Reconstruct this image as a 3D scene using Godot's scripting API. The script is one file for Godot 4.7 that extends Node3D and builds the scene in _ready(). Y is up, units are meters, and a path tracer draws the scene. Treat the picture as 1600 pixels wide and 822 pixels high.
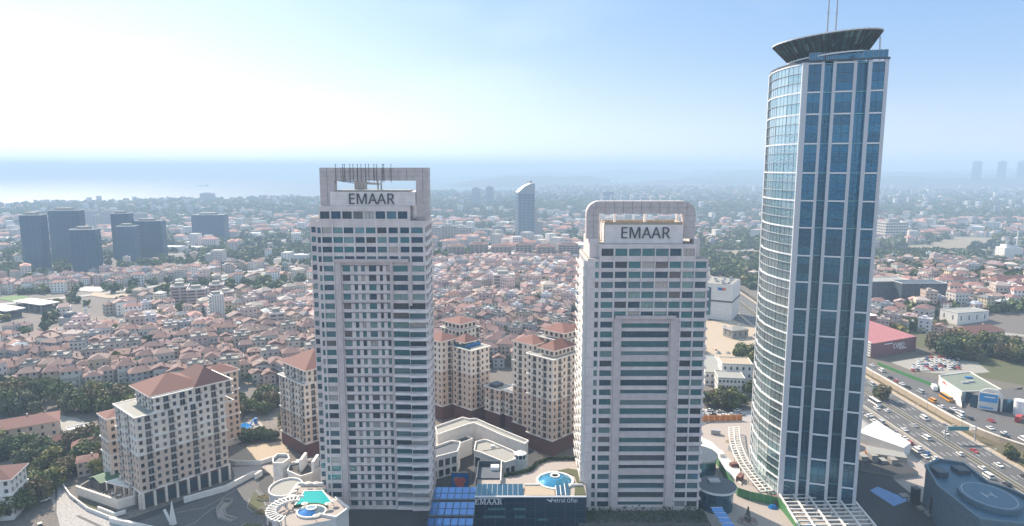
extends Node3D
# A hazy city seen from the height of a tower roof: two stone residential towers, a glass tower, apartment blocks, a mall, a motorway and a red-roofed town running down to the sea.

class Surf:
	var v := PackedVector3Array()
	var n := PackedVector3Array()
	var c := PackedColorArray()

# collects triangles per material; corners run counter-clockwise seen from outside
class MB:
	var s := {}
	var col := Color.WHITE
	var colored := false
	func sf(m) -> Surf:
		if not s.has(m):
			s[m] = Surf.new()
		return s[m]
	func tri(m, a: Vector3, b: Vector3, c: Vector3) -> void:
		var f := sf(m)
		var n := (b - a).cross(c - a).normalized()
		f.v.append(a); f.v.append(c); f.v.append(b)
		f.n.append(n); f.n.append(n); f.n.append(n)
		if colored:
			f.c.append(col); f.c.append(col); f.c.append(col)
	func quad(m, a: Vector3, b: Vector3, c: Vector3, d: Vector3) -> void:
		tri(m, a, b, c)
		tri(m, a, c, d)
	# a box from its lowest to its highest corner, placed by xf
	func box(m, lo: Vector3, hi: Vector3, xf := Transform3D()) -> void:
		var p := []
		for i in 8:
			p.append(xf * Vector3(hi.x if i & 1 else lo.x, hi.y if i & 2 else lo.y, hi.z if i & 4 else lo.z))
		quad(m, p[4], p[5], p[7], p[6])
		quad(m, p[1], p[0], p[2], p[3])
		quad(m, p[5], p[1], p[3], p[7])
		quad(m, p[0], p[4], p[6], p[2])
		quad(m, p[6], p[7], p[3], p[2])
		quad(m, p[0], p[1], p[5], p[4])
	func slab(m, c: Vector3, size: Vector3, xf := Transform3D()) -> void:
		box(m, c - size / 2, c + size / 2, xf)
	# a bar with a square section between two points
	func bar(m, a: Vector3, b: Vector3, w: float, h := -1.0) -> void:
		var d := b - a
		var up := Vector3.UP if absf(d.normalized().y) < 0.99 else Vector3.RIGHT
		var x := up.cross(d).normalized()
		var y := d.normalized().cross(x)
		box(m, Vector3(-w / 2, (-w if h < 0 else -h) / 2, 0), Vector3(w / 2, (w if h < 0 else h) / 2, 1), Transform3D(Basis(x, y, d), a))
	func prism(side, top, poly: PackedVector2Array, y0: float, y1: float, slope := Vector2.ZERO) -> void:
		var p := poly.duplicate()
		var a := 0.0
		for i in p.size():
			a += p[i].cross(p[(i + 1) % p.size()])
		if a < 0:
			p.reverse()
		for i in p.size():
			var q := p[i]
			var r := p[(i + 1) % p.size()]
			quad(side, Vector3(r.x, y0, r.y), Vector3(q.x, y0, q.y), Vector3(q.x, y1, q.y), Vector3(r.x, y1, r.y))
		flat(top, p, y1)
	func flat(m, p: PackedVector2Array, y: float) -> void:
		var t := Geometry2D.triangulate_polygon(p)
		for i in range(0, t.size(), 3):
			var a := Vector3(p[t[i]].x, y, p[t[i]].y)
			var b := Vector3(p[t[i + 1]].x, y, p[t[i + 1]].y)
			var c := Vector3(p[t[i + 2]].x, y, p[t[i + 2]].y)
			if (b - a).cross(c - a).y > 0:
				tri(m, a, b, c)
			else:
				tri(m, a, c, b)
	# a low wall that follows the edge of a polygon
	func rim(m, p: PackedVector2Array, y0: float, y1: float, w: float, closed := true) -> void:
		for i in p.size() - (0 if closed else 1):
			var a := p[i]
			var b := p[(i + 1) % p.size()]
			var d := (b - a).normalized() * w * 0.49
			bar(m, Vector3(a.x - d.x, (y0 + y1) / 2, a.y - d.y), Vector3(b.x + d.x, (y0 + y1) / 2, b.y + d.y), w, y1 - y0 + 0.003 * (i % 3))
	func cyl(m, at: Vector3, r0: float, r1: float, h: float, k := 10, cap := true, xf := Transform3D()) -> void:
		for i in k:
			var a := TAU * i / k
			var b := TAU * (i + 1) / k
			var p := xf * (at + Vector3(cos(a) * r0, 0, sin(a) * r0))
			var q := xf * (at + Vector3(cos(b) * r0, 0, sin(b) * r0))
			var p1 := xf * (at + Vector3(cos(a) * r1, h, sin(a) * r1))
			var q1 := xf * (at + Vector3(cos(b) * r1, h, sin(b) * r1))
			quad(m, q, p, p1, q1)
			if cap:
				tri(m, q1, p1, xf * (at + Vector3(0, h, 0)))
	# a hip roof (gable when inset is 0) over a w x d rectangle centred on the origin
	func hip(m, w: float, d: float, y: float, h: float, inset: float, over := 0.5, xf := Transform3D()) -> void:
		var x := w / 2 + over
		var z := d / 2 + over
		var a := xf * Vector3(-x, y, z)
		var b := xf * Vector3(x, y, z)
		var c := xf * Vector3(x, y, -z)
		var e := xf * Vector3(-x, y, -z)
		var r := xf * Vector3(-maxf(x - inset, 0.01), y + h, 0)
		var t := xf * Vector3(maxf(x - inset, 0.01), y + h, 0)
		quad(m, a, b, t, r)
		quad(m, c, e, r, t)
		tri(m, b, c, t)
		tri(m, e, a, r)
		quad(m, e, c, b, a)
	# a wall with real openings: local x to the right, y up, +z outwards
	func facade(m, xf: Transform3D, x0: float, x1: float, y0: float, y1: float, holes: Array, depth: float, mr = null) -> void:
		var ys := [y0, y1]
		for h in holes:
			ys.append(h.position.y)
			ys.append(h.end.y)
		ys.sort()
		for i in ys.size() - 1:
			var a: float = ys[i]
			var b: float = ys[i + 1]
			if b - a < 0.002:
				continue
			var xs := []
			for h in holes:
				if h.position.y < (a + b) / 2 and h.end.y > (a + b) / 2:
					xs.append(h)
			xs.sort_custom(func(p, q): return p.position.x < q.position.x)
			var x := x0
			for h in xs + [Rect2(x1, 0, 0, 0)]:
				if h.position.x - x > 0.002:
					quad(m, xf * Vector3(x, a, 0), xf * Vector3(h.position.x, a, 0), xf * Vector3(h.position.x, b, 0), xf * Vector3(x, b, 0))
				x = h.end.x
		if mr == null:
			mr = m
		for h in holes:
			var p: Vector2 = h.position
			var e: Vector2 = h.end
			var f := [xf * Vector3(p.x, p.y, 0), xf * Vector3(e.x, p.y, 0), xf * Vector3(e.x, e.y, 0), xf * Vector3(p.x, e.y, 0)]
			var g := [xf * Vector3(p.x, p.y, -depth), xf * Vector3(e.x, p.y, -depth), xf * Vector3(e.x, e.y, -depth), xf * Vector3(p.x, e.y, -depth)]
			for k in 4:
				quad(mr, f[k], f[(k + 1) % 4], g[(k + 1) % 4], g[k])
	func append(o: MB, xf: Transform3D) -> void:
		for m in o.s:
			var f := sf(m)
			var q: Surf = o.s[m]
			for i in q.v.size():
				f.v.append(xf * q.v[i])
				f.n.append((xf.basis * q.n[i]).normalized())
			f.c.append_array(q.c)
	func mesh() -> ArrayMesh:
		var am := ArrayMesh.new()
		for m in s:
			var f: Surf = s[m]
			var a := []
			a.resize(Mesh.ARRAY_MAX)
			a[Mesh.ARRAY_VERTEX] = f.v
			a[Mesh.ARRAY_NORMAL] = f.n
			if f.c.size() == f.v.size() and f.c.size() > 0:
				a[Mesh.ARRAY_COLOR] = f.c
			am.add_surface_from_arrays(Mesh.PRIMITIVE_TRIANGLES, a)
			am.surface_set_material(am.get_surface_count() - 1, m)
		return am

var M := {}
var rng := RandomNumberGenerator.new()
var taken := {}
var shade: Texture2D
var fine: Texture2D
var ripple: NoiseTexture2D
var wobble := FastNoiseLite.new()
const EYE := 140.0
const SEA := -62.0

func ss(a: float, b: float, x: float) -> float:
	var t := clampf((x - a) / (b - a), 0, 1)
	return t * t * (3 - 2 * t)

var gx := []
var gz := []
var gyv := PackedFloat32Array()
func ground(x: float, z: float) -> float:   # height of the ground sheet, on its own triangles
	if gx.is_empty():
		return shape_of_land(x, z)
	var i := clampi(gx.bsearch(x) - 1, 0, gx.size() - 2)
	var j := clampi(gz.bsearch(z) - 1, 0, gz.size() - 2)
	var n := gx.size()
	var u: float = (x - gx[i]) / (gx[i + 1] - gx[i])
	var v: float = (z - gz[j]) / (gz[j + 1] - gz[j])
	var a := gyv[j * n + i]
	var b := gyv[j * n + i + 1]
	var c := gyv[(j + 1) * n + i]
	var e := gyv[(j + 1) * n + i + 1]
	if u + v <= 1.0:
		return a + (b - a) * u + (c - a) * v
	return e + (c - e) * (1 - u) + (b - e) * (1 - v)

func shape_of_land(x: float, z: float) -> float:
	var d := Vector2(x, z).length()
	var h := -50.0 * ss(520, 2500, d)
	if z < 0:
		h += 20.0 * ss(22, 33, rad_to_deg(atan2(x, -z))) * ss(600, 880, d) * (1.0 - ss(980, 1250, d))
	if d > 900:
		h += wobble.get_noise_2d(x * 0.35, z * 0.35) * 9.0 * ss(900, 1800, d) * (1.0 - ss(3300, 4300, d))
	return h

func coast(az: float) -> float:   # metres to the shore by bearing, in degrees to the right of the view
	if az < -14: return 4430 + 120 * sin(az * 0.9) + 60 * sin(az * 2.3)
	if az < -7: return lerpf(4430, 5350, (az + 14) / 7.0) + 60 * sin(az * 2.3)
	if az < 1: return 5400 + 90 * sin(az * 2.0)
	if az < 4: return lerpf(5400, 7500, (az - 1) / 3.0)
	return 7600 + 900 * ss(6, 14, az)

func smat(called: String, c: Color, rough := 0.85, tex: Texture2D = null, scale := 0.05, spec := 0.5) -> StandardMaterial3D:
	var m := StandardMaterial3D.new()
	m.resource_name = called
	m.albedo_color = c.linear_to_srgb()
	m.roughness = rough
	m.metallic_specular = spec
	if tex:
		m.albedo_texture = tex
		m.uv1_triplanar = true
		m.uv1_world_triplanar = true
		m.uv1_scale = Vector3.ONE * scale
	M[called] = m
	return m

func glassmat(called: String, c: Color, metal: float, rough: float) -> void:
	var m := smat(called, c, rough)
	m.metallic = metal
	m.metallic_specular = 0.6
	m.normal_enabled = true
	m.normal_texture = ripple
	m.normal_scale = 0.16
	m.uv1_triplanar = true
	m.uv1_world_triplanar = true
	m.uv1_scale = Vector3.ONE * 0.09

func noise_tex(freq: float, low: float, oct: int, sd: int, size := 512) -> NoiseTexture2D:
	var t := NoiseTexture2D.new()
	t.width = size
	t.height = size
	t.seamless = true
	var f := FastNoiseLite.new()
	f.seed = sd
	f.frequency = freq
	f.fractal_octaves = oct
	t.noise = f
	var r := Gradient.new()
	r.set_color(0, Color(low, low, low * 1.0))
	r.set_color(1, Color(1, 1, 1))
	t.color_ramp = r
	return t

func numbered(parent: Node, called: String) -> String:
	var key := str(parent.get_instance_id()) + called
	var k: int = taken.get(key, -1) + 1
	taken[key] = k
	return called if k == 0 else "%s_%03d" % [called, k]

func thing(called: String, label: String, category: String, at := Vector3.ZERO, turn := 0.0, group := "") -> Node3D:
	var o := Node3D.new()
	o.name = numbered(self, called)
	add_child(o, true)
	o.position = at
	o.rotation.y = turn
	tag(o, label, category, group)
	return o

func tag(o: Node, label: String, category: String, group := "") -> void:
	o.set_meta("label", label)
	o.set_meta("category", category)
	if group != "":
		o.set_meta("group", group)

func part(parent: Node, called: String, b, xf := Transform3D(), stuff := false) -> MeshInstance3D:
	var o := MeshInstance3D.new()
	o.name = numbered(parent, called)
	o.mesh = b.mesh() if b is MB else b
	o.transform = xf
	parent.add_child(o, true)
	if stuff:
		o.set_meta("kind", "stuff")
	return o

func struct(called: String, b) -> MeshInstance3D:
	var o := part(self, called, b)
	o.set_meta("kind", "structure")
	return o

# window panes wait here until put_windows hangs the largest as parts and joins the rest
var panes := []
var pane_cache := {}

func pane(xf: Transform3D, r: Rect2, back: float, bars := 1, rail := false, set_of := 0) -> void:
	panes.append([xf, r, back, bars, rail, set_of])

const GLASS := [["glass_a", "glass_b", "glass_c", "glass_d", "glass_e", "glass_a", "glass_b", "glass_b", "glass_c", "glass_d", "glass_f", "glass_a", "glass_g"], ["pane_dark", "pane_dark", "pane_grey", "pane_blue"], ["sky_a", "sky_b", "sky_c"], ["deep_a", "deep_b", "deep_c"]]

func pane_mb(w: float, h: float, bars: int, rail: bool, gl: String, fr: String) -> MB:
	var b := MB.new()
	var x := w / 2
	var y := h / 2
	b.quad(M[gl], Vector3(-x, -y, 0), Vector3(x, -y, 0), Vector3(x, y, 0), Vector3(-x, y, 0))
	var t := 0.07 if minf(w, h) < 3 else 0.12
	for s in [-1, 1]:
		b.slab(M[fr], Vector3(s * (x - t / 2), 0, 0.03), Vector3(t, h, 0.06))
		b.slab(M[fr], Vector3(0, s * (y - t / 2), 0.034), Vector3(w - 2 * t, t, 0.06))
	for i in bars:
		b.slab(M[fr], Vector3(-x + w * (i + 1) / (bars + 1), 0, 0.028), Vector3(t, h - 2 * t, 0.05))
	if rail:
		b.slab(M.iron, Vector3(0, -y + 0.95, 0.4), Vector3(w, 0.09, 0.07))
		b.slab(M.iron, Vector3(0, -y + 0.15, 0.4), Vector3(w, 0.06, 0.05))
		var k := int(w / 0.32)
		for i in k + 1:
			b.slab(M.iron, Vector3(-x + 0.04 + (w - 0.08) * i / k, -y + 0.53, 0.4), Vector3(0.06, 0.78, 0.05))
	return b

func put_windows(parent: Node, most := 280) -> void:
	panes.sort_custom(func(p, q): return p[1].get_area() > q[1].get_area())
	var rest := MB.new()
	var k := 0
	for p in panes:
		var r: Rect2 = p[1]
		var gl: String = GLASS[p[5]][rng.randi() % GLASS[p[5]].size()]
		var fr := "frame_dark" if p[5] != 1 else "frame_pale"
		var w := snappedf(r.size.x, 0.1)
		var h := snappedf(r.size.y, 0.1)
		var key := "%s %s %d %s %s" % [w, h, p[3], p[4], gl]
		var tilt := 0.55 if p[5] != 3 else 0.25
		var local := Transform3D(Basis.from_euler(Vector3(deg_to_rad(rng.randf_range(-tilt, tilt)), deg_to_rad(rng.randf_range(-tilt, tilt)), 0)), Vector3(r.get_center().x, r.get_center().y, -p[2]))
		var xf: Transform3D = p[0] * local
		if k < most:
			if not pane_cache.has(key):
				pane_cache[key] = pane_mb(w + 0.1, h + 0.1, p[3], p[4], gl, fr).mesh()
			part(parent, "window", pane_cache[key], xf)
		else:
			rest.append(pane_mb(w + 0.1, h + 0.1, p[3], p[4], gl, fr), xf)
		k += 1
	if rest.s.size():
		part(parent, "window_glazing", rest, Transform3D(), true)
	panes.clear()

func lettering(parent: Node, called: String, text: String, xf: Transform3D, height: float, depth: float, m: Material, font := "Droid Sans") -> void:
	var t := TextMesh.new()
	var f := SystemFont.new()
	f.font_names = PackedStringArray([font])
	t.font = f
	t.text = text
	t.font_size = 48
	t.pixel_size = height / 34.0
	t.depth = depth
	t.material = m
	part(parent, called, t, xf)

func P(a: Array) -> PackedVector2Array:
	var p := PackedVector2Array()
	for i in range(0, a.size(), 2):
		p.append(Vector2(a[i], a[i + 1]))
	return p

func ell(cx: float, cz: float, rx: float, rz: float, k := 28, from := 0.0, to := TAU) -> PackedVector2Array:
	var p := PackedVector2Array()
	var whole := is_equal_approx(to - from, TAU)
	for i in k + (0 if whole else 1):
		var a := from + (to - from) * i / k
		p.append(Vector2(cx + cos(a) * rx, cz + sin(a) * rz))
	return p

func _ready() -> void:
	rng.seed = 77
	wobble.seed = 5
	wobble.frequency = 0.004
	view_and_light()
	materials()
	land()
	first_tower()
	second_tower()
	glass_tower()
	apartment_blocks()
	mall()
	pool_terrace()
	west_side()
	plaza_between_towers()
	motorway()
	east_side()
	landmarks()
	houses_and_town()
	trees()
	traffic()

func view_and_light() -> void:
	var cam := Camera3D.new()
	cam.name = "camera"
	cam.position = Vector3(0, EYE, 0)
	cam.rotation_degrees = Vector3(-8.077, 0, 0)
	cam.fov = 42.76
	cam.near = 1.0
	cam.far = 120000
	cam.current = true
	add_child(cam)
	var sun := DirectionalLight3D.new()
	sun.name = "sun"
	sun.rotation_degrees = Vector3(-SUN_UP, 180.0 + SUN_LEFT, 0)
	sun.light_energy = 1.05
	sun.light_color = Color(1.0, 0.93, 0.84)
	sun.light_angular_distance = 0.5
	sun.shadow_enabled = true
	add_child(sun)
	var e := Environment.new()
	e.background_mode = Environment.BG_SKY
	e.tonemap_mode = Environment.TONE_MAPPER_LINEAR
	e.tonemap_exposure = 3.0
	e.sdfgi_enabled = true
	e.ssao_enabled = true
	e.ssil_enabled = true
	e.fog_enabled = true
	e.fog_density = 0.00024
	e.fog_light_color = Color(0.765, 0.88, 0.99)
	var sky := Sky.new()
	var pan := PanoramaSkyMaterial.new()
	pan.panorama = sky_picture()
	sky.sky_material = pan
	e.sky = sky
	var we := WorldEnvironment.new()
	we.name = "world_environment"
	we.environment = e
	add_child(we)

const SUN_UP := 40.0
const SUN_LEFT := 36.0

# autumn air: blue ahead, raised paler overhead as added fill, white haze low down, brighter and deeper towards the sun
func sky_picture() -> ImageTexture:
	var w := 720
	var h := 360
	var im := Image.create(w, h, false, Image.FORMAT_RGBF)
	var up := deg_to_rad(SUN_UP)
	var left := deg_to_rad(SUN_LEFT)
	var sun := Vector3(-sin(left) * cos(up), sin(up), -cos(left) * cos(up))
	var wisp := FastNoiseLite.new()
	wisp.frequency = 0.9
	wisp.fractal_octaves = 4
	for j in h:
		var el := PI / 2 - PI * (j + 0.5) / h
		for i in w:
			var az := TAU * (i + 0.5) / w
			var d := Vector3(sin(az) * cos(el), sin(el), -cos(az) * cos(el))
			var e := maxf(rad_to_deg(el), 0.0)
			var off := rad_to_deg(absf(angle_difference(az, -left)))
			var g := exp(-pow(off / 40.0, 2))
			var back := ss(70, 150, off)  # lifts the haze opposite the sun, added to fill shaded walls
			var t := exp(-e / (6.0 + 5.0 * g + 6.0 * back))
			var zen := Color(0.10, 0.212, 0.385).lerp(Color(0.29, 0.385, 0.50), ss(12, 38, e))  # high sky raised to a milky tone as fill for shaded walls
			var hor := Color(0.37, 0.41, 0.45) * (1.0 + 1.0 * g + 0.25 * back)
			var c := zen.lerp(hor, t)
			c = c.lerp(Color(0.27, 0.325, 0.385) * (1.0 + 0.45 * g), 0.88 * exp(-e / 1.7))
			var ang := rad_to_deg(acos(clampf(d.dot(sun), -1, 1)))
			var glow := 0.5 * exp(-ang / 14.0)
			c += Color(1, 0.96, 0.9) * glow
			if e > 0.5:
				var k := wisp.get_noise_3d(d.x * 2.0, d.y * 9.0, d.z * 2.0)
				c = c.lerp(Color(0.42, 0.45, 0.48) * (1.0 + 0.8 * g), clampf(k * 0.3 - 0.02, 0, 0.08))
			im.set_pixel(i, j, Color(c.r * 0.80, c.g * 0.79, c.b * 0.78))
	return ImageTexture.create_from_image(im)

func materials() -> void:
	shade = noise_tex(0.012, 0.88, 5, 3)
	fine = noise_tex(0.05, 0.72, 4, 9)
	ripple = NoiseTexture2D.new()
	ripple.width = 256
	ripple.height = 256
	ripple.seamless = true
	ripple.as_normal_map = true
	ripple.bump_strength = 6.0
	var rf := FastNoiseLite.new()
	rf.seed = 12
	rf.frequency = 0.03
	rf.fractal_octaves = 2
	ripple.noise = rf
	smat("stone", Color(0.72, 0.63, 0.61), 0.75, shade, 0.03)
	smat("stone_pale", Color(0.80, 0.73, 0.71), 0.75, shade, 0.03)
	smat("stone_mauve", Color(0.60, 0.51, 0.50), 0.7, shade, 0.04)
	smat("cladding", Color(0.56, 0.49, 0.48), 0.5, shade, 0.05)
	smat("cream", Color(0.74, 0.66, 0.58), 0.85, shade, 0.05)
	smat("tan", Color(0.60, 0.48, 0.40), 0.85, shade, 0.05)
	smat("maroon", Color(0.13, 0.055, 0.05), 0.8, shade, 0.06)
	smat("white", Color(0.74, 0.72, 0.69), 0.7, shade, 0.05)
	smat("dish_dark", Color(0.025, 0.11, 0.125), 0.35)
	smat("dish_teal", Color(0.05, 0.19, 0.20), 0.35)
	smat("dish_light", Color(0.22, 0.40, 0.40), 0.4)
	smat("fin_metal", Color(0.50, 0.51, 0.54), 0.4)
	glassmat("dome_glass", Color(0.05, 0.26, 0.42), 0.5, 0.08)
	smat("white_metal", Color(0.72, 0.73, 0.75), 0.4)
	smat("concrete", Color(0.36, 0.345, 0.32), 0.9, fine, 0.05)
	smat("concrete_dark", Color(0.12, 0.12, 0.12), 0.9, fine, 0.05)
	smat("screen_red", Color(0.55, 0.10, 0.07), 0.5)
	smat("screen_orange", Color(0.62, 0.22, 0.12), 0.5)
	smat("asphalt_worn", Color(0.098, 0.098, 0.102), 0.85, fine, 0.03)
	smat("roof_shade_blue", Color(0.035, 0.125, 0.21), 0.5, fine, 0.05)  # blue of the tower's shadow put into the helipad roof colour
	smat("wall_shade_blue", Color(0.10, 0.165, 0.21), 0.7, shade, 0.05)  # helipad building walls, with the same shadow blue in their colour
	smat("asphalt", Color(0.125, 0.125, 0.13), 0.9, fine, 0.03)
	smat("road_pale", Color(0.42, 0.405, 0.40), 0.9, fine, 0.03)
	smat("paving", Color(0.43, 0.38, 0.35), 0.85, fine, 0.06)
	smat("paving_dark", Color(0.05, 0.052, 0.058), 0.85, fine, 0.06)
	smat("marking", Color(0.72, 0.72, 0.70), 0.7)
	smat("sand", Color(0.50, 0.41, 0.31), 0.95, fine, 0.05)
	smat("grass", Color(0.10, 0.108, 0.048), 0.95, fine, 0.09)
	smat("dry_grass", Color(0.13, 0.112, 0.06), 0.95, fine, 0.08)
	smat("hedge_leaf", Color(0.05, 0.085, 0.025), 0.9, fine, 0.4)
	smat("slate", Color(0.065, 0.09, 0.125), 0.6, fine, 0.06)
	smat("roof_grey", Color(0.36, 0.36, 0.34), 0.85, fine, 0.06)
	smat("roof_red", Color(0.225, 0.10, 0.085), 0.85, fine, 0.12)
	smat("roof_red_dark", Color(0.165, 0.075, 0.07), 0.85, fine, 0.12)
	smat("roof_green", Color(0.06, 0.17, 0.09), 0.7, fine, 0.1)
	smat("fence_green", Color(0.05, 0.20, 0.06), 0.6)
	smat("hoarding", Color(0.55, 0.20, 0.05), 0.7)
	smat("red_flowers", Color(0.30, 0.03, 0.035), 0.9, fine, 0.6)
	smat("sign_teal", Color(0.05, 0.22, 0.25), 0.5)
	smat("earth_plain", Color(0.16, 0.145, 0.12), 0.95, fine, 0.03)
	smat("hall_wall", Color(0.24, 0.11, 0.115), 0.8, shade, 0.04)
	smat("hall_roof", Color(0.42, 0.16, 0.17), 0.8, shade, 0.04)
	smat("roof_moss", Color(0.22, 0.26, 0.21), 0.85, fine, 0.06)
	smat("marigold", Color(0.65, 0.38, 0.05), 0.7)
	smat("poster_blue", Color(0.05, 0.30, 0.62), 0.6)
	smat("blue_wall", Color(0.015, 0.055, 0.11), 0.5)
	smat("blue_pale", Color(0.25, 0.29, 0.33), 0.6)
	smat("spire_wall", Color(0.24, 0.28, 0.31), 0.5)
	glassmat("blue_band", Color(0.04, 0.12, 0.22), 0.5, 0.15)
	smat("town_pale", Color(0.56, 0.51, 0.48), 0.85, fine, 0.05)
	smat("town_pink", Color(0.56, 0.43, 0.39), 0.85, fine, 0.05)
	smat("white_yard", Color(0.62, 0.59, 0.55), 0.9, fine, 0.03)
	smat("dry_field", Color(0.30, 0.25, 0.18), 0.95, fine, 0.02)
	smat("pitch", Color(0.10, 0.17, 0.06), 0.95)
	smat("ship_hull", Color(0.02, 0.025, 0.03), 0.6)
	smat("iron", Color(0.03, 0.032, 0.036), 0.5)
	smat("steel", Color(0.30, 0.31, 0.33), 0.45)
	smat("letters", Color(0.035, 0.05, 0.07), 0.5)
	smat("letters_pale", Color(0.75, 0.76, 0.78), 0.6)
	smat("frame_dark", Color(0.06, 0.065, 0.07), 0.5)
	smat("frame_pale", Color(0.45, 0.43, 0.40), 0.6)
	smat("louvre", Color(0.10, 0.10, 0.11), 0.6)
	glassmat("glass_a", Color(0.065, 0.17, 0.225), 0.6, 0.03)
	glassmat("glass_b", Color(0.025, 0.075, 0.13), 0.6, 0.03)
	glassmat("glass_c", Color(0.04, 0.175, 0.215), 0.6, 0.04)
	glassmat("glass_d", Color(0.15, 0.29, 0.33), 0.7, 0.03)
	glassmat("glass_e", Color(0.035, 0.06, 0.085), 0.5, 0.05)
	glassmat("glass_f", Color(0.12, 0.13, 0.15), 0.5, 0.1)
	glassmat("glass_g", Color(0.36, 0.38, 0.38), 0.35, 0.1)
	glassmat("pane_dark", Color(0.035, 0.04, 0.05), 0.3, 0.08)
	glassmat("pane_grey", Color(0.08, 0.085, 0.10), 0.3, 0.08)
	glassmat("pane_blue", Color(0.06, 0.09, 0.13), 0.4, 0.06)
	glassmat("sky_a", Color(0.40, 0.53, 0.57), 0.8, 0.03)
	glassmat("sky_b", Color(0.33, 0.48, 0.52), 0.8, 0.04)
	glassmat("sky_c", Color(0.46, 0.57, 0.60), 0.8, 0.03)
	glassmat("deep_a", Color(0.04, 0.14, 0.235), 0.75, 0.04)
	glassmat("deep_b", Color(0.05, 0.16, 0.25), 0.75, 0.04)
	glassmat("deep_c", Color(0.04, 0.12, 0.19), 0.7, 0.05)
	glassmat("canopy_blue", Color(0.03, 0.16, 0.42), 0.5, 0.12)
	glassmat("spandrel", Color(0.17, 0.42, 0.46), 0.65, 0.15)
	var w := smat("pool_teal", Color(0.02, 0.33, 0.33), 0.06)
	w.metallic_specular = 0.5
	var w2 := smat("pool_blue", Color(0.01, 0.13, 0.36), 0.08)
	for m in [w, w2]:
		m.normal_enabled = true
		m.normal_texture = ripple
		m.normal_scale = 0.3
		m.uv1_triplanar = true
		m.uv1_world_triplanar = true
		m.uv1_scale = Vector3.ONE * 0.2
	smat("sea", Color(0.02, 0.06, 0.09), 0.42)

func land() -> void:
	# one sheet from beneath the camera to the horizon, finer near by
	var b := MB.new()
	var xs := []
	for k in range(-60, 61):
		xs.append(signf(k) * (absf(k) * 26.0 + pow(absf(k) / 60.0, 4) * 9200.0))
	var zs := []
	for k in range(-60, 46):
		zs.append(signf(k) * (absf(k) * 26.0 + pow(absf(k) / 60.0, 4) * 9200.0))
	var st := SurfaceTool.new()
	st.begin(Mesh.PRIMITIVE_TRIANGLES)
	var town := Color(0.17, 0.15, 0.14)
	var green := Color(0.055, 0.08, 0.04)
	for z in zs:
		for x in xs:
			var az := rad_to_deg(atan2(x, -z))
			var d := Vector2(x, z).length()
			var y := shape_of_land(x, z)
			var c := town
			if z < 0 and absf(az) < 80:
				y = lerpf(y, SEA - 25, ss(coast(az) - 60, coast(az) + 140, d))
				y -= 2.0 * ss(coast(az) - 900, coast(az), d)
			var k := wobble.get_noise_2d(x * 1.3, z * 1.3) * 0.5 + 0.5
			c = c.lerp(green, maxf(ss(0.5, 0.75, k) * ss(900, 1500, d) * 0.8, ss(1500, 2600, d) * 0.75))
			c = c.lerp(Color(0.33, 0.29, 0.24), ss(0.6, 0.8, wobble.get_noise_2d(x * 2.2 + 900, z * 2.2) * 0.5 + 0.5) * 0.5)
			st.set_color(c)
			st.add_vertex(Vector3(x, y, z))
			gyv.append(y)
	gx = xs
	gz = zs
	var n := xs.size()
	for j in zs.size() - 1:
		for i in n - 1:
			var q := j * n + i
			for t in [q, q + 1, q + n, q + 1, q + n + 1, q + n]:
				st.add_index(t)
	st.generate_normals()
	var gm := smat("earth", Color.WHITE, 0.95, fine, 0.02)
	gm.vertex_color_use_as_albedo = true
	st.set_material(gm)
	struct("ground", st.commit())
	b = MB.new()
	b.flat(M.sea, PackedVector2Array([Vector2(-60000, -3000), Vector2(60000, -3000), Vector2(60000, -90000), Vector2(-60000, -90000)]), SEA)
	struct("sea", b)
	smat("far_land", Color(0.03, 0.045, 0.05), 0.95, fine, 0.002)
	# headlands and hills beyond the water: az from, az to, distance, height, seed
	for r in [["headland", -6.0, 8.5, 7900.0, 128.0, 1], ["far_hills", -8.0, 52.0, 12000.0, 205.0, 2], ["near_hills", 6.0, 50.0, 7700.0, 140.0, 3], ["middle_hills", 10.0, 50.0, 9600.0, 190.0, 4]]:
		struct(r[0], ridge(r[1], r[2], r[3], r[4], r[5]))

func ridge(a0: float, a1: float, dist: float, high: float, sd: int) -> ArrayMesh:
	var st := SurfaceTool.new()
	st.begin(Mesh.PRIMITIVE_TRIANGLES)
	var f := FastNoiseLite.new()
	f.seed = sd
	f.frequency = 0.0006
	var k := 90
	var rows := [[-900.0, -0.12], [-550.0, 0.35], [-200.0, 0.8], [0.0, 1.0], [500.0, 0.9], [1500.0, 0.2], [2200.0, -0.2]]
	for i in k + 1:
		var a := deg_to_rad(lerpf(a0, a1, float(i) / k))
		var edge := ss(0, 0.22, float(i) / k) * ss(1.0, 0.97, float(i) / k)
		for r in rows:
			var d: float = dist + r[0]
			var p := Vector3(sin(a) * d, 0, -cos(a) * d)
			var h: float = high * edge * (0.72 + 0.5 * f.get_noise_2d(p.x, p.z) + 0.12 * f.get_noise_2d(p.x * 6, p.z * 6))
			p.y = SEA - 4 + h * r[1] * 1.0
			st.add_vertex(p)
	var n := rows.size()
	for i in k:
		for j in n - 1:
			var q := i * n + j
			for t in [q, q + 1, q + n, q + 1, q + n + 1, q + n]:
				st.add_index(t)
	st.generate_normals()
	st.set_material(M.far_land)
	return st.commit()

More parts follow.
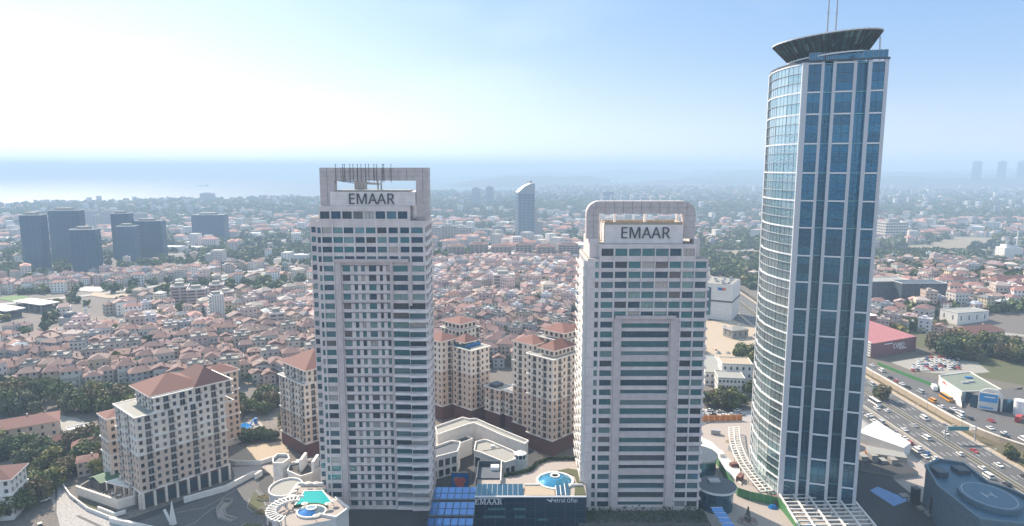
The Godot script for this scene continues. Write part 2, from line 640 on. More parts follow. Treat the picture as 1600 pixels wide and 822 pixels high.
# the flat-topped stone tower: x -79.5 .. -34 and 24 m deep, front at z -261
func first_tower() -> void:
	var t := thing("residential_tower", "left stone residential tower with flat rectangular crown frame and lettered roof sign", "tower", Vector3(-55, 0, -261), 0.0, "stone residential towers")
	var w := MB.new()
	var trim := MB.new()
	var front := Transform3D()
	var holes := []
	var wing := []
	var side := []
	var put := func(list: Array, x0: float, x1: float, y: float, h: float, bars := 1, back := 0.35, xf := Transform3D()):
		var r := Rect2(x0, y - h / 2, x1 - x0, h)
		list.append(r)
		pane(xf, r, back, bars)
	var bays := [[-20.9, -19.6, 0], [-19.1, -15.3, 1], [-14.8, -11, 1], [-10.6, -6.8, 1], [-6.1, -2.5, 1], [-1.9, 1.8, 1], [2.5, 6.1, 1], [6.9, 10.5, 1], [11.4, 14.9, 1], [15.7, 20.2, 1]]
	var wing_xf := Transform3D(Basis(), Vector3(0, 0, -3.0))
	var side_xf := Transform3D(Basis(Vector3.UP, PI / 2), Vector3(21.0, 0, 0))
	for k in 31:
		var y := 115.8 - 3.77 * k
		put.call(wing, -24.1, -22.3, y, 2.2, 0, 0.3, wing_xf)
		for s in 4:
			put.call(side, 2.0 + s * 5.4, 6.2 + s * 5.4, y, 2.3, 1, 0.4, side_xf)
		if k < 4:
			for q in bays:
				put.call(holes, q[0], q[1], y, 2.3, q[2])
			continue
		put.call(holes, -20.6, -19.5, y, 2.3, 0)
		put.call(holes, -18.9, -15.1, y, 2.3, 1)
		for q in [[-11.6, -8.6, 1], [-7.1, -5.7, 0], [-4.3, -2.8, 0], [-1.3, 1.6, 1], [3.0, 4.2, 0], [5.6, 6.9, 0]]:
			put.call(holes, q[0], q[1], y, 2.35, q[2], 0.5)
		if k < 8:
			put.call(holes, 8.3, 14.0, y, 2.4, 3)
			put.call(holes, 15.8, 20.6, y, 2.4, 2)
		else:
			put.call(holes, 8.0, 14.2, y, 2.5, 4, 0.9)
			put.call(holes, 14.4, 20.8, y, 2.5, 4, 0.7)
	w.facade(M.stone, front, -21.5, 21.0, 0, 119.6, holes, 0.9)
	w.facade(M.stone, wing_xf, -24.5, -21.5, 0, 119.6, wing, 0.6)
	w.facade(M.stone, side_xf, 0.0, 24.0, 0, 119.6, side, 0.6)
	var lo := Transform3D(Basis(Vector3.UP, -PI / 2), Vector3(-24.5, 0, -24))
	var lh := []
	for k in 31:
		for s in 4:
			put.call(lh, 1.5 + s * 4.9, 5.0 + s * 4.9, 115.8 - 3.77 * k, 2.2, 0, 0.3, lo)
	w.facade(M.stone, lo, 0, 21, 0, 119.6, lh, 0.6)
	w.quad(M.stone, Vector3(-21.5, 0, -3), Vector3(-21.5, 0, 0), Vector3(-21.5, 119.6, 0), Vector3(-21.5, 119.6, -3))
	w.quad(M.stone, Vector3(21, 0, -24), Vector3(-24.5, 0, -24), Vector3(-24.5, 119.6, -24), Vector3(21, 119.6, -24))
	w.quad(M.concrete, Vector3(-24.5, 119.6, -3), Vector3(21, 119.6, -3), Vector3(21, 119.6, -24), Vector3(-24.5, 119.6, -24))
	w.quad(M.concrete, Vector3(-21.5, 119.6, 0), Vector3(21, 119.6, 0), Vector3(21, 119.6, -3), Vector3(-21.5, 119.6, -3))
	# inner backing so that no light leaks through behind the panes
	w.box(M.concrete_dark, Vector3(-20.4, 0.2, -23), Vector3(19.9, 119, -1.1))
	w.box(M.concrete_dark, Vector3(-23.8, 0.2, -22), Vector3(-20.6, 119, -3.8))
	part(t, "wall", w)
	# raised frame columns, lintel and floor bands
	var f := MB.new()
	f.box(M.stone_mauve, Vector3(-14.4, 0, 0), Vector3(-12.1, 103.4, 0.9))
	f.box(M.stone_mauve, Vector3(-14.6, 103.4, 0), Vector3(14.5, 104.6, 1.2))
	f.box(M.stone_mauve, Vector3(7.1, 86, 0), Vector3(8.2, 103.4, 0.7))
	f.box(M.stone_mauve, Vector3(14.2, 86, 0), Vector3(15.6, 103.4, 0.8))
	f.box(M.stone_mauve, Vector3(7.1, 0, 0), Vector3(7.8, 86, 0.5))
	part(t, "frame_column", f)
	for k in range(4, 31):
		var y := 115.8 - 3.77 * k
		if k % 4 == 3:
			var b := MB.new()
			b.box(M.stone_mauve, Vector3(-12.1, y - 2.15, 0), Vector3(7.1, y - 1.55, 0.35))
			part(t, "floor_band", b)
		trim.box(M.louvre, Vector3(-12.0, y + 1.22, 0), Vector3(7.0, y + 1.36, 0.3))
		trim.box(M.louvre, Vector3(-22.3, y + 1.2, 0), Vector3(-21.6, y + 1.33, -2.6))
	for x in [-19.35, -15.0]:
		trim.box(M.stone_pale, Vector3(x, 0, 0), Vector3(x + 0.35, 119.6, 0.5))
	trim.box(M.louvre, Vector3(-14.75, 0, 0), Vector3(-14.45, 103, 0.12))
	for x in [-15.3, -11.0, -6.8, -2.5, 1.8, 6.1, 10.5, 14.9]:
		trim.box(M.stone_pale, Vector3(x + 0.05, 104.65, 0), Vector3(x + 0.45, 119.6, 0.25))
	part(t, "fin_and_louvre_trim", trim, Transform3D(), true)
	# stepped balconies on the right-hand corner
	for k in range(8, 31):
		var y := 115.8 - 3.77 * k
		var b := MB.new()
		b.prism(M.stone_pale, M.stone_pale, P([7.9, 0, 7.9, 1.0, 14.3, 1.3, 14.3, 0]), y - 2.35, y - 1.3)
		b.prism(M.stone_pale, M.stone_pale, P([14.32, 0, 14.32, 1.9, 21.2, 1.7, 21.9, 1.0, 21.9, -7.5, 21.02, -7.5, 21.02, 0]), y - 2.45, y - 1.42)
		part(t, "balcony", b)
	for k in range(0, 8):
		var y := 115.8 - 3.77 * k
		var b := MB.new()
		b.prism(M.stone_pale, M.stone_pale, P([21.02, 0.4, 21.8, 0.0, 21.8, -10, 21.02, -10]), y - 2.35, y - 1.4)
		part(t, "balcony", b)
	# top storey and crown
	var top := MB.new()
	var th := []
	for i in 8:
		var r := Rect2(-19.6 + i * 4.32, 120.3, 3.7, 2.9)
		th.append(r)
		pane(Transform3D(Basis(), Vector3(0, 0, 0)), r, 0.3, 1)
	top.facade(M.stone, Transform3D(), -20, 15.4, 119.62, 125.3, th, 0.5)
	top.box(M.concrete_dark, Vector3(-19.8, 119.63, -19), Vector3(15.2, 125.2, -0.8))
	top.quad(M.stone, Vector3(15.4, 119.62, 0), Vector3(15.4, 119.62, -20), Vector3(15.4, 125.3, -20), Vector3(15.4, 125.3, 0))
	top.quad(M.stone, Vector3(-20, 119.62, -20), Vector3(-20, 119.62, 0), Vector3(-20, 125.3, 0), Vector3(-20, 125.3, -20))
	top.quad(M.stone, Vector3(15.4, 119.62, -20), Vector3(-20, 119.62, -20), Vector3(-20, 125.3, -20), Vector3(15.4, 125.3, -20))
	top.quad(M.roof_grey, Vector3(-20, 125.3, 0), Vector3(15.4, 125.3, 0), Vector3(15.4, 125.3, -20), Vector3(-20, 125.3, -20))
	part(t, "top_storey", top)
	var sign_box := MB.new()
	sign_box.box(M.stone_pale, Vector3(-15.7, 125.32, -14), Vector3(17.4, 130.7, -1.0))
	sign_box.box(M.roof_grey, Vector3(-13.5, 130.7, -12), Vector3(15, 131.3, -2.0))
	for y in [126.6, 127.9, 129.2]:
		sign_box.box(M.stone, Vector3(-15.6, y, -1.2), Vector3(17.3, y + 0.08, -0.96))
	part(t, "sign_block", sign_box)
	var cr := MB.new()
	var z0 := -7.0
	var z1 := -2.2
	cr.box(M.cladding, Vector3(-19.8, 119.64, z0), Vector3(-14.3, 140.0, z1))
	cr.box(M.cladding, Vector3(17.6, 119.64, z0), Vector3(22.6, 140.0, z1))
	cr.box(M.cladding, Vector3(-14.3, 135.0, z0), Vector3(17.6, 140.0, z1))
	part(t, "crown_frame", cr)
	var seams := MB.new()
	for x in [-17.0, -11.5, -8.4, -5.2, -1.9, 1.2, 4.3, 7.5, 10.7, 14.0, 20.2]:
		seams.box(M.iron, Vector3(x, 135.05 if absf(x) < 14.2 else 126.0, z1), Vector3(x + 0.1, 139.95, z1 + 0.03))
	for y in [136.7, 138.4]:
		seams.box(M.louvre, Vector3(-19.7, y, z1), Vector3(22.5, y + 0.07, z1 + 0.02))
	part(t, "cladding_seams", seams, Transform3D(), true)
	for x in [-13.4, -10.6, -9.9, -7.8, -6.6, -4.9, -3.5, -1.8, -0.5, 1.5, 2.5, 4.8, 5.3, 8.1]:
		var b := MB.new()
		b.slab(M.iron, Vector3(x, 137.8, z1 + 0.35), Vector3(0.16, 7.0, 0.16))
		b.slab(M.iron, Vector3(x, 141.2, z1 + 0.2), Vector3(0.34, 0.25, 0.7))
		part(t, "davit_post", b)
	for x in [-7.6, -6.5, 1.3, 2.6]:
		var b := MB.new()
		b.box(M.steel, Vector3(x, 125.4, -9), Vector3(x + 0.5, 135.6, -8.4))
		part(t, "roof_post", b)
	var cleaning := MB.new()
	cleaning.cyl(M.steel, Vector3(-6.5, 131.3, -14), 2.6, 2.6, 3.6, 16)
	cleaning.cyl(M.steel, Vector3(-6.5, 134.9, -14), 2.6, 1.0, 1.5, 16)
	cleaning.bar(M.iron, Vector3(-8, 134.2, -14), Vector3(-15.5, 135.0, -12), 0.35)
	cleaning.bar(M.iron, Vector3(-8, 133.5, -14), Vector3(-15.5, 134.8, -12), 0.2)
	cleaning.bar(M.steel, Vector3(-4, 133.8, -14), Vector3(1.2, 133.4, -14), 0.9)
	part(t, "facade_cleaning_crane", cleaning)
	lettering(t, "sign_lettering", "EMAAR", Transform3D(Basis(), Vector3(0.3, 128.0, -0.8)), 4.05, 0.4, M.letters)
	var ter := MB.new()
	for i in 9:
		ter.slab(M.iron, Vector3(15.6 + i * 0.65, 120.3, -0.3), Vector3(0.08, 1.3, 0.08))
	ter.slab(M.iron, Vector3(18.2, 121.0, -0.3), Vector3(5.6, 0.1, 0.1))
	part(t, "terrace_railing", ter)
	ter = MB.new()
	ter.box(M.white, Vector3(-24.5, 119.62, -3.3), Vector3(-20.2, 120.7, -3.0))
	ter.box(M.white, Vector3(-24.5, 119.62, -24), Vector3(-24.2, 120.7, -3.31))
	part(t, "parapet", ter)
	put_windows(t, 290)

# the stone tower with the round-shouldered crown: x 29.3 .. 76.2, front at z -258
func second_tower() -> void:
	var t := thing("residential_tower", "middle stone residential tower with round-shouldered crown frame and lettered roof sign", "tower", Vector3(52.7, 0, -258), 0.0, "stone residential towers")
	var w := MB.new()
	var holes := []
	var put := func(list: Array, x0: float, x1: float, y: float, h: float, bars := 1, back := 0.35, xf := Transform3D()):
		var r := Rect2(x0, y - h / 2, x1 - x0, h)
		list.append(r)
		pane(xf, r, back, bars)
	var cols := [[-20.4, -19.0, 0], [-18.0, -13.4, 2], [-12.7, -8.1, 2], [-7.4, -2.8, 2], [-2.3, 2.5, 2], [3.0, 7.9, 2], [8.4, 12.9, 2], [13.6, 17.9, 2], [18.5, 22.8, 2]]
	var left := Transform3D(Basis(Vector3.UP, -PI / 2), Vector3(-23.4, 0, -32))
	var right := Transform3D(Basis(Vector3.UP, PI / 2), Vector3(23.5, 0, 0))
	var lh := []
	var rh := []
	var bal := []
	for k in 26:
		var y := 102.6 - 3.95 * k
		for s in 6:
			put.call(lh, 1.2 + s * 5.2, 4.2 + s * 5.2, y, 2.4, 0, 0.5, left)
			put.call(rh, 1.2 + s * 5.2, 4.6 + s * 5.2, y, 2.4, 0, 0.4, right)
		var inner := k >= 6
		for q in cols:
			if inner and q[0] > -13 and q[0] < 12:
				continue
			put.call(holes, q[0], q[1], y, 2.45, q[2])
		if inner:
			put.call(holes, -13.2, -12.75, y, 2.45, 0)
			var g := (k - 6) % 4
			put.call(holes, -9.6, 9.1, y + (0.25 if g == 3 else 0.0), 1.7 if g == 3 else 2.6, 8, 0.8)
	w.facade(M.stone, Transform3D(), -23.4, 23.5, 0, 105.0, holes, 0.85)
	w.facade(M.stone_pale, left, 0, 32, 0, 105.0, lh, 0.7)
	w.facade(M.stone, right, 0, 32, 0, 105.0, rh, 0.6)
	w.quad(M.stone, Vector3(23.5, 0, -32), Vector3(-23.4, 0, -32), Vector3(-23.4, 105, -32), Vector3(23.5, 105, -32))
	w.quad(M.concrete, Vector3(-23.4, 105, 0), Vector3(23.5, 105, 0), Vector3(23.5, 105, -32), Vector3(-23.4, 105, -32))
	w.box(M.concrete_dark, Vector3(-22.5, 0.2, -31), Vector3(22.7, 104.6, -1.0))
	part(t, "wall", w)
	var f := MB.new()
	f.box(M.stone_mauve, Vector3(-12.7, 0, 0), Vector3(-10.0, 81.4, 1.0))
	f.box(M.stone_mauve, Vector3(9.5, 0, 0), Vector3(12.0, 81.4, 1.0))
	f.box(M.stone_mauve, Vector3(-12.2, 81.4, 0), Vector3(11.5, 82.6, 1.3))
	f.box(M.stone_mauve, Vector3(-9.99, 79.6, 0), Vector3(9.49, 81.39, 0.6))
	part(t, "portal_frame", f)
	for k in range(6, 26):
		if (k - 6) % 4 == 3:
			var y := 102.6 - 3.95 * k
			var b := MB.new()
			b.box(M.stone_mauve, Vector3(-10.0, y - 2.9, 0), Vector3(9.5, y - 0.75, 0.6))
			part(t, "spandrel_band", b)
	var trim := MB.new()
	for x in [-18.6, -13.1, -7.85, -2.65, 2.6, 8.1, 13.15, 18.1]:
		var y0 := 0.0 if absf(x) > 13 else 82.7
		trim.box(M.stone_pale, Vector3(x, y0, 0), Vector3(x + 0.3, 108.9, 0.28))
	for k in 26:
		var y := 102.6 - 3.95 * k
		trim.box(M.louvre, Vector3(-13.1 if k < 6 else 12.4, y + 1.24, 0), Vector3(23.4, y + 1.34, 0.16))
		trim.box(M.louvre, Vector3(-23.3, y - 1.5, 0), Vector3(-20.5, y - 1.45, 0.03))
	part(t, "mullion_trim", trim, Transform3D(), true)
	for k in 26:
		var y := 102.6 - 3.95 * k
		var b := MB.new()
		b.box(M.white, Vector3(-25.0, y - 2.3, -31), Vector3(-23.41, y - 2.05, -1.0))
		for s in 3:
			b.box(M.white, Vector3(-25.0, y - 2.04, -30.6 + s * 10.2), Vector3(-24.85, y - 0.9, -23.0 + s * 10.2))
		b.box(M.white, Vector3(-24.9, y - 2.04, -1.3), Vector3(-23.42, y + 1.65, -1.02))
		part(t, "balcony", b)
	for k in 25:
		var y := 102.6 - 3.95 * k
		var b := MB.new()
		b.box(M.stone_pale, Vector3(23.51, y - 2.2, -30), Vector3(24.3, y - 1.4, -0.2))
		part(t, "balcony", b)
	# top storey
	var top := MB.new()
	var th := []
	for i in 7:
		var q: Array = cols[i + 1]
		var r := Rect2(q[0], 106.1, q[1] - q[0], 2.9)
		th.append(r)
		pane(Transform3D(), r, 0.4, 2)
	top.facade(M.stone, Transform3D(), -18.8, 18.4, 105.02, 110.7, th, 0.6)
	top.box(M.concrete_dark, Vector3(-18.6, 105.03, -27), Vector3(18.2, 110.6, -0.8))
	top.quad(M.stone, Vector3(18.4, 105.02, 0), Vector3(18.4, 105.02, -28), Vector3(18.4, 110.7, -28), Vector3(18.4, 110.7, 0))
	top.quad(M.white, Vector3(-18.8, 105.02, -28), Vector3(-18.8, 105.02, 0), Vector3(-18.8, 110.7, 0), Vector3(-18.8, 110.7, -28))
	top.quad(M.stone, Vector3(18.4, 105.02, -28), Vector3(-18.8, 105.02, -28), Vector3(-18.8, 110.7, -28), Vector3(18.4, 110.7, -28))
	top.quad(M.roof_grey, Vector3(-18.8, 110.7, 0), Vector3(18.4, 110.7, 0), Vector3(18.4, 110.7, -28), Vector3(-18.8, 110.7, -28))
	top.box(M.stone, Vector3(-22.3, 105.03, -26), Vector3(-18.82, 112.4, -3.5))
	top.box(M.stone, Vector3(18.42, 105.03, -26), Vector3(20.8, 112.4, -3.5))
	part(t, "top_storey", top)
	var sb := MB.new()
	sb.box(M.stone_pale, Vector3(-16.5, 110.72, -16), Vector3(14.0, 118.0, -2.6))
	for y in [112.5, 114.3, 116.1]:
		sb.box(M.stone, Vector3(-16.4, y, -2.8), Vector3(13.9, y + 0.08, -2.56))
	sb.rim(M.sand, P([-16.0, -3.2, 13.5, -3.2, 13.5, -15.5, -16.0, -15.5]), 118.0, 119.0, 0.5)
	part(t, "sign_block", sb)
	var cr := MB.new()
	var outline := PackedVector2Array()
	var x0 := -23.6
	var x1 := 19.0
	var r := 5.0
	for i in 9:
		var a := PI - PI / 2 * i / 8
		outline.append(Vector2(x0 + r + cos(a) * r, 127.1 - r + sin(a) * r))
	for i in 9:
		var a := PI / 2 - PI / 2 * i / 8
		outline.append(Vector2(x1 - r + cos(a) * r, 127.1 - r + sin(a) * r))
	outline.append(Vector2(x1, 112.42))
	outline.append(Vector2(x0, 112.42))
	var inner_p := [Vector2(x0 + 4.8, 112.42), Vector2(x0 + 4.8, 122.2), Vector2(x1 - 4.4, 122.2), Vector2(x1 - 4.4, 112.42)]
	var ring := outline.slice(0, 18)
	ring.append(Vector2(x1, 112.42))
	for i in [3, 2, 1, 0]:
		ring.append(inner_p[i])
	ring.append(Vector2(x0, 112.42))
	var za := -9.0
	var zb := -4.2
	var tr := Geometry2D.triangulate_polygon(ring)
	for i in range(0, tr.size(), 3):
		var q := [ring[tr[i]], ring[tr[i + 1]], ring[tr[i + 2]]]
		if (q[1] - q[0]).cross(q[2] - q[0]) < 0:
			q.reverse()
		cr.tri(M.cladding, Vector3(q[0].x, q[0].y, zb), Vector3(q[1].x, q[1].y, zb), Vector3(q[2].x, q[2].y, zb))
		cr.tri(M.cladding, Vector3(q[2].x, q[2].y, za), Vector3(q[1].x, q[1].y, za), Vector3(q[0].x, q[0].y, za))
	for i in ring.size():
		var a := ring[i]
		var b := ring[(i + 1) % ring.size()]
		cr.quad(M.cladding, Vector3(a.x, a.y, zb), Vector3(b.x, b.y, zb), Vector3(b.x, b.y, za), Vector3(a.x, a.y, za))
	part(t, "crown_frame", cr)
	var seams := MB.new()
	for i in 11:
		var x := -20.0 + i * 3.55
		seams.box(M.iron, Vector3(x, 122.25, zb), Vector3(x + 0.1, 126.9, zb + 0.03))
	seams.box(M.louvre, Vector3(-20.9, 112.5, zb), Vector3(-20.8, 125.0, zb + 0.03))
	for y in [114.6, 116.9, 119.2, 121.5]:
		seams.box(M.louvre, Vector3(-23.5, y, zb), Vector3(-18.85, y + 0.07, zb + 0.03))
		seams.box(M.louvre, Vector3(14.65, y, zb), Vector3(18.9, y + 0.07, zb + 0.03))
	seams.box(M.louvre, Vector3(-21.0, 124.5, zb), Vector3(16.5, 124.57, zb + 0.025))
	part(t, "cladding_seams", seams, Transform3D(), true)
	for x in [-17.5, -13.6, -9.7, -5.8, -1.9, 2.1, 6.0, 9.9]:
		var b := MB.new()
		b.bar(M.white_metal, Vector3(x, 127.1, za), Vector3(x, 129.2, za), 0.2)
		b.bar(M.white_metal, Vector3(x, 129.2, za), Vector3(x + 1.6, 128.4, za + 1.5), 0.14)
		part(t, "davit_post", b)
	for x in [-11.6, 0.6, -17.8, 13.6]:
		var b := MB.new()
		b.box(M.white, Vector3(x, 110.8, -14), Vector3(x + 0.9, 122.4, -13.0))
		part(t, "roof_post", b)
	lettering(t, "sign_lettering", "EMAAR", Transform3D(Basis(), Vector3(-0.9, 114.9, -2.4)), 4.35, 0.4, M.letters)
	put_windows(t, 290)
	t = thing("planted_plinth", "low dark planter plinth along the foot of the round-shouldered tower", "planter")
	var pp := MB.new()
	pp.box(M.concrete_dark, Vector3(26, 0, -257.0), Vector3(78, 1.6, -246))
	part(t, "plinth", pp)
	pp = MB.new()
	for i in 900:
		var q := Vector3(rng.randf_range(27, 77), 1.9 + rng.randf() * rng.randf() * 3.0, rng.randf_range(-256, -247))
		pp.quad(M.hedge_leaf, q + rv(0.7), q + rv(0.7), q + rv(0.7), q + rv(0.7))
	part(t, "foliage", pp, Transform3D(), true)

# the glass tower: facets to the front, a curved flank to the left, a dish of glass on top
func glass_tower() -> void:
	var t := thing("glass_tower", "tall blue glass tower with white fins, curved left flank and dish-shaped top", "tower")
	var p0 := Vector2(112.6, -268)
	var p5 := Vector2(140.9, -259)
	var along := (p5 - p0).normalized()
	var out := Vector2(-along.y, along.x)
	var length := p0.distance_to(p5)
	var ytop := 180.2
	var levels := [179.9, 169.1, 160.8, 149.5, 138.2, 127.3, 116.6, 105.4, 94.7, 83.6, 72.9, 61.8, 50.9, 42.4, 31.5, 20.8, 10.1, 0.6]
	var c := Vector2(162, -285)
	var rad := 52.0
	var a0 := atan2(-268 - c.y, 112.9 - c.x)
	var arc := PackedVector2Array()
	var a1 := atan2(-319 - c.y, 121.8 - c.x)
	if a1 > 0: a1 -= TAU
	if a0 > 0: a0 -= TAU
	# angles run from a0 (front corner) to a1 (back) through the west
	a0 = fposmod(a0, TAU)
	a1 = fposmod(a1, TAU)
	for i in 7:
		var a := lerpf(a0, a1, i / 6.0)
		arc.append(c + Vector2(cos(a), sin(a)) * rad)
	var body := PackedVector2Array([p0 - out * 3.2 + along * 0.6, p5 - out * 3.2 - along * 0.4, Vector2(159.5, -300), Vector2(152, -322), Vector2(123.5, -316.5)])
	for i in range(5, 0, -1):
		body.append(c + (arc[i] - c) * ((rad - 0.9) / rad))
	var core := MB.new()
	core.prism(M.deep_c, M.roof_grey, body, 0, ytop)
	part(t, "core", core)
	# front: fins, bays and recesses along the front line
	var fins := [[0.0, 0.068], [0.223, 0.259], [0.36, 0.40], [0.60, 0.64], [0.766, 0.813], [0.957, 1.0]]
	for q in fins:
		var b := MB.new()
		var s0: Vector2 = p0 + along * length * q[0]
		var s1: Vector2 = p0 + along * length * q[1]
		b.prism(M.fin_metal, M.fin_metal, PackedVector2Array([s0 + out * 0.35, s1 + out * 0.35, s1 - out * 3.1, s0 - out * 3.1]), 0, ytop + 0.3)
		part(t, "fin", b)
	var face := func(s0: float, s1: float, back: float) -> Transform3D:
		var m: Vector2 = p0 + along * length * (s0 + s1) / 2 - out * back
		return Transform3D(Basis(Vector3(along.x, 0, along.y), Vector3.UP, Vector3(out.x, 0, out.y)), Vector3(m.x, 0, m.y))
	for q in [[0.068, 0.223], [0.40, 0.60], [0.813, 0.957]]:
		var xf: Transform3D = face.call(q[0], q[1], 0.0)
		var w: float = length * (q[1] - q[0])
		for i in levels.size() - 1:
			var hi: float = levels[i]
			var lo: float = levels[i + 1]
			var band := MB.new()
			band.slab(M.white_metal, Vector3(0, hi - 0.25, 0.06), Vector3(w, 0.55, 0.5))
			part(t, "band", band, xf)
			var n := 3 if hi - lo > 9 else 2
			var fh := (hi - lo - 0.75) / n
			for k in n:
				var r := Rect2(-w / 2, lo + 0.12 + k * fh, w, fh)
				pane(xf, r, 0.15, 1, false, 3)
	for q in [[0.259, 0.36], [0.64, 0.766]]:
		var xf: Transform3D = face.call(q[0], q[1], 3.0)
		var w: float = length * (q[1] - q[0])
		for i in levels.size() - 1:
			pane(xf, Rect2(-w / 2, levels[i + 1], w, levels[i] - levels[i + 1] - 0.4), 0.0, 1, false, 3)
			var br := MB.new()
			br.slab(M.spandrel, Vector3(0, levels[i] - 0.2, 0.5), Vector3(w, 0.3, 1.0))
			part(t, "recess_ledge", br, xf)
	var reveal := MB.new()
	for s in [0.359, 0.765]:
		var s0: Vector2 = p0 + along * length * s
		reveal.prism(M.sky_b, M.white_metal, PackedVector2Array([s0 + out * 0.2, s0 + along * 0.05 + out * 0.2, s0 + along * 0.05 - out * 3.0, s0 - out * 3.0]), 1, ytop - 0.2)
	part(t, "reveal_glass", reveal)
	# curved flank: one pane per storey and segment, white bands at the group levels
	for i in levels.size() - 1:
		var hi: float = levels[i]
		var lo: float = levels[i + 1]
		var n := 3 if hi - lo > 9 else 2
		var band := MB.new()
		var ribs := MB.new()
		for s in 6:
			var u := arc[s]
			var v := arc[s + 1]
			var d := (v - u)
			var mid := (u + v) / 2
			var nn := (mid - c).normalized()
			var xf := Transform3D(Basis(Vector3(-d.normalized().x, 0, -d.normalized().y), Vector3.UP, Vector3(nn.x, 0, nn.y)), Vector3(mid.x, 0, mid.y))
			if xf.basis.determinant() < 0:
				xf.basis.x = -xf.basis.x
			var w := d.length()
			band.slab(M.white_metal, Vector3(0, hi - 0.2, 0.1), Vector3(w + 0.1, 0.5, 0.55), xf)
			var fh := (hi - lo) / n
			for k in n:
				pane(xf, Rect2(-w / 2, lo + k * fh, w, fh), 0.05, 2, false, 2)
				if k > 0:
					ribs.slab(M.steel, Vector3(0, lo + k * fh, 0.2), Vector3(w + 0.05, 0.18, 0.4), xf)
		part(t, "flank_band", band)
		part(t, "flank_ledge", ribs)
	var edge := MB.new()
	for s in [0, 4]:
		var q := c + (arc[s] - c) * ((rad + 0.3) / rad)
		edge.slab(M.white_metal, Vector3(q.x, ytop / 2, q.y), Vector3(0.5, ytop, 0.5))
	part(t, "flank_edge", edge)
	# roof edge, setback storey, dish and masts
	var mid_top := Vector2(125.0, -280)
	var par := MB.new()
	var roof_line := PackedVector2Array([p0 + out * 0.4, p5 + out * 0.4, Vector2(159.5, -300), Vector2(152, -322), Vector2(122, -318)])
	for i in range(5, 0, -1):
		roof_line.append(arc[i])
	par.rim(M.slate, roof_line, ytop, ytop + 0.7, 0.5)
	part(t, "roof_edge", par)
	for q in [[0.07, 0.25], [0.27, 0.40], [0.70, 0.98]]:
		var s0: Vector2 = p0 + along * length * q[0]
		var s1: Vector2 = p0 + along * length * q[1]
		var glassrail := MB.new()
		glassrail.prism(M.deep_b, M.steel, PackedVector2Array([s0, s1, s1 - out * 0.15, s0 - out * 0.15]), ytop + 0.7, ytop + 3.4)
		for k in 6:
			var m: Vector2 = s0.lerp(s1, k / 5.0) + out * 0.12
			glassrail.slab(M.steel, Vector3(m.x, ytop + 2.1, m.y), Vector3(0.15, 2.8, 0.15))
		var m0: Vector2 = s0 + out * 0.1
		var m1: Vector2 = s1 + out * 0.1
		glassrail.bar(M.steel, Vector3(m0.x, ytop + 3.45, m0.y), Vector3(m1.x, ytop + 3.45, m1.y), 0.2)
		part(t, "glass_balustrade", glassrail)
	var dish_c := Vector3(127.0, ytop, -279)
	var tilt := Transform3D(Basis(Vector3(0, 0, 1), deg_to_rad(6.0)), dish_c)
	var st := MB.new()
	st.cyl(M.deep_b, Vector3(0, 0, 0), 13.8, 13.8, 4.2, 40, true, Transform3D(Basis(), dish_c))
	part(t, "setback_storey", st)
	var k := 48
	for i in k:
		var b := MB.new()
		var a := TAU * i / k
		var e := TAU * (i + 1) / k
		var r0 := 14.3
		var r1 := 20.0
		var y0 := 3.4
		var y1 := 10.6
		var q := [Vector3(cos(a) * r0, y0, sin(a) * r0), Vector3(cos(e) * r0, y0, sin(e) * r0), Vector3(cos(a) * r1, y1, sin(a) * r1), Vector3(cos(e) * r1, y1, sin(e) * r1)]
		for j in 4:
			q[j] = tilt * q[j]
		for u in 3:
			for v in 2:
				var f := func(a: float, c: float) -> Vector3: return q[0].lerp(q[2], a).lerp(q[1].lerp(q[3], a), c)
				var gm: String = "dish_light" if u > 0 and rng.randf() < 0.2 else ["dish_dark", "dish_teal", "dish_teal"][rng.randi() % 3]
				b.quad(M[gm], f.call(u / 3.0, v / 2.0 + 0.48), f.call(u / 3.0, v / 2.0 + 0.02), f.call(u / 3.0 + 0.32, v / 2.0 + 0.02), f.call(u / 3.0 + 0.32, v / 2.0 + 0.48))
		b.quad(M.slate, q[0], q[1], q[3], q[2])
		b.bar(M.iron, q[0].lerp(dish_c + Vector3(0, 6, 0), -0.006), q[2].lerp(dish_c + Vector3(0, 6, 0), -0.008), 0.4)
		part(t, "dish_panel", b)
	var lip := MB.new()
	for i in k:
		var a := TAU * i / k
		var e := TAU * (i + 1) / k
		lip.bar(M.white_metal, tilt * Vector3(cos(a) * 20.0, 10.7, sin(a) * 20.0), tilt * Vector3(cos(e) * 20.0, 10.7, sin(e) * 20.0), 0.6, 0.5)
		lip.bar(M.white_metal, tilt * Vector3(cos(a) * 14.3, 3.3, sin(a) * 16.0), tilt * Vector3(cos(e) * 14.3, 3.3, sin(e) * 16.0), 0.7, 0.5)
	part(t, "dish_rim", lip)
	var floor_ := MB.new()
	for i in k:
		var a := TAU * i / k
		var e := TAU * (i + 1) / k
		floor_.tri(M.roof_grey, tilt * Vector3(0, 9.6, 0), tilt * Vector3(cos(e) * 19.5, 10.1, sin(e) * 22.0), tilt * Vector3(cos(a) * 19.5, 10.1, sin(a) * 22.0))
	part(t, "dish_roof", floor_)
	for x in [124.7, 128.0]:
		var b := MB.new()
		b.cyl(M.steel, Vector3(x, ytop + 8, -276), 0.32, 0.2, 26, 8)
		b.cyl(M.steel, Vector3(x, ytop + 20, -276), 0.5, 0.5, 0.3, 8)
		part(t, "mast", b)
	for s in [0.93]:
		var b := MB.new()
		var q: Vector2 = p0 + along * length * s - out * 6
		b.bar(M.white_metal, Vector3(q.x, ytop, q.y), Vector3(dish_c.x + (q.x - dish_c.x) * 1.02, ytop + 9.5, dish_c.z + (q.y - dish_c.z) * 0.9), 0.5)
		part(t, "dish_strut", b)
	put_windows(t, 298)

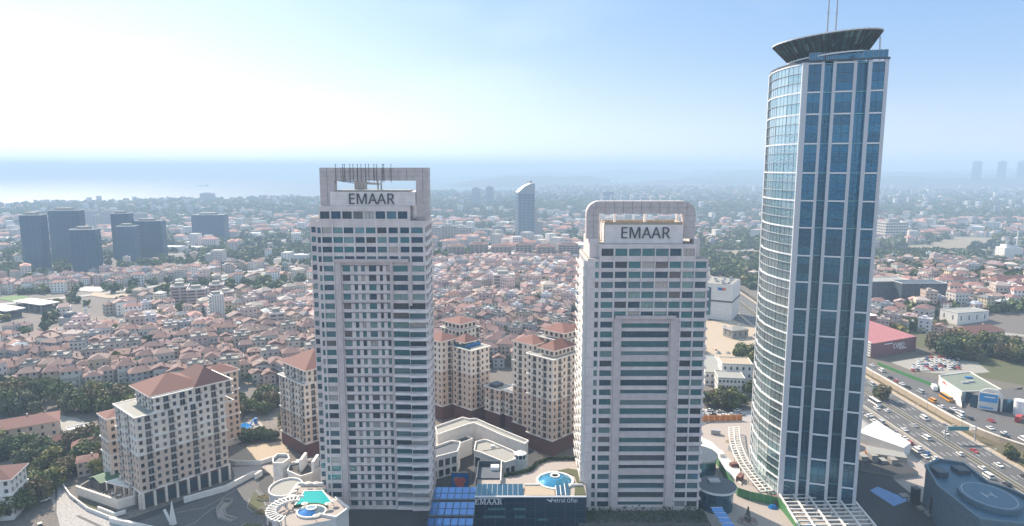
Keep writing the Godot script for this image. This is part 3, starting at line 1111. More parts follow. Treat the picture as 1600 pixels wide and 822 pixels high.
# ---- apartment blocks -------------------------------------------------------------------------------------------
func turned(o: Vector3, deg: float) -> Transform3D:
	return Transform3D(Basis(Vector3.UP, deg_to_rad(deg)), o)

# four walls with windows and balconies; o is the front left corner, the front faces turn (0 = towards the viewer)
var balcony_shape: ArrayMesh

func wing(t: Node3D, o: Vector3, deg: float, w: float, d: float, low: float, floors: int, fh: float, faces: String, upper := "cream", lower := "tan", split := 6, balcony_every := 3) -> void:
	var xf := turned(o, deg)
	var b := MB.new()
	var top := low + floors * fh
	var fs := {"f": [xf, w], "l": [xf * Transform3D(Basis(Vector3.UP, -PI / 2), Vector3(0, 0, -d)), d], "r": [xf * Transform3D(Basis(Vector3.UP, PI / 2), Vector3(w, 0, 0)), d], "b": [xf * Transform3D(Basis(Vector3.UP, PI), Vector3(w, 0, -d)), w]}
	var sy := low + split * fh
	for key in fs:
		var f: Transform3D = fs[key][0]
		var len: float = fs[key][1]
		var hi := []
		var lo := []
		if key in faces:
			var n := maxi(1, int(len / 3.05))
			var step := len / n
			for k in floors:
				for i in n:
					var x := (i + 0.5) * step
					var y := low + k * fh
					var bal := balcony_every > 0 and (i % balcony_every == 1)
					var r := Rect2(x - 1.1, y + 0.3, 2.2, 2.5) if bal else Rect2(x - 0.7, y + 0.85, 1.4, 1.75)
					(lo if k < split else hi).append(r)
					pane(f, r, 0.35 if bal else 0.3, 1 if bal else 0, false, 1)
					if bal:
						if balcony_shape == null:
							var bb := MB.new()
							bb.box(M.white, Vector3(-1.25, 0, 0), Vector3(1.25, 0.18, 0.95))
							bb.box(M.iron, Vector3(-1.25, 1.05, 0.87), Vector3(1.25, 1.13, 0.95))
							for s in 9:
								bb.box(M.iron, Vector3(-1.24 + s * 0.305, 0.18, 0.89), Vector3(-1.19 + s * 0.305, 1.05, 0.94))
							for s in [-1.25, 1.19]:
								bb.box(M.iron, Vector3(s, 1.05, 0), Vector3(s + 0.06, 1.12, 0.87))
								bb.box(M.iron, Vector3(s, 0.18, 0.4), Vector3(s + 0.05, 1.05, 0.46))
							balcony_shape = bb.mesh()
						part(t, "balcony", balcony_shape, f * Transform3D(Basis(), Vector3(x, y + 0.08, 0)))
		b.facade(M[lower], f, 0, len, low, minf(sy, top), lo, 0.4)
		if top > sy:
			b.facade(M[upper], f, 0, len, sy, top, hi, 0.4)
	b.box(M.concrete_dark, Vector3(1.1, low + 0.1, -d + 1.1), Vector3(w - 1.1, top - 0.1, -1.1), xf)
	b.quad(M.roof_grey, xf * Vector3(0, top, 0), xf * Vector3(w, top, 0), xf * Vector3(w, top, -d), xf * Vector3(0, top, -d))
	if low > 0.5:
		b.box(M[upper] if low > 12 else M.maroon if low > 5 else M.white, Vector3(0.05, 0.0 if low < 12 else low - 0.4, -d + 0.05), Vector3(w - 0.05, low - 0.01, -0.05), xf)
	part(t, "wall", b)
	for y in [low, sy, low + (floors - 3) * fh, top]:
		if y > top: continue
		var c := MB.new()
		var e := 0.45 if y < top else 0.6
		c.box(M.white, Vector3(-e, y - 0.22, 0), Vector3(w + e, y + 0.22, e), xf)
		c.box(M.white, Vector3(-e, y - 0.22, -d - e), Vector3(w + e, y + 0.22, -d), xf)
		c.box(M.white, Vector3(-e, y - 0.218, -d), Vector3(0, y + 0.218, 0), xf)
		c.box(M.white, Vector3(w, y - 0.218, -d), Vector3(w + e, y + 0.218, 0), xf)
		part(t, "cornice", c)

func hip_on(t: Node3D, o: Vector3, deg: float, w: float, d: float, y: float, h: float, over := 1.0, m := "roof_red") -> void:
	var xf := turned(o, deg) * Transform3D(Basis(), Vector3(w / 2, 0, -d / 2))
	if d > w:
		xf = xf * Transform3D(Basis(Vector3.UP, PI / 2), Vector3.ZERO)
	var b := MB.new()
	var x := maxf(w, d)
	var z := minf(w, d)
	b.hip(M[m], x, z, y + 0.45, h, z / 2 + over, over, xf)
	part(t, "roof", b)
	var e := MB.new()
	e.box(M.white, Vector3(-x / 2 - over - 0.1, y + 0.02, -z / 2 - over - 0.1), Vector3(x / 2 + over + 0.1, y + 0.44, z / 2 + over + 0.1), xf)
	part(t, "eave", e)

func clear_storey(t: Node3D, o: Vector3, deg: float, w: float, d: float, y: float, h: float) -> void:
	var xf := turned(o, deg)
	var b := MB.new()
	b.box(M.cream, Vector3(0, y, -d), Vector3(w, y + h, 0), xf)
	var n := int(w / 3)
	for i in n:
		b.box(M.pane_dark, Vector3(0.8 + i * w / n, y + h * 0.25, 0.0), Vector3(0.8 + i * w / n + 1.6, y + h * 0.8, 0.04), xf)
	var k := int(d / 3)
	for i in k:
		b.box(M.pane_dark, Vector3(-0.04, y + h * 0.25, -0.8 - i * d / k - 1.6), Vector3(0.0, y + h * 0.8, -0.8 - i * d / k), xf)
	part(t, "penthouse", b)

func apartment_blocks() -> void:
	var g := "cream apartment blocks with red hipped roofs"
	var t := thing("apartment_block", "cream and tan apartment block with twin red roofs beside the pale road's bend", "apartment block", Vector3.ZERO, 0.0, g)
	wing(t, Vector3(-153, 0, -261), 48, 37, 24, 7, 10, 3.25, "fl", "cream", "tan", 5)
	wing(t, Vector3(-148, 0, -266.5), 48, 33, 20, 39.55, 2, 3.2, "fl", "cream", "cream", 1, 2)
	hip_on(t, Vector3(-149.5, 0, -268), 48, 21, 20, 46.1, 5.2, 1.4)
	hip_on(t, Vector3(-136.5, 0, -279.5), 48, 13.5, 21, 46.12, 6.0, 1.4, "roof_red_dark")
	var pl := MB.new()
	var xf := turned(Vector3(-153, 0, -261), 48)
	for i in 9:
		pl = MB.new()
		pl.box(M.cream, Vector3(i * 4.55, 0, 0.0), Vector3(i * 4.55 + 0.9, 6.7, 1.0), xf)
		pl.box(M.pane_blue, Vector3(i * 4.55 + 1.1, 0.4, -0.04), Vector3(i * 4.55 + 4.3, 5.6, 0.02), xf) if i < 8 else null
		part(t, "pillar", pl)
	for i in 5:
		pl = MB.new()
		pl.box(M.cream, Vector3(-1.0, 0, -0.9 - i * 5.6), Vector3(0.0, 6.7, -i * 5.6), xf)
		part(t, "pillar", pl)
	put_windows(t, 285)
	t = thing("apartment_block", "tan slab of flats just behind the twin-roofed block near the blue pool", "apartment block", Vector3.ZERO, 0.0, g)
	wing(t, Vector3(-150, 0, -318), 48, 16, 12, 3, 11, 3.2, "fl", "tan", "tan", 4, 0)
	hip_on(t, Vector3(-150, 0, -318), 48, 16, 12, 38.4, 3.0, 0.8)
	put_windows(t, 100)
	t = thing("apartment_block", "narrow tan block of flats at the twin-roofed block's far corner above the green roof", "apartment block", Vector3.ZERO, 0.0, g)
	wing(t, Vector3(-176, 0, -279), 48, 9, 10, 2, 9, 3.3, "fl", "tan", "cream", 4, 0)
	hip_on(t, Vector3(-176, 0, -279), 48, 9, 10, 31.9, 1.6, 0.6)
	put_windows(t, 90)
	t = thing("apartment_block", "cream apartment block with one red roof half hidden behind the flat-crowned tower", "apartment block", Vector3.ZERO, 0.0, g)
	wing(t, Vector3(-100, 0, -311), 46, 26, 25, 7, 9, 3.3, "fl", "cream", "tan", 4)
	wing(t, Vector3(-99, 0, -312.5), 46, 24, 23, 36.75, 2, 3.2, "fl", "cream", "cream", 1, 2)
	hip_on(t, Vector3(-99, 0, -312.5), 46, 24, 23, 43.3, 6.5, 1.4)
	put_windows(t, 285)
	t = thing("apartment_block", "cream apartment block with a clerestory pavilion roof, between the two stone towers", "apartment block", Vector3.ZERO, 0.0, g)
	wing(t, Vector3(-22.2, 0, -354.3), 47, 14, 15, 8, 10, 3.35, "fl", "cream", "tan", 6)
	wing(t, Vector3(-39, 0, -360), 47, 12, 14, 8, 11, 3.35, "flr", "cream", "tan", 6)
	wing(t, Vector3(-30, 0, -374), 47, 16, 16, 8, 12, 3.3, "fl", "cream", "tan", 6)
	clear_storey(t, Vector3(-30, 0, -376), 47, 13, 13, 47.7, 3.4)
	hip_on(t, Vector3(-30, 0, -376), 47, 13, 13, 51.1, 2.2, 1.4)
	hip_on(t, Vector3(-39, 0, -360), 47, 12, 14, 44.9, 3.2, 1.0)
	hip_on(t, Vector3(-26, 0, -361), 47, 10, 9, 44.0, 3.4, 0.8)
	var gl := MB.new()
	var cx := turned(Vector3(-22.2, 0, -354.3), 47)
	gl.box(M.canopy_blue, Vector3(1, 41.6, -6), Vector3(13, 43.4, -5.8), cx)
	gl.box(M.deep_b, Vector3(0.4, 41.6, -14), Vector3(0.6, 43.2, -1), cx)
	part(t, "terrace_screen", gl)
	put_windows(t, 290)
	t = thing("apartment_block", "low cream wing of flats stepping between the two taller blocks, four storeys", "apartment block", Vector3.ZERO, 0.0, g)
	wing(t, Vector3(-6.6, 0, -348.5), 47, 10, 11.5, 8, 4, 3.3, "fl", "tan", "cream", 2)
	wing(t, Vector3(10, 0, -335.6), 47, 10, 19, 8, 4, 3.3, "l", "tan", "cream", 2)
	var rt := MB.new()
	rt.box(M.slate, Vector3(1, 21.4, -9), Vector3(7, 23, -4), turned(Vector3(-6.6, 0, -348.5), 47))
	part(t, "roof_plant_room", rt)
	put_windows(t, 120)
	t = thing("apartment_block", "cream apartment block with gabled red penthouses just left of the round-shouldered tower", "apartment block", Vector3.ZERO, 0.0, g)
	wing(t, Vector3(19.6, 0, -312), 46, 21, 17, 8, 12, 3.4, "fl", "cream", "tan", 6, 2)
	wing(t, Vector3(10.5, 0, -328), 46, 14, 14, 8, 13, 3.35, "fl", "cream", "tan", 6)
	wing(t, Vector3(25, 0, -326), 46, 18, 15, 8, 14, 3.3, "fl", "cream", "tan", 6)
	clear_storey(t, Vector3(26, 0, -329), 46, 14, 13, 54.3, 3.2)
	hip_on(t, Vector3(26, 0, -329), 46, 14, 13, 57.5, 3.0, 1.5)
	hip_on(t, Vector3(10.5, 0, -328), 46, 14, 13, 51.7, 2.6, 1.0)
	clear_storey(t, Vector3(20.5, 0, -316.5), 46, 15, 9, 48.85, 3.0)
	hip_on(t, Vector3(20.5, 0, -316.5), 46, 15, 9, 51.85, 3.4, 1.2)
	put_windows(t, 290)

# ---- the mall between the towers --------------------------------------------------------------------------------
func shop_block(called: String, label: String, poly: PackedVector2Array, y0: float, y1: float, wall: String, roof: String, parapet := 1.0, group := "") -> Node3D:
	var t := thing(called, label, "building", Vector3.ZERO, 0.0, group)
	var b := MB.new()
	b.prism(M[wall], M[roof], poly, y0, y1)
	part(t, "wall", b)
	var r := MB.new()
	r.rim(M.white if wall != "concrete" else M.concrete, poly, y1, y1 + parapet, 0.5)
	part(t, "parapet", r)
	return t

# recessed shop windows along one edge of a block
func shopfront(t: Node3D, a: Vector2, c: Vector2, y0: float, y1: float, n: int, m := "pane_dark") -> void:
	var d := c - a
	var out := Vector2(d.y, -d.x).normalized()
	if out.y < 0: out = -out
	var xf := Transform3D(Basis(Vector3(d.normalized().x, 0, d.normalized().y), Vector3.UP, Vector3(out.x, 0, out.y)), Vector3(a.x, 0, a.y))
	var step := d.length() / n
	for i in n:
		var b := MB.new()
		b.slab(M[m], Vector3((i + 0.5) * step, (y0 + y1) / 2, 0.03), Vector3(step * 0.68, y1 - y0, 0.06), xf)
		b.slab(M.white, Vector3((i + 0.5) * step, y1 + 0.12, 0.1), Vector3(step * 0.8, 0.25, 0.25), xf)
		b.slab(M.white, Vector3((i + 0.5) * step, y0 - 0.1, 0.1), Vector3(step * 0.8, 0.2, 0.22), xf)
		part(t, "shop_window", b)

func mall() -> void:
	# paving round the complex and the dark lower yard behind the mall
	var pv := MB.new()
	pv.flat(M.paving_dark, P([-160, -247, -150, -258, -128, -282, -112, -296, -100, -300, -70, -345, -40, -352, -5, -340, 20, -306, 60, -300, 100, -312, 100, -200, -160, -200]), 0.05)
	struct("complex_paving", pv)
	var t := shop_block("mall_wing", "long L-shaped white mall wing with slate terrace behind the octagonal roof", P([-38, -318.7, -25.4, -331.2, -21.8, -328.9, -18.5, -329.7, -11.6, -321.6, -1.2, -310.5, 7.6, -301.4, 6, -297.7, -4.0, -307, -13.8, -318, -19, -323.6, -22.5, -321.5, -35.8, -308.8]), 0, 12, "white", "roof_grey")
	shopfront(t, Vector2(-13.4, -317.6), Vector2(5.6, -298), 4.5, 9.0, 4, "pane_grey")
	var sl := MB.new()
	sl.prism(M.white, M.slate, P([-37.4, -307, -23, -320, -19.5, -315, -33, -302]), 0, 7)
	sl.rim(M.white, P([-37.4, -307, -23, -320, -19.5, -315, -33, -302]), 7, 8.2, 0.4)
	sl.box(M.white_metal, Vector3(-33, 7.02, -307), Vector3(-30, 8.4, -305))
	part(t, "terrace_deck", sl)
	var mural := MB.new()
	mural.slab(M.roof_green, Vector3(2.1, 7.6, -301.45), Vector3(6.5, 2.2, 0.1), Transform3D(Basis(), Vector3.ZERO))
	part(t, "green_shop_sign", mural, Transform3D(Basis(Vector3.UP, -PI / 4), Vector3(2.6, 0.2, -301.9)) * Transform3D(Basis(), Vector3(-2.1, 0, 301.45)))
	t = shop_block("mall_pavilion", "white mall pavilion with pale eight-sided flat roof in the middle of the court", P([-17.5, -294.9, -17.2, -304.8, -13.2, -307.4, -11.0, -306.1, -4.7, -299.7, 0.4, -294.3, 2.4, -290.1, 1.4, -285.5, -3.0, -282.2, -14.1, -292.5]), 0, 10, "white", "roof_grey")
	shopfront(t, Vector2(-14.1, -292.5), Vector2(-3, -282.2), 4.5, 8, 4, "tan")
	shopfront(t, Vector2(-17.5, -294.9), Vector2(-14.1, -292.5), 3, 8, 1, "pane_dark")
	shopfront(t, Vector2(-3, -282.2), Vector2(1.4, -285.5), 3, 8, 2, "pane_dark")
	var seam := MB.new()
	seam.bar(M.concrete, Vector3(-13.5, 10.1, -296), Vector3(-7, 10.1, -298.5), 0.3)
	seam.bar(M.concrete, Vector3(-7, 10.1, -298.5), Vector3(-4.2, 10.1, -299.6), 0.3)
	seam.slab(M.white_metal, Vector3(-9, 10.6, -300), Vector3(1.8, 1.0, 1.2))
	part(t, "roof_joint", seam)
	t = thing("corner_turret", "small glazed turret at the right-hand end of the octagonal-roofed pavilion", "turret")
	var tu := MB.new()
	tu.cyl(M.white, Vector3(3.8, 0, -288), 3.2, 3.2, 10.5, 10)
	tu.cyl(M.deep_c, Vector3(3.8, 10.5, -288), 2.6, 2.3, 2.0, 10)
	tu.cyl(M.white_metal, Vector3(3.8, 12.5, -288), 2.9, 0.3, 1.3, 10)
	part(t, "turret_body", tu)
	var tr := MB.new()
	for i in 10:
		var a := TAU * i / 10
		tr.slab(M.white, Vector3(3.8 + cos(a) * 2.7, 11.5, -288 + sin(a) * 2.7), Vector3(0.3, 2.0, 0.3))
	part(t, "turret_posts", tr)
	t = shop_block("mall_wing", "slate-roofed white mall wing in front of the flat-crowned tower's right side", P([-37, -298.5, -28.8, -306.1, -24.8, -304.8, -24.6, -299.7, -25.2, -293.7, -37, -286.3]), 0, 10, "white", "slate")
	shopfront(t, Vector2(-36.5, -286.6), Vector2(-25.2, -293.7), 5.5, 8.8, 4, "pane_grey")
	shopfront(t, Vector2(-36.5, -286.6), Vector2(-25.2, -293.7), 0.8, 4.0, 4, "pane_dark")
	# kiosk with a red awning in the court
	t = thing("court_screen", "big outdoor screen showing red and orange shapes in the mall court", "screen")
	var sc := MB.new()
	sc.box(M.iron, Vector3(-26.5, 0, -276.6), Vector3(-18.8, 9, -276))
	part(t, "screen_case", sc)
	var face := MB.new()
	var red: StandardMaterial3D = M.screen_red
	var orange: StandardMaterial3D = M.screen_orange
	face.box(M.pool_blue, Vector3(-26.3, 0.5, -275.99), Vector3(-19.0, 8.6, -275.9))
	part(t, "screen_face", face)
	var blob := MB.new()
	for q in [[-23.2, 4.6, 1.8], [-21.6, 5.3, 1.5], [-24.2, 5.8, 1.2], [-22.4, 3.2, 1.6]]:
		blob.cyl(red if q[2] > 1.4 else orange, Vector3.ZERO, q[2], q[2], 0.05 + q[2] * 0.01, 14, true, Transform3D(Basis(Vector3.RIGHT, PI / 2), Vector3(q[0], q[1], -275.9)))
	part(t, "screen_picture", blob)
	# glass canopy: three rows of blue panes
	t = thing("glass_canopy", "sloping blue glass canopy in three rows beside the flat-crowned tower", "canopy")
	var frame := MB.new()
	for r in 3:
		for c in 6:
			var b := MB.new()
			var x := -31.5 + c * 2.85
			var z := -261.0 + r * 11.5
			b.quad(M.canopy_blue, Vector3(x, 9.3 - r * 0.5, z + 9.6), Vector3(x + 2.6, 9.3 - r * 0.5, z + 9.6), Vector3(x + 2.6, 9.7 - r * 0.5, z), Vector3(x, 9.7 - r * 0.5, z))
			b.slab(M.slate, Vector3(x + 1.3, 9.54 - r * 0.5, z + 4.8), Vector3(2.6, 0.08, 0.3))
			part(t, "pane", b)
		frame.slab(M.slate, Vector3(-23, 9.2 - r * 0.5, -251 + r * 11.5), Vector3(17.6, 0.7, 1.2))
	for c in 7:
		frame.bar(M.slate, Vector3(-31.6 + c * 2.85, 9.9, -261), Vector3(-31.6 + c * 2.85, 9.2, -227), 0.16)
	for c in [0, 3, 6]:
		for z in [-261.0, -249.0, -237.0, -227.0]:
			frame.slab(M.slate, Vector3(-31.6 + c * 2.85, 4.6, z), Vector3(0.35, 9.2, 0.35))
	part(t, "frame", frame)
	# glass-fronted block with the roof terrace and shallow glass dome
	t = thing("glass_mall_front", "dark glass mall front with lettered signs below the domed roof terrace", "building")
	var b := MB.new()
	b.prism(M.glass_b, M.paving, P([-14.4, -247.2, -14.4, -274, -4.0, -274.5, -3.7, -264, 1.3, -265.2, 8.2, -269.3, 11.2, -275.7, 13.7, -278.4, 16.8, -280.5, 31, -281, 29.2, -247.2]), 0, 12.6)
	part(t, "body", b)
	var gr := MB.new()
	for i in 12:
		gr.slab(M.slate, Vector3(-14.4 + i * 3.93, 6.2, -247.1), Vector3(0.14, 12.2, 0.16))
	for i in 4:
		gr.slab(M.slate, Vector3(7.2, 0.3 + i * 3.3, -247.12), Vector3(43.2, 0.16, 0.1))
	gr.slab(M.white_metal, Vector3(7.2, 12.75, -247.0), Vector3(43.6, 0.5, 0.5))
	part(t, "glazing_grid", gr, Transform3D(), true)
	for i in 9:
		var p := MB.new()
		var x := -13.9 + i * 2.05
		p.quad(M.deep_c, Vector3(x, 12.9, -247.6), Vector3(x + 1.85, 12.9, -247.6), Vector3(x + 1.85, 13.9, -255.4), Vector3(x, 13.9, -255.4))
		p.bar(M.steel, Vector3(x - 0.1, 13.0, -247.6), Vector3(x - 0.1, 14.0, -255.4), 0.2)
		part(t, "skylight_pane", p)
	for i in 3:
		var p := MB.new()
		var x := 17.6 + i * 1.8
		p.quad(M.deep_c, Vector3(x, 12.9, -247.8), Vector3(x + 1.5, 12.9, -247.8), Vector3(x + 1.5, 13.8, -255.6), Vector3(x, 13.8, -255.6))
		p.bar(M.white, Vector3(x - 0.15, 13.0, -247.8), Vector3(x - 0.15, 13.9, -255.6), 0.3)
		part(t, "skylight_pane", p)
	var bx := MB.new()
	bx.box(M.slate, Vector3(-14.6, 12.61, -273.8), Vector3(-14.2, 15.2, -256))
	bx.box(M.slate, Vector3(-14.2, 12.61, -274.2), Vector3(-4.4, 15.2, -273.8))
	bx.box(M.white, Vector3(-4.8, 12.61, -273.8), Vector3(-4.4, 15.2, -256))
	bx.box(M.slate, Vector3(-14.2, 12.61, -273.8), Vector3(-4.8, 13.2, -262))
	bx.box(M.white_metal, Vector3(-9, 13.2, -272), Vector3(-5.5, 14.6, -269))
	part(t, "roof_plant_box", bx)
	var pk := MB.new()
	pk.box(M.sand, Vector3(5.3, 12.61, -255.6), Vector3(16.9, 13.1, -247.6))
	pk.box(M.white, Vector3(5.2, 12.61, -256.2), Vector3(28.5, 13.6, -255.7))
	part(t, "roof_slab", pk)
	lettering(t, "sign_lettering", "EMAAR", Transform3D(Basis(), Vector3(-9.3, 10.6, -246.95)), 2.1, 0.12, M.letters_pale, "Droid Serif")
	lettering(t, "sign_lettering", "Petrol Ofisi", Transform3D(Basis(), Vector3(20.4, 11.2, -246.95)), 1.5, 0.12, M.letters_pale)
	var em := MB.new()
	em.tri(M.letters_pale, Vector3(14.2, 11.0, -246.9), Vector3(15.6, 10.4, -246.9), Vector3(14.9, 11.6, -246.9))
	em.tri(M.letters_pale, Vector3(13.2, 11.6, -246.9), Vector3(14.9, 10.9, -246.9), Vector3(14.3, 11.7, -246.9))
	part(t, "sign_emblem", em)
	var lines := MB.new()
	for i in 3:
		lines.slab(M.letters_pale, Vector3(-8.6, 12.1 - i * 0.16, -246.93), Vector3(10.5 - i * 2, 0.07, 0.05))
	part(t, "sign_small_print", lines)
	for q in [[-6, 7.6, 7], [3, 7.6, 5], [-7, 4.4, 9], [3, 4.4, 4], [12, 3.2, 4]]:
		var d := MB.new()
		d.slab(M.spandrel, Vector3(q[0], q[1], -247.05), Vector3(q[2], 0.9, 0.06))
		part(t, "shop_window", d)
	var dm := thing("glass_dome", "shallow round blue glass dome with white hub on the mall roof terrace", "dome", Vector3(17.6, 12.62, -260))
	var ringm := MB.new()
	var hub := MB.new()
	for i in 32:
		var a := TAU * i / 32
		var e := TAU * (i + 1) / 32
		ringm.bar(M.white, Vector3(cos(a) * 7.3, 0.4, sin(a) * 7.3), Vector3(cos(e) * 7.3, 0.4, sin(e) * 7.3), 0.9, 0.8)
		hub.bar(M.white, Vector3(cos(a) * 1.7, 2.6, sin(a) * 1.7), Vector3(cos(e) * 1.7, 2.6, sin(e) * 1.7), 0.7, 0.5)
	part(dm, "rim", ringm)
	part(dm, "hub", hub)
	for i in 24:
		var p := MB.new()
		var a := TAU * i / 24
		var e := TAU * (i + 1) / 24
		for s in 3:
			var r0 := 6.9 - s * 1.75
			var r1 := 6.9 - (s + 1) * 1.75
			var y0 := 0.7 + sin(s / 3.0 * PI / 2) * 1.9
			var y1 := 0.7 + sin((s + 1) / 3.0 * PI / 2) * 1.9
			p.quad(M.dome_glass, Vector3(cos(e) * r0, y0, sin(e) * r0), Vector3(cos(a) * r0, y0, sin(a) * r0), Vector3(cos(a) * r1, y1, sin(a) * r1), Vector3(cos(e) * r1, y1, sin(e) * r1))
		part(dm, "pane", p)
	var ln := MB.new()
	ln.prism(M.grass, M.grass, P([19.3, -269.7, 24, -271.7, 28.4, -270, 28.6, -258.6, 26.5, -258, 26, -265]), 12.61, 12.9)
	ln.prism(M.grass, M.grass, P([25.5, -256, 28.8, -256.5, 29, -248.2, 24.5, -248.2]), 12.61, 12.9)
	tag(part(self, "roof_lawn", ln), "green roof lawns curving round the glass dome beside the tower", "lawn")
	var hd := MB.new()
	var path := [Vector2(-3.4, -264.4), Vector2(1.3, -265.6), Vector2(8.0, -269.8), Vector2(11.0, -276.0), Vector2(13.7, -278.8), Vector2(17, -280.6), Vector2(30, -281)]
	for i in path.size() - 1:
		var n := int(path[i].distance_to(path[i + 1]) / 1.0)
		for k in n:
			var c: Vector2 = path[i].lerp(path[i + 1], (k + 0.5) / n)
			for s in 14:
				hd.quad(M.hedge_leaf, Vector3(c.x, 13.2, c.y) + rv(0.9), Vector3(c.x, 13.2, c.y) + rv(0.9), Vector3(c.x, 13.5, c.y) + rv(0.9), Vector3(c.x, 13.6, c.y) + rv(0.9))
	tag(part(self, "hedge", hd), "clipped green hedge along the curved edge of the mall roof terrace", "hedge")

func rv(r: float) -> Vector3:
	return Vector3(rng.randf_range(-r, r), rng.randf_range(-r, r), rng.randf_range(-r, r))

# ---- pool deck at the foot of the first tower ---------------------------------------------------------------------
func pool_terrace() -> void:
	var t := thing("pool_terrace", "raised white pool terrace with turquoise pool at the foot of the flat-crowned tower", "terrace")
	var b := MB.new()
	b.prism(M.white, M.paving, P([-89.2, -246.7, -88.5, -262.6, -78.3, -262.6, -77.5, -258, -70, -251, -63, -243, -66, -236, -75.3, -232, -84, -229, -90, -236]), 0, 9.6)
	b.rim(M.white, P([-89.2, -246.7, -88.5, -262.6, -78.3, -262.6]), 9.6, 10.9, 0.8, false)
	b.rim(M.white, P([-70, -251, -63, -243, -66, -236, -75.3, -239.2]), 9.6, 10.6, 0.7, false)
	part(t, "deck", b)
	var w := MB.new()
	w.prism(M.white, M.pool_teal, P([-84.3, -245.9, -84.1, -257, -77.3, -257.4, -71.2, -248.5, -73, -246.3, -76, -247.5, -80, -247.6]), 9.61, 9.9)
	part(t, "pool_water", w)
	var lip := MB.new()
	lip.rim(M.white, P([-84.6, -245.6, -84.4, -257.4, -77.2, -257.8, -70.9, -248.4]), 9.61, 10.05, 0.5, false)
	lip.rim(M.hedge_leaf, P([-84.3, -244.6, -80, -246.2, -76, -246.2, -72, -245]), 9.61, 10.4, 0.8, false)
	part(t, "pool_edge", lip)
	var p := thing("curved_pergola", "white curved slatted pergola sweeping round the outer edge of the pool terrace", "pergola")
	var rails := MB.new()
	for i in 16:
		var a := deg_to_rad(95 + i * 11.5)
		var e := deg_to_rad(95 + (i + 1) * 11.5)
		for r in [6.0, 9.2]:
			rails.bar(M.white, Vector3(-83 + cos(a) * r, 12.6, -238 + sin(a) * r * 1.05), Vector3(-83 + cos(e) * r, 12.6, -238 + sin(e) * r * 1.05), 0.6, 0.6)
		if i % 4 == 0:
			for r in [6.0, 9.2]:
				rails.slab(M.white, Vector3(-83 + cos(a) * r, 11, -238 + sin(a) * r * 1.05), Vector3(0.4, 3.0, 0.4))
		for s in 1:
			var m := deg_to_rad(95 + (i + s * 0.5) * 11.5)
			var sl := MB.new()
			sl.bar(M.white, Vector3(-83 + cos(m) * 5.6, 13.05, -238 + sin(m) * 5.6 * 1.05), Vector3(-83 + cos(m) * 9.6, 13.05, -238 + sin(m) * 9.6 * 1.05), 0.45, 0.25)
			part(p, "slat", sl)
	part(p, "rail", rails)
	var d := thing("round_skylight", "low round glass skylight with white ring below the turquoise pool", "skylight", Vector3(-76.6, 9.62, -240.6))
	var g := MB.new()
	var hb := MB.new()
	for i in 28:
		var a := TAU * i / 28
		var e := TAU * (i + 1) / 28
		g.bar(M.white, Vector3(cos(a) * 5.4, 0.4, sin(a) * 4.6), Vector3(cos(e) * 5.4, 0.4, sin(e) * 4.6), 0.6, 0.7)
		hb.bar(M.white, Vector3(cos(a) * 1.8, 1.9, sin(a) * 1.5), Vector3(cos(e) * 1.8, 1.9, sin(e) * 1.5), 0.5, 0.4)
	part(d, "rim", g)
	part(d, "hub", hb)
	for i in 14:
		var a := TAU * i / 14
		var e := TAU * (i + 1) / 14
		var q := MB.new()
		q.quad(M.canopy_blue if i < 7 and i > 1 else M.sky_a, Vector3(cos(e) * 5.2, 0.7, sin(e) * 4.4), Vector3(cos(a) * 5.2, 0.7, sin(a) * 4.4), Vector3(cos(a) * 1.8, 1.9, sin(a) * 1.5), Vector3(cos(e) * 1.8, 1.9, sin(e) * 1.5))
		part(d, "pane", q)
	var cap := MB.new()
	cap.flat(M.sky_c, ell(0, 0, 1.8, 1.5, 20), 1.95)
	part(d, "pane", cap)
	for i in 9:
		var q2: Array = [[-87, -250], [-87.4, -253.5], [-87, -257], [-84, -260.8], [-80.5, -260.8], [-80, -243.5], [-71, -243.5], [-69.5, -246], [-73, -234.5]][i]
		var u := thing("parasol", "cream parasol, %s along the rim of the pool terrace" % ["first", "second", "third", "fourth", "fifth", "sixth", "seventh", "eighth", "ninth"][i], "parasol", Vector3(q2[0], 9.62, q2[1]), 0.0, "parasols on the pool terrace")
		var um := MB.new()
		um.cyl(M.cream, Vector3(0, 2.1, 0), 1.35, 0.05, 0.6, 8)
		part(u, "canopy", um)
		um = MB.new()
		um.cyl(M.steel, Vector3.ZERO, 0.05, 0.05, 2.3, 6)
		um.cyl(M.concrete, Vector3.ZERO, 0.3, 0.3, 0.12, 8)
		part(u, "pole", um)
	for i in 7:
		var l := thing("sun_lounger", "brown sun lounger in the row beside the curved pergola" if i < 4 else "dark sun lounger on the strip beside the turquoise pool", "sun lounger", Vector3(-86.6 + (i % 4) * 0.3 + (0 if i < 4 else 0.6), 9.62, -238.5 - i * 1.3 - (0 if i < 4 else 6)), 0.3, "brown sun loungers" if i < 4 else "dark sun loungers")
		var q := MB.new()
		q.box(M.tan if i < 4 else M.iron, Vector3(-0.9, 0.25, -0.35), Vector3(0.6, 0.4, 0.35))
		q.bar(M.tan if i < 4 else M.iron, Vector3(0.6, 0.35, 0), Vector3(1.1, 0.8, 0), 0.7, 0.12)
		for s in [-0.7, 0.5]:
			q.box(M.iron, Vector3(s, 0, -0.3), Vector3(s + 0.1, 0.25, 0.3))
		part(l, "frame", q)

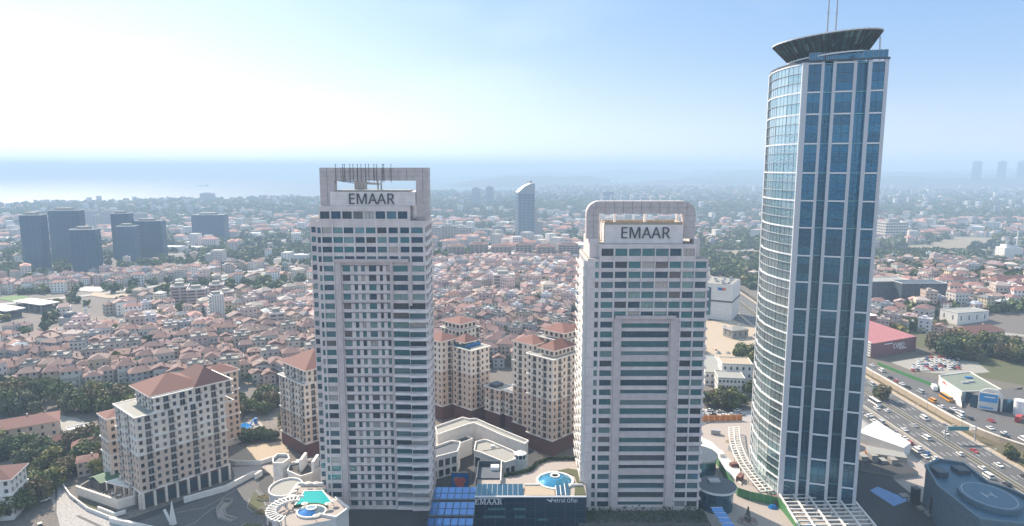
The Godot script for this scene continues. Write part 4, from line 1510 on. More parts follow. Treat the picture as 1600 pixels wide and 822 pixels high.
# ---- streets, courtyard and houses left of the first block ---------------------------------------------------------
func west_side() -> void:
	var b := MB.new()
	b.flat(M.road_pale, P([-232, -321, -222, -309, -216.5, -300.3, -211.3, -290.1, -200, -273.5, -185.7, -257, -176.9, -246, -168, -228, -120, -228, -140, -246, -153.5, -250, -161.9, -253.3, -175.1, -260.3, -189.7, -271.5, -199.6, -281.6, -211.3, -296.9, -224, -313]), 0.09)
	struct("road", b)
	var rm := MB.new()
	rm.flat(M.asphalt, P([-205, -285, -204.4, -285.4, -193, -268, -185.6, -256.6, -186.4, -256.4, -193.7, -267.6]), 0.115)
	rm.flat(M.asphalt, P([-176, -256, -162, -248, -158, -246, -159, -245.4, -163, -247.2, -177, -255.3]), 0.115)
	struct("road_seams", rm)
	var s := MB.new()
	s.flat(M.road_pale, P([-300, -262, -250, -300, -232, -321, -224, -313, -242, -293, -290, -252]), 0.07)
	struct("side_street", s)
	var lot := MB.new()
	lot.flat(M.roof_grey, P([-268.1, -363.5, -262.9, -368.6, -245.8, -363.5, -237.3, -356.9, -236.9, -345.9, -247.9, -341.3]), 0.1)
	struct("gravel_yard", lot)
	var kerb := thing("street_wall", "white retaining wall along the curve of the pale road below the courtyard", "wall")
	var kw := MB.new()
	kw.rim(M.white, P([-199.4, -281.3, -189.5, -271.2, -175, -259.9, -161.8, -252.9, -153, -249.5, -140, -245, -128, -240]), 0, 1.5, 0.5, false)
	part(kerb, "wall", kw)
	var kw2 := MB.new()
	kw2.rim(M.white, P([-160, -250.2, -150, -246.8, -135, -240.8]), 0, 2.2, 0.4, false)
	part(kerb, "inner_wall", kw2)
	# restaurant court with pale walls and a green shed roof
	var t := thing("courtyard", "walled brown courtyard with pale coping between road and twin-roofed block", "courtyard")
	var c := MB.new()
	c.prism(M.concrete, M.tan, P([-186.4, -271.5, -161.3, -259.1, -157.4, -262.8, -166.1, -275.6, -180.4, -281.9, -185.5, -277.7]), 0, 1.2)
	part(t, "floor", c)
	var cw := MB.new()
	cw.rim(M.cream, P([-186.4, -271.5, -161.3, -259.1, -157.4, -262.8]), 1.2, 5.0, 0.9, false)
	cw.rim(M.concrete, P([-186.4, -271.5, -185.5, -277.7, -180.4, -281.9]), 1.2, 4.4, 0.7, false)
	part(t, "wall", cw)
	var gd := MB.new()
	gd.prism(M.concrete, M.grass, P([-184, -268.5, -162, -258.0, -158, -255.5, -170, -258.5, -186, -267.5]), 0, 0.6)
	gd.rim(M.white, P([-170, -259.2, -160, -254, -157.5, -256.4]), 0.6, 2.2, 0.6, false)
	part(t, "grass_bank", gd)
	for i in 9:
		var tb := thing("cafe_table", "small cafe table on the brown courtyard floor", "table", Vector3(-178 + (i % 5) * 3.6, 1.2, -271 - (i / 5) * 3.2 + (i % 5) * 1.6), 0.3 * i, "cafe tables in the courtyard")
		var q := MB.new()
		q.slab(M.white if i % 3 else M.iron, Vector3(0, 0.74, 0), Vector3(1.3, 0.08, 1.3))
		q.cyl(M.iron, Vector3.ZERO, 0.25, 0.06, 0.7, 8)
		for k in 4:
			q.slab(M.iron, Vector3(cos(k * PI / 2) * 1.0, 0.42, sin(k * PI / 2) * 1.0), Vector3(0.45, 0.1, 0.45))
			q.slab(M.iron, Vector3(cos(k * PI / 2) * 1.2, 0.7, sin(k * PI / 2) * 1.2), Vector3(0.3, 0.5, 0.3))
		part(tb, "table_and_chairs", q)
	t = thing("green_roofed_shed", "long low shed with a green metal roof above the brown courtyard", "shed")
	var gs := MB.new()
	gs.prism(M.concrete_dark, M.concrete_dark, P([-185.0, -277.7, -174, -291.7, -166, -286, -178, -273.5]), 0, 5.2)
	part(t, "wall", gs)
	var gr := MB.new()
	gr.quad(M.roof_green, Vector3(-177.2, 5.4, -272.9), Vector3(-165.2, 5.4, -285.8), Vector3(-170.2, 6.9, -289.4), Vector3(-182, 6.9, -276))
	gr.quad(M.roof_green, Vector3(-182, 6.9, -276), Vector3(-170.2, 6.9, -289.4), Vector3(-174.6, 5.5, -292.4), Vector3(-185.8, 5.5, -278.2))
	part(t, "roof", gr)
	t = thing("garden_pavilion", "open pavilion with flat white roof beside the green-roofed shed", "pavilion")
	var wr := MB.new()
	wr.prism(M.white, M.white, P([-180.2, -280.4, -165.2, -275.6, -160.5, -268.2, -176, -274.5]), 5.0, 5.5)
	part(t, "roof", wr)
	for q in [[-175.5, -274.6], [-170.5, -272.5], [-165.5, -270.3], [-161, -268.6]]:
		var po := MB.new()
		po.box(M.cream, Vector3(q[0] - 0.3, 1.2, q[1] - 0.3), Vector3(q[0] + 0.3, 5.0, q[1] + 0.3))
		part(t, "post", po)
	var bk := MB.new()
	bk.prism(M.cream, M.cream, P([-179.5, -279.6, -165.2, -275, -165.4, -274.5, -179.8, -279]), 1.2, 4.9)
	part(t, "back_wall", bk)
	# large hall, long sheds, villas and the near block with a dark roof
	simple_house("hall", "large hall with a broad pinkish roof at the edge of the grey yard", Vector3(-262, 0, -334), 33.0, 44, 17, 8.0, 3.0, "tan", "roof_red", 9)
	simple_house("long_shed", "long low shed with pink tiled roof beside the grey yard", Vector3(-229.5, 0, -323), 42.0, 17, 6.5, 4.5, 2.0, "tan", "roof_red", 4)
	simple_house("canteen", "low canteen with flat white roof at the corner of the grey yard", Vector3(-229, 0, -339), 42.0, 10, 5, 4, 0.0, "cream", "white", 3)
	simple_house("canteen", "low white-roofed outbuilding under the trees behind the twin-roofed block", Vector3(-200, 0, -336), 30.0, 9, 6, 4, 0.0, "cream", "white", 3)
	simple_house("villa", "pale villa with a hipped pink roof among the trees by the long shed", Vector3(-208, 0, -314), 35.0, 13, 11, 6.5, 2.5, "cream", "roof_red", 4)
	simple_house("villa", "small red-walled villa with cluttered flat roof among trees above the courtyard", Vector3(-196.5, 0, -295), 30.0, 8, 8, 7, 1.2, "tan", "roof_red_dark", 3)
	var t2 := thing("apartment_house", "grey block with a dark maroon roof in the near left corner", "apartment house")
	wing(t2, Vector3(-226, 0, -246), 14, 27, 14, 1, 5, 3.2, "fr", "white", "white", 3, 0)
	hip_on(t2, Vector3(-226, 0, -246), 14, 27, 14, 17, 3.2, 0.8, "roof_red_dark")
	put_windows(t2, 60)
	# drive and yard beyond the first block
	var dr := MB.new()
	dr.flat(M.asphalt, P([-139, -262, -126, -276.5, -119.7, -290, -116, -291.5, -112, -280, -99.6, -264, -96, -246, -96, -225, -150, -225, -150, -250]), 0.09)
	struct("driveway", dr)
	var kb := MB.new()
	for path in [P([-137, -258, -128, -262, -124, -270, -120, -280, -116.5, -287]), P([-132, -244, -126, -250, -125, -258, -121, -270]), P([-112, -277, -107, -271, -103, -264, -106, -258, -110, -262, -112, -270]), P([-106, -250, -108, -244, -104, -238, -99, -240, -98, -248]), P([-129, -240, -120, -244, -112, -244, -108, -236])]:
		kb.rim(M.concrete, path, 0.0, 0.26, 0.3, false)
	struct("driveway_kerbs", kb)
	var gb := MB.new()
	gb.flat(M.grass, P([-112.4, -276, -107.5, -270.5, -103.4, -263.8, -106, -259, -109.8, -262.6, -111.6, -270.4]), 0.16)
	gb.flat(M.grass, P([-106, -250, -108, -244, -104, -238, -99, -240, -98, -248]), 0.16)
	gb.flat(M.paving, P([-122, -266.8, -118.2, -265.6, -118.4, -259, -115, -254, -110.6, -252.2, -113, -250.8, -118.6, -253.6, -121.6, -259.6]), 0.17)
	struct("driveway_beds", gb)
	var foot := MB.new()
	foot.flat(M.paving, P([-125, -284, -119.7, -296, -116.0, -298.6, -108.5, -289, -102.5, -270, -95.5, -258, -93, -262, -99, -284, -108, -302, -118, -303, -132, -300, -127, -291]), 0.13)
	struct("footpath", foot)
	var yard := MB.new()
	yard.flat(M.sand, P([-138.6, -308.7, -133.4, -325.6, -117.1, -331.7, -111, -318, -117, -305.8, -132.5, -303.8]), 0.1)
	struct("sandy_yard", yard)
	tag(wall_along("garden_wall", P([-139, -306, -131, -302.6, -120, -302.8, -112, -311]), 0, 2.2, 0.6, "white"), "curving white garden wall round the sandy yard behind the twin-roofed block", "wall")
	tag(wall_along("ramp_wall", P([-138, -266.5, -125, -277, -118.5, -290.5, -115, -291.5, -116.3, -288]), 0, 2.6, 0.8, "white"), "pale ramp wall running along the foot of the twin-roofed block", "wall")
	tag(wall_along("planter_wall", P([-119, -268.5, -122.3, -267.6, -121.6, -259.4, -118.5, -253.4, -113, -250.6]), 0, 1.2, 0.45, "concrete"), "curved pale planter wall in the shaded driveway, outer curve", "wall")
	tag(wall_along("planter_wall", P([-117.8, -266, -118.6, -260, -115.5, -254.6, -110.4, -252]), 0, 1.2, 0.45, "concrete"), "curved pale planter wall in the shaded driveway, inner curve", "wall")
	for q in [[-101.8, -257.5, "round red flower bed beside the driveway nearest the pergola"], [-105.5, -270, "round red flower bed at the top of the shaded driveway"]]:
		var fb := thing("flower_bed", q[2], "flower bed", Vector3(q[0], 0.1, q[1]))
		var fm := MB.new()
		fm.prism(M.concrete, M.grass, ell(0, 0, 3.6, 2.6, 20), 0, 0.5)
		part(fb, "bed", fm)
		var fl := MB.new()
		var fr: StandardMaterial3D = M.red_flowers
		for i in 120:
			var a := rng.randf() * TAU
			var r := sqrt(rng.randf())
			var p := Vector3(cos(a) * r * 3.4, 0.62, sin(a) * r * 2.4)
			fl.tri(fr, p + rv(0.3), p + rv(0.3), p + rv(0.3))
		part(fb, "flowers", fl)
	var ob := thing("white_ornament", "tall white pointed ornament on the shaded driveway with a lower fin", "ornament", Vector3(-134.5, 0.1, -249.5))
	var om := MB.new()
	om.cyl(M.white, Vector3.ZERO, 1.5, 0.12, 9.5, 5)
	part(ob, "spike", om)
	var of := MB.new()
	of.bar(M.white, Vector3(-1.4, 0.5, -0.5), Vector3(-4.0, 5.2, -1.5), 0.9, 0.5)
	part(ob, "fin", of)
	# round-roofed pavilions left of the pool terrace
	t = shop_block("oval_pavilion", "low pavilion with a pale oval roof beside the pool terrace", ell(-95.5, -267.5, 6.6, 8.2, 26), 0, 6, "white", "roof_grey", 0.8)
	t = shop_block("octagon_pavilion", "white octagonal pavilion with a sunken roof well near the sandy yard", P([-108.5, -288.9, -108.0, -293.8, -103.1, -293.6, -101.0, -288.9, -102.5, -284.3, -106.4, -284.3]), 0, 8.4, "white", "slate", 1.3)
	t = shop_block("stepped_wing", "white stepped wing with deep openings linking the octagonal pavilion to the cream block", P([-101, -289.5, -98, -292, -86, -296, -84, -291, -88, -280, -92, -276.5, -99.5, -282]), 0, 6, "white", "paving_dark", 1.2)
	var fin := MB.new()
	for q in [[-94, -287], [-88, -285]]:
		fin.box(M.white, Vector3(q[0] - 0.6, 6, q[1] - 4), Vector3(q[0] + 0.6, 11.5, q[1] + 4))
	fin.box(M.white, Vector3(-97.5, 8.6, -289), Vector3(-93.5, 9.1, -286))
	part(t, "fin_wall", fin)
	# the blue pool behind the first block
	var pl := thing("garden_pool", "bright blue garden pool with pale deck behind the twin-roofed block", "pool")
	var pm := MB.new()
	pm.prism(M.white, M.pool_blue, P([-152.7, -345.8, -147.5, -355.5, -140.8, -350.5, -144.0, -345.8, -146.0, -337.9]), 0.05, 0.45)
	part(pl, "water", pm)
	var pd := MB.new()
	pd.prism(M.paving, M.paving, P([-147.5, -356.0, -139.6, -356.9, -134.7, -348.9, -139.8, -346.4, -140.6, -350.4]), 0.05, 0.4)
	part(pl, "deck", pd)
	var sl := MB.new()
	var blue := smat("slide_blue", Color(0.05, 0.2, 0.5), 0.4)
	sl.bar(blue, Vector3(-143.5, 0.4, -351), Vector3(-141.5, 3.4, -354), 0.9, 0.4)
	sl.box(blue, Vector3(-142, 0.4, -355.2), Vector3(-140.6, 3.4, -353.8))
	part(pl, "slide", sl)

func wall_along(called: String, path: PackedVector2Array, y0: float, y1: float, w: float, m: String) -> MeshInstance3D:
	var b := MB.new()
	b.rim(M[m], path, y0, y1, w, false)
	return part(self, called, b)

# a single house with proud-framed windows; used for the houses that stand out
func simple_house(called: String, label: String, at: Vector3, deg: float, w: float, d: float, h: float, roof_h: float, wall: String, roof: String, bays: int, floors := 0, group := "") -> Node3D:
	if at.z < -560:
		at.y = ground(at.x, at.z) - 0.3
	var t := thing(called, label, "house" if w < 25 else "building", at, deg_to_rad(deg), group)
	var nf := floors if floors > 0 else maxi(1, int(h / 3.2))
	var fh := h / nf
	var b := MB.new()
	var fs := [[Transform3D(Basis(), Vector3(-w / 2, 0, d / 2)), w], [Transform3D(Basis(Vector3.UP, -PI / 2), Vector3(-w / 2, 0, -d / 2)), d], [Transform3D(Basis(Vector3.UP, PI / 2), Vector3(w / 2, 0, d / 2)), d], [Transform3D(Basis(Vector3.UP, PI), Vector3(w / 2, 0, -d / 2)), w]]
	for f in fs:
		var n := maxi(1, int(round(bays * f[1] / w)))
		var hs := []
		for k in nf:
			for i in n:
				var r := Rect2((i + 0.5) * f[1] / n - 0.65, k * fh + fh * 0.3, 1.3, fh * 0.45)
				hs.append(r)
				pane(f[0], r, 0.2, 0, false, 1)
		b.facade(M[wall], f[0], 0, f[1], -2.0, h, hs, 0.35)
	b.box(M.concrete_dark, Vector3(-w / 2 + 0.5, 0, -d / 2 + 0.5), Vector3(w / 2 - 0.5, h - 0.05, d / 2 - 0.5))
	part(t, "wall", b)
	var r := MB.new()
	if roof_h > 0:
		var x := maxf(w, d)
		var z := minf(w, d)
		r.hip(M[roof], x, z, h, roof_h, z * 0.4, 0.6, Transform3D(Basis(Vector3.UP, PI / 2 if d > w else 0.0), Vector3.ZERO))
	else:
		r.box(M[roof], Vector3(-w / 2 - 0.1, h, -d / 2 - 0.1), Vector3(w / 2 + 0.1, h + 0.35, d / 2 + 0.1))
		r.rim(M.white, P([-w / 2, -d / 2, w / 2, -d / 2, w / 2, d / 2, -w / 2, d / 2]), h + 0.35, h + 0.9, 0.25)
	part(t, "roof", r)
	if roof_h > 0 and w > 7:
		var c := MB.new()
		c.box(M.tan, Vector3(w * 0.18, h + roof_h * 0.4, -0.9), Vector3(w * 0.18 + 0.8, h + roof_h + 0.9, -0.1))
		part(t, "chimney", c)
	put_windows(t, 60 if w > 12 else 24)
	return t

# ---- the plaza and building site between the round-shouldered tower and the glass tower --------------------------------
func plaza_between_towers() -> void:
	var b := MB.new()
	b.flat(M.paving, P([80, -300, 96, -345, 118, -362, 150, -352, 196, -335, 196, -246, 180, -215, 76, -215]), 0.07)
	struct("plaza", b)
	var st := MB.new()
	st.flat(M.road_pale, P([98, -388, 122, -372, 196, -386, 196, -340, 150, -352, 118, -362, 100, -350]), 0.09)
	struct("site_road", st)
	var t := thing("round_pavilion", "round dark glass pavilion with grey disc roof at the foot of the round-shouldered tower", "pavilion")
	var p := MB.new()
	p.prism(M.deep_b, M.slate, ell(85, -263.5, 6.8, 7.2, 30), 0, 8.6)
	part(t, "glass_drum", p)
	var r := MB.new()
	r.prism(M.white, M.slate, ell(85, -263.5, 8.0, 8.2, 34), 8.62, 9.6)
	r.box(M.steel, Vector3(82.5, 9.61, -268), Vector3(87, 10.4, -264.5))
	part(t, "roof", r)
	t = thing("round_pavilion", "smaller grey-roofed glass pavilion behind the dark round one", "pavilion")
	p = MB.new()
	p.prism(M.deep_b, M.slate, ell(87, -298, 8, 9, 26), 0, 7.2)
	part(t, "glass_drum", p)
	r = MB.new()
	r.prism(M.roof_grey, M.slate, ell(87, -298, 8.8, 9.8, 26), 7.22, 7.9)
	part(t, "roof", r)
	t = thing("glass_link", "sloping blue glass link roof in the near corner beside the round-shouldered tower", "canopy")
	for i in 7:
		p = MB.new()
		p.quad(M.canopy_blue, Vector3(78.5 + i * 0.4, 7.0 - i * 0.4, -246 + i * 3.2), Vector3(83 + i * 0.4, 7.0 - i * 0.4, -246 + i * 3.2), Vector3(83 + i * 0.4, 7.3 - i * 0.4, -249 + i * 3.2), Vector3(78.5 + i * 0.4, 7.3 - i * 0.4, -249 + i * 3.2))
		p.slab(M.white_metal, Vector3(80.7 + i * 0.4, 7.2 - i * 0.4, -249 + i * 3.2), Vector3(4.7, 0.2, 0.2))
		part(t, "pane", p)
	p = MB.new()
	for i in 3:
		p.slab(M.steel, Vector3(80.5 + i, 3.4 - i * 0.5, -247 + i * 9), Vector3(0.3, 6.8 - i, 0.3))
	part(t, "post", p)
	# green site fence
	var fp := P([97.8, -312.5, 97.0, -290, 97.0, -272.3, 101.2, -268.6, 110.8, -263.7, 111.3, -259.1, 111.2, -240])
	t = thing("site_fence", "green boarded site fence curving across the plaza below the glass tower", "fence")
	for i in fp.size() - 1:
		var n := maxi(1, int(fp[i].distance_to(fp[i + 1]) / 2.4))
		for k in n:
			var a := fp[i].lerp(fp[i + 1], float(k) / n)
			var c := fp[i].lerp(fp[i + 1], (k + 0.97) / n)
			var q := MB.new()
			q.bar(M.fence_green, Vector3(a.x, 2.0, a.y), Vector3(c.x, 2.0, c.y), 0.1, 3.9)
			q.slab(M.steel, Vector3(a.x, 2.0, a.y), Vector3(0.14, 4.1, 0.14))
			part(t, "panel", q)
	b = MB.new()
	b.prism(M.white, M.white, P([97, -338, 102.4, -327.9, 106, -296, 102, -282, 99.5, -292.6, 97.5, -312.5, 94, -329.7]), 0, 0.8)
	tag(part(self, "pale_ramp", b), "long pale ramp roof running down the plaza beside the green fence", "ramp")
	t = thing("planter_tree", "small conifer in a round red flower bed on the near plaza", "tree", Vector3(94, 0.1, -251))
	p = MB.new()
	p.prism(M.concrete, M.concrete, ell(0, 0, 4.0, 3.2, 22), 0, 0.6)
	part(t, "bed", p)
	p = MB.new()
	for i in 150:
		var a := rng.randf() * TAU
		var rr := sqrt(rng.randf())
		var q := Vector3(cos(a) * rr * 3.7, 0.75, sin(a) * rr * 2.9)
		p.tri(M.red_flowers, q + rv(0.35), q + rv(0.35), q + rv(0.35))
	part(t, "flowers", p)
	p = MB.new()
	for i in 420:
		var y := rng.randf() * 5.5
		var a := rng.randf() * TAU
		var rr := (1.0 - y / 6.0) * 1.5 * rng.randf_range(0.5, 1.0)
		var q := Vector3(cos(a) * rr, 0.8 + y, sin(a) * rr)
		p.tri(M.hedge_leaf, q + rv(0.3), q + rv(0.3), q + rv(0.3))
	part(t, "crown", p)
	# white pergolas of the glass tower
	t = thing("tower_pergola", "white beam pergola spreading in front of the glass tower's facets", "pergola")
	var u := Vector3(112.6, 3.6, -266.3)
	var ax := Vector3(29.5, 0, -1.0)
	var az := Vector3(-3.5, 0, 36.0)
	for i in 6:
		p = MB.new()
		p.bar(M.white, u + ax * (i / 5.0) + Vector3(0, 0.25, 0), u + ax * (i / 5.0) + az + Vector3(0, 0.25, 0), 0.6, 0.7)
		part(t, "beam", p)
	for i in 13:
		p = MB.new()
		p.bar(M.white, u + az * (i / 12.0), u + az * (i / 12.0) + ax, 0.4, 0.35)
		part(t, "cross_beam", p)
	for i in 6:
		for k in 4:
			p = MB.new()
			var q := u + ax * (i / 5.0) + az * (k / 3.0)
			p.box(M.white, Vector3(q.x - 0.2, 0, q.z - 0.2), Vector3(q.x + 0.2, 3.6, q.z + 0.2))
			part(t, "post", p)
	t = thing("flank_pergola", "white ladder-like pergola strip along the glass tower's curved flank", "pergola")
	for i in 26:
		var a := i / 25.0
		var q := Vector3(117.5, 3.4, -341).lerp(Vector3(108.2, 3.4, -270), a) + Vector3(-4.0 * sin(a * PI), 0, 0)
		p = MB.new()
		p.bar(M.white, q + Vector3(-2.6, 0, 0.4), q + Vector3(3.4, 0, -0.6), 0.5, 0.35)
		if i % 4 == 0:
			p.slab(M.white, q + Vector3(-2.2, -1.7, 0.3), Vector3(0.3, 3.3, 0.3))
			p.slab(M.white, q + Vector3(2.8, -1.7, -0.4), Vector3(0.3, 3.3, 0.3))
		part(t, "cross_beam", p)
		if i < 25:
			var q2 := Vector3(117.5, 3.4, -341).lerp(Vector3(108.2, 3.4, -270), (i + 1) / 25.0) + Vector3(-4.0 * sin((i + 1) / 25.0 * PI), 0, 0)
			p = MB.new()
			for s in [-2.4, 0.2, 3.0]:
				p.bar(M.white, q + Vector3(s, 0.3, 0), q2 + Vector3(s, 0.3, 0), 0.4, 0.4)
			part(t, "rail", p, Transform3D(), true)
	# low sandy stores, pallets and huts of the building site
	var kinds := [["blue_tarpaulin", "pool_blue"], ["material_stack", "sand"], ["site_hut", "white"], ["red_container", "roof_red"], ["site_hut", "steel"]]
	var spots := [[108, -262, 0, "blue tarpaulin heap against the green fence below the glass tower"], [118, -247, 0, "blue tarpaulin heap beside the tower pergola"], [105, -300, 3, "red container on the pale strip beside the curved flank"], [103, -287, 3, "second red container nearer the curved flank's corner"], [102, -312, 2, "white site hut on the strip between ramp and flank pergola"], [112, -330, 1, "sand-coloured pallet stack beside the flank pergola's far end"], [108, -340, 4, "grey steel hut behind the flank pergola"], [98, -345, 1, "sand-coloured pallet stack at the head of the pale ramp"], [111, -266, 3, "small red container by the glass tower's corner fin"], [110, -318, 4, "grey hut half way along the flank pergola"], [96, -352, 0, "blue tarpaulin heap on the site road"]]
	for q in spots:
		var kd: Array = kinds[q[2]]
		var h := thing(kd[0], q[3], kd[0].replace("_", " ").split(" ")[1], Vector3(q[0], 0.1, q[1]), rng.randf() * 3.0)
		p = MB.new()
		if q[2] == 0 or q[2] == 1:
			for k in 5:
				var c := rv(1.0)
				p.cyl(M[kd[1]], Vector3(c.x, 0, c.z), 1.5, 0.5, rng.randf_range(0.8, 1.6), 7)
		else:
			p.box(M[kd[1]], Vector3(-2.4, 0.15, -1.1), Vector3(2.4, 2.4, 1.1))
			for k in 8:
				p.box(M.iron if q[2] != 3 else M.roof_red_dark, Vector3(-2.3 + k * 0.6, 0.3, 1.1), Vector3(-2.2 + k * 0.6, 2.25, 1.16))
		part(h, "body", p)
	t = thing("orange_hoarding", "long orange hoarding along the site road behind the plaza", "hoarding")
	for i in 9:
		p = MB.new()
		p.box(M.hoarding, Vector3(100 + i * 3.2, 0, -358 - i * 0.2), Vector3(103 + i * 3.2, 3.4, -357.8 - i * 0.2))
		part(t, "panel", p)
	# offices further back
	shopped_office()

func shopped_office() -> void:
	var o := simple_house("office_building", "white three-storey office with rows of square windows left of the glass tower's flank", Vector3(137, 0, -409), -8.0, 16, 15, 10.5, 0.0, "white", "roof_grey", 7, 3)
	o.set_meta("category", "building")
	simple_house("office_building", "taller white office with flat sandy roof behind the three-storey one", Vector3(146, 0, -426), -8.0, 19, 16, 14.5, 0.0, "white", "sand", 5, 3)
	simple_house("office_building", "long low white office wing with grey roof running back from the three-storey one", Vector3(134, 0, -440), -8.0, 12, 40, 8.5, 0.0, "white", "roof_grey", 4, 2)
	simple_house("workshop", "low workshop with pale roof behind the round-shouldered tower's right edge", Vector3(122, 0, -470), -8.0, 14, 26, 6, 1.5, "cream", "white", 4, 1)
	simple_house("workshop", "grey shed with pitched roof on the open building site", Vector3(187, 0, -548), 20.0, 16, 12, 7, 2.2, "concrete", "concrete", 3, 1)
	simple_house("store", "small green-roofed store beside the bare site", Vector3(140, 0, -505), 10.0, 12, 18, 6, 0.0, "cream", "roof_green", 3, 1)
	var t := thing("white_store_building", "white windowless store building with a small blue and red sign behind the round-shouldered tower", "building")
	var xf := turned(Vector3(178, 0, -618), -28)
	var b := MB.new()
	b.box(M.white, Vector3(0, 0, -40), Vector3(27, 17, 0), xf)
	b.box(M.concrete_dark, Vector3(-0.5, 17, -40.5), Vector3(27.5, 18.5, 0.5), xf)
	b.box(M.white, Vector3(-0.2, 18.5, -40.2), Vector3(27.2, 33, 0.2), xf)
	b.box(M.deep_c, Vector3(-1, 4, 0.21), Vector3(8, 30, 0.5), xf)
	part(t, "wall", b)
	var r := MB.new()
	r.box(M.concrete, Vector3(0.5, 33, -39.5), Vector3(26.5, 33.6, -0.5), xf)
	for i in 14:
		var c := Vector3(rng.randf_range(3, 24), 33.6, rng.randf_range(-36, -4))
		r.box(M.steel, c - Vector3(1, 0, 1), c + Vector3(rng.randf_range(0.5, 2), rng.randf_range(0.8, 2.4), 1.2), xf)
	part(t, "roof", r)
	r = MB.new()
	r.box(M.pool_blue, Vector3(14, 28, 0.25), Vector3(18, 30.5, 0.5), xf)
	r.box(M.screen_red, Vector3(18.2, 28, 0.25), Vector3(21, 30.5, 0.5), xf)
	part(t, "wall_sign", r)
	var s := MB.new()
	s.flat(M.sand, P([150, -480, 215, -470, 222, -560, 205, -610, 150, -600, 140, -540]), 0.1)
	struct("building_site", s)
	for i in 16:
		var a := Vector3(rng.randf_range(152, 205), 0.1, rng.randf_range(-590, -490))
		var m := thing("material_heap", ["pale gravel heap on the open building site behind the offices", "stack of timber on the open building site behind the offices"][i % 2], "heap", a, rng.randf() * 3, "heaps on the building site")
		var q := MB.new()
		if i % 2 == 0:
			q.cyl(M.roof_grey, Vector3.ZERO, rng.randf_range(1.6, 3.2), 0.3, rng.randf_range(1, 2.2), 9)
		else:
			for k in 4:
				q.box(M.tan, Vector3(-2, k * 0.35, -0.8 + k * 0.05), Vector3(2, k * 0.35 + 0.3, 0.8))
		part(m, "heap", q)

# ---- motorway ------------------------------------------------------------------------------------------------------------
const ROAD_N := -900.0
const ROAD_S := -150.0
func bend(z: float) -> float:      # the road swings slightly to the right in the distance
	return 30.0 * ss(-430, -900, z)

func sweep(z: float) -> float:     # the retaining wall swings away from the motorway at its near end
	return 11.0 * pow(clampf((z + 360.0) / 44.0, 0, 1), 2.2) + maxf(0, z + 316.0) * 0.5

func strip(b: MB, m, x0: float, x1: float, y: float) -> void:
	var n := 30
	for i in n:
		var za := lerpf(ROAD_S, ROAD_N, float(i) / n)
		var zb := lerpf(ROAD_S, ROAD_N, float(i + 1) / n)
		b.quad(m, Vector3(x0 + bend(za), y + ground(x0, za), za), Vector3(x1 + bend(za), y + ground(x0, za), za), Vector3(x1 + bend(zb), y + ground(x0, zb), zb), Vector3(x0 + bend(zb), y + ground(x0, zb), zb))

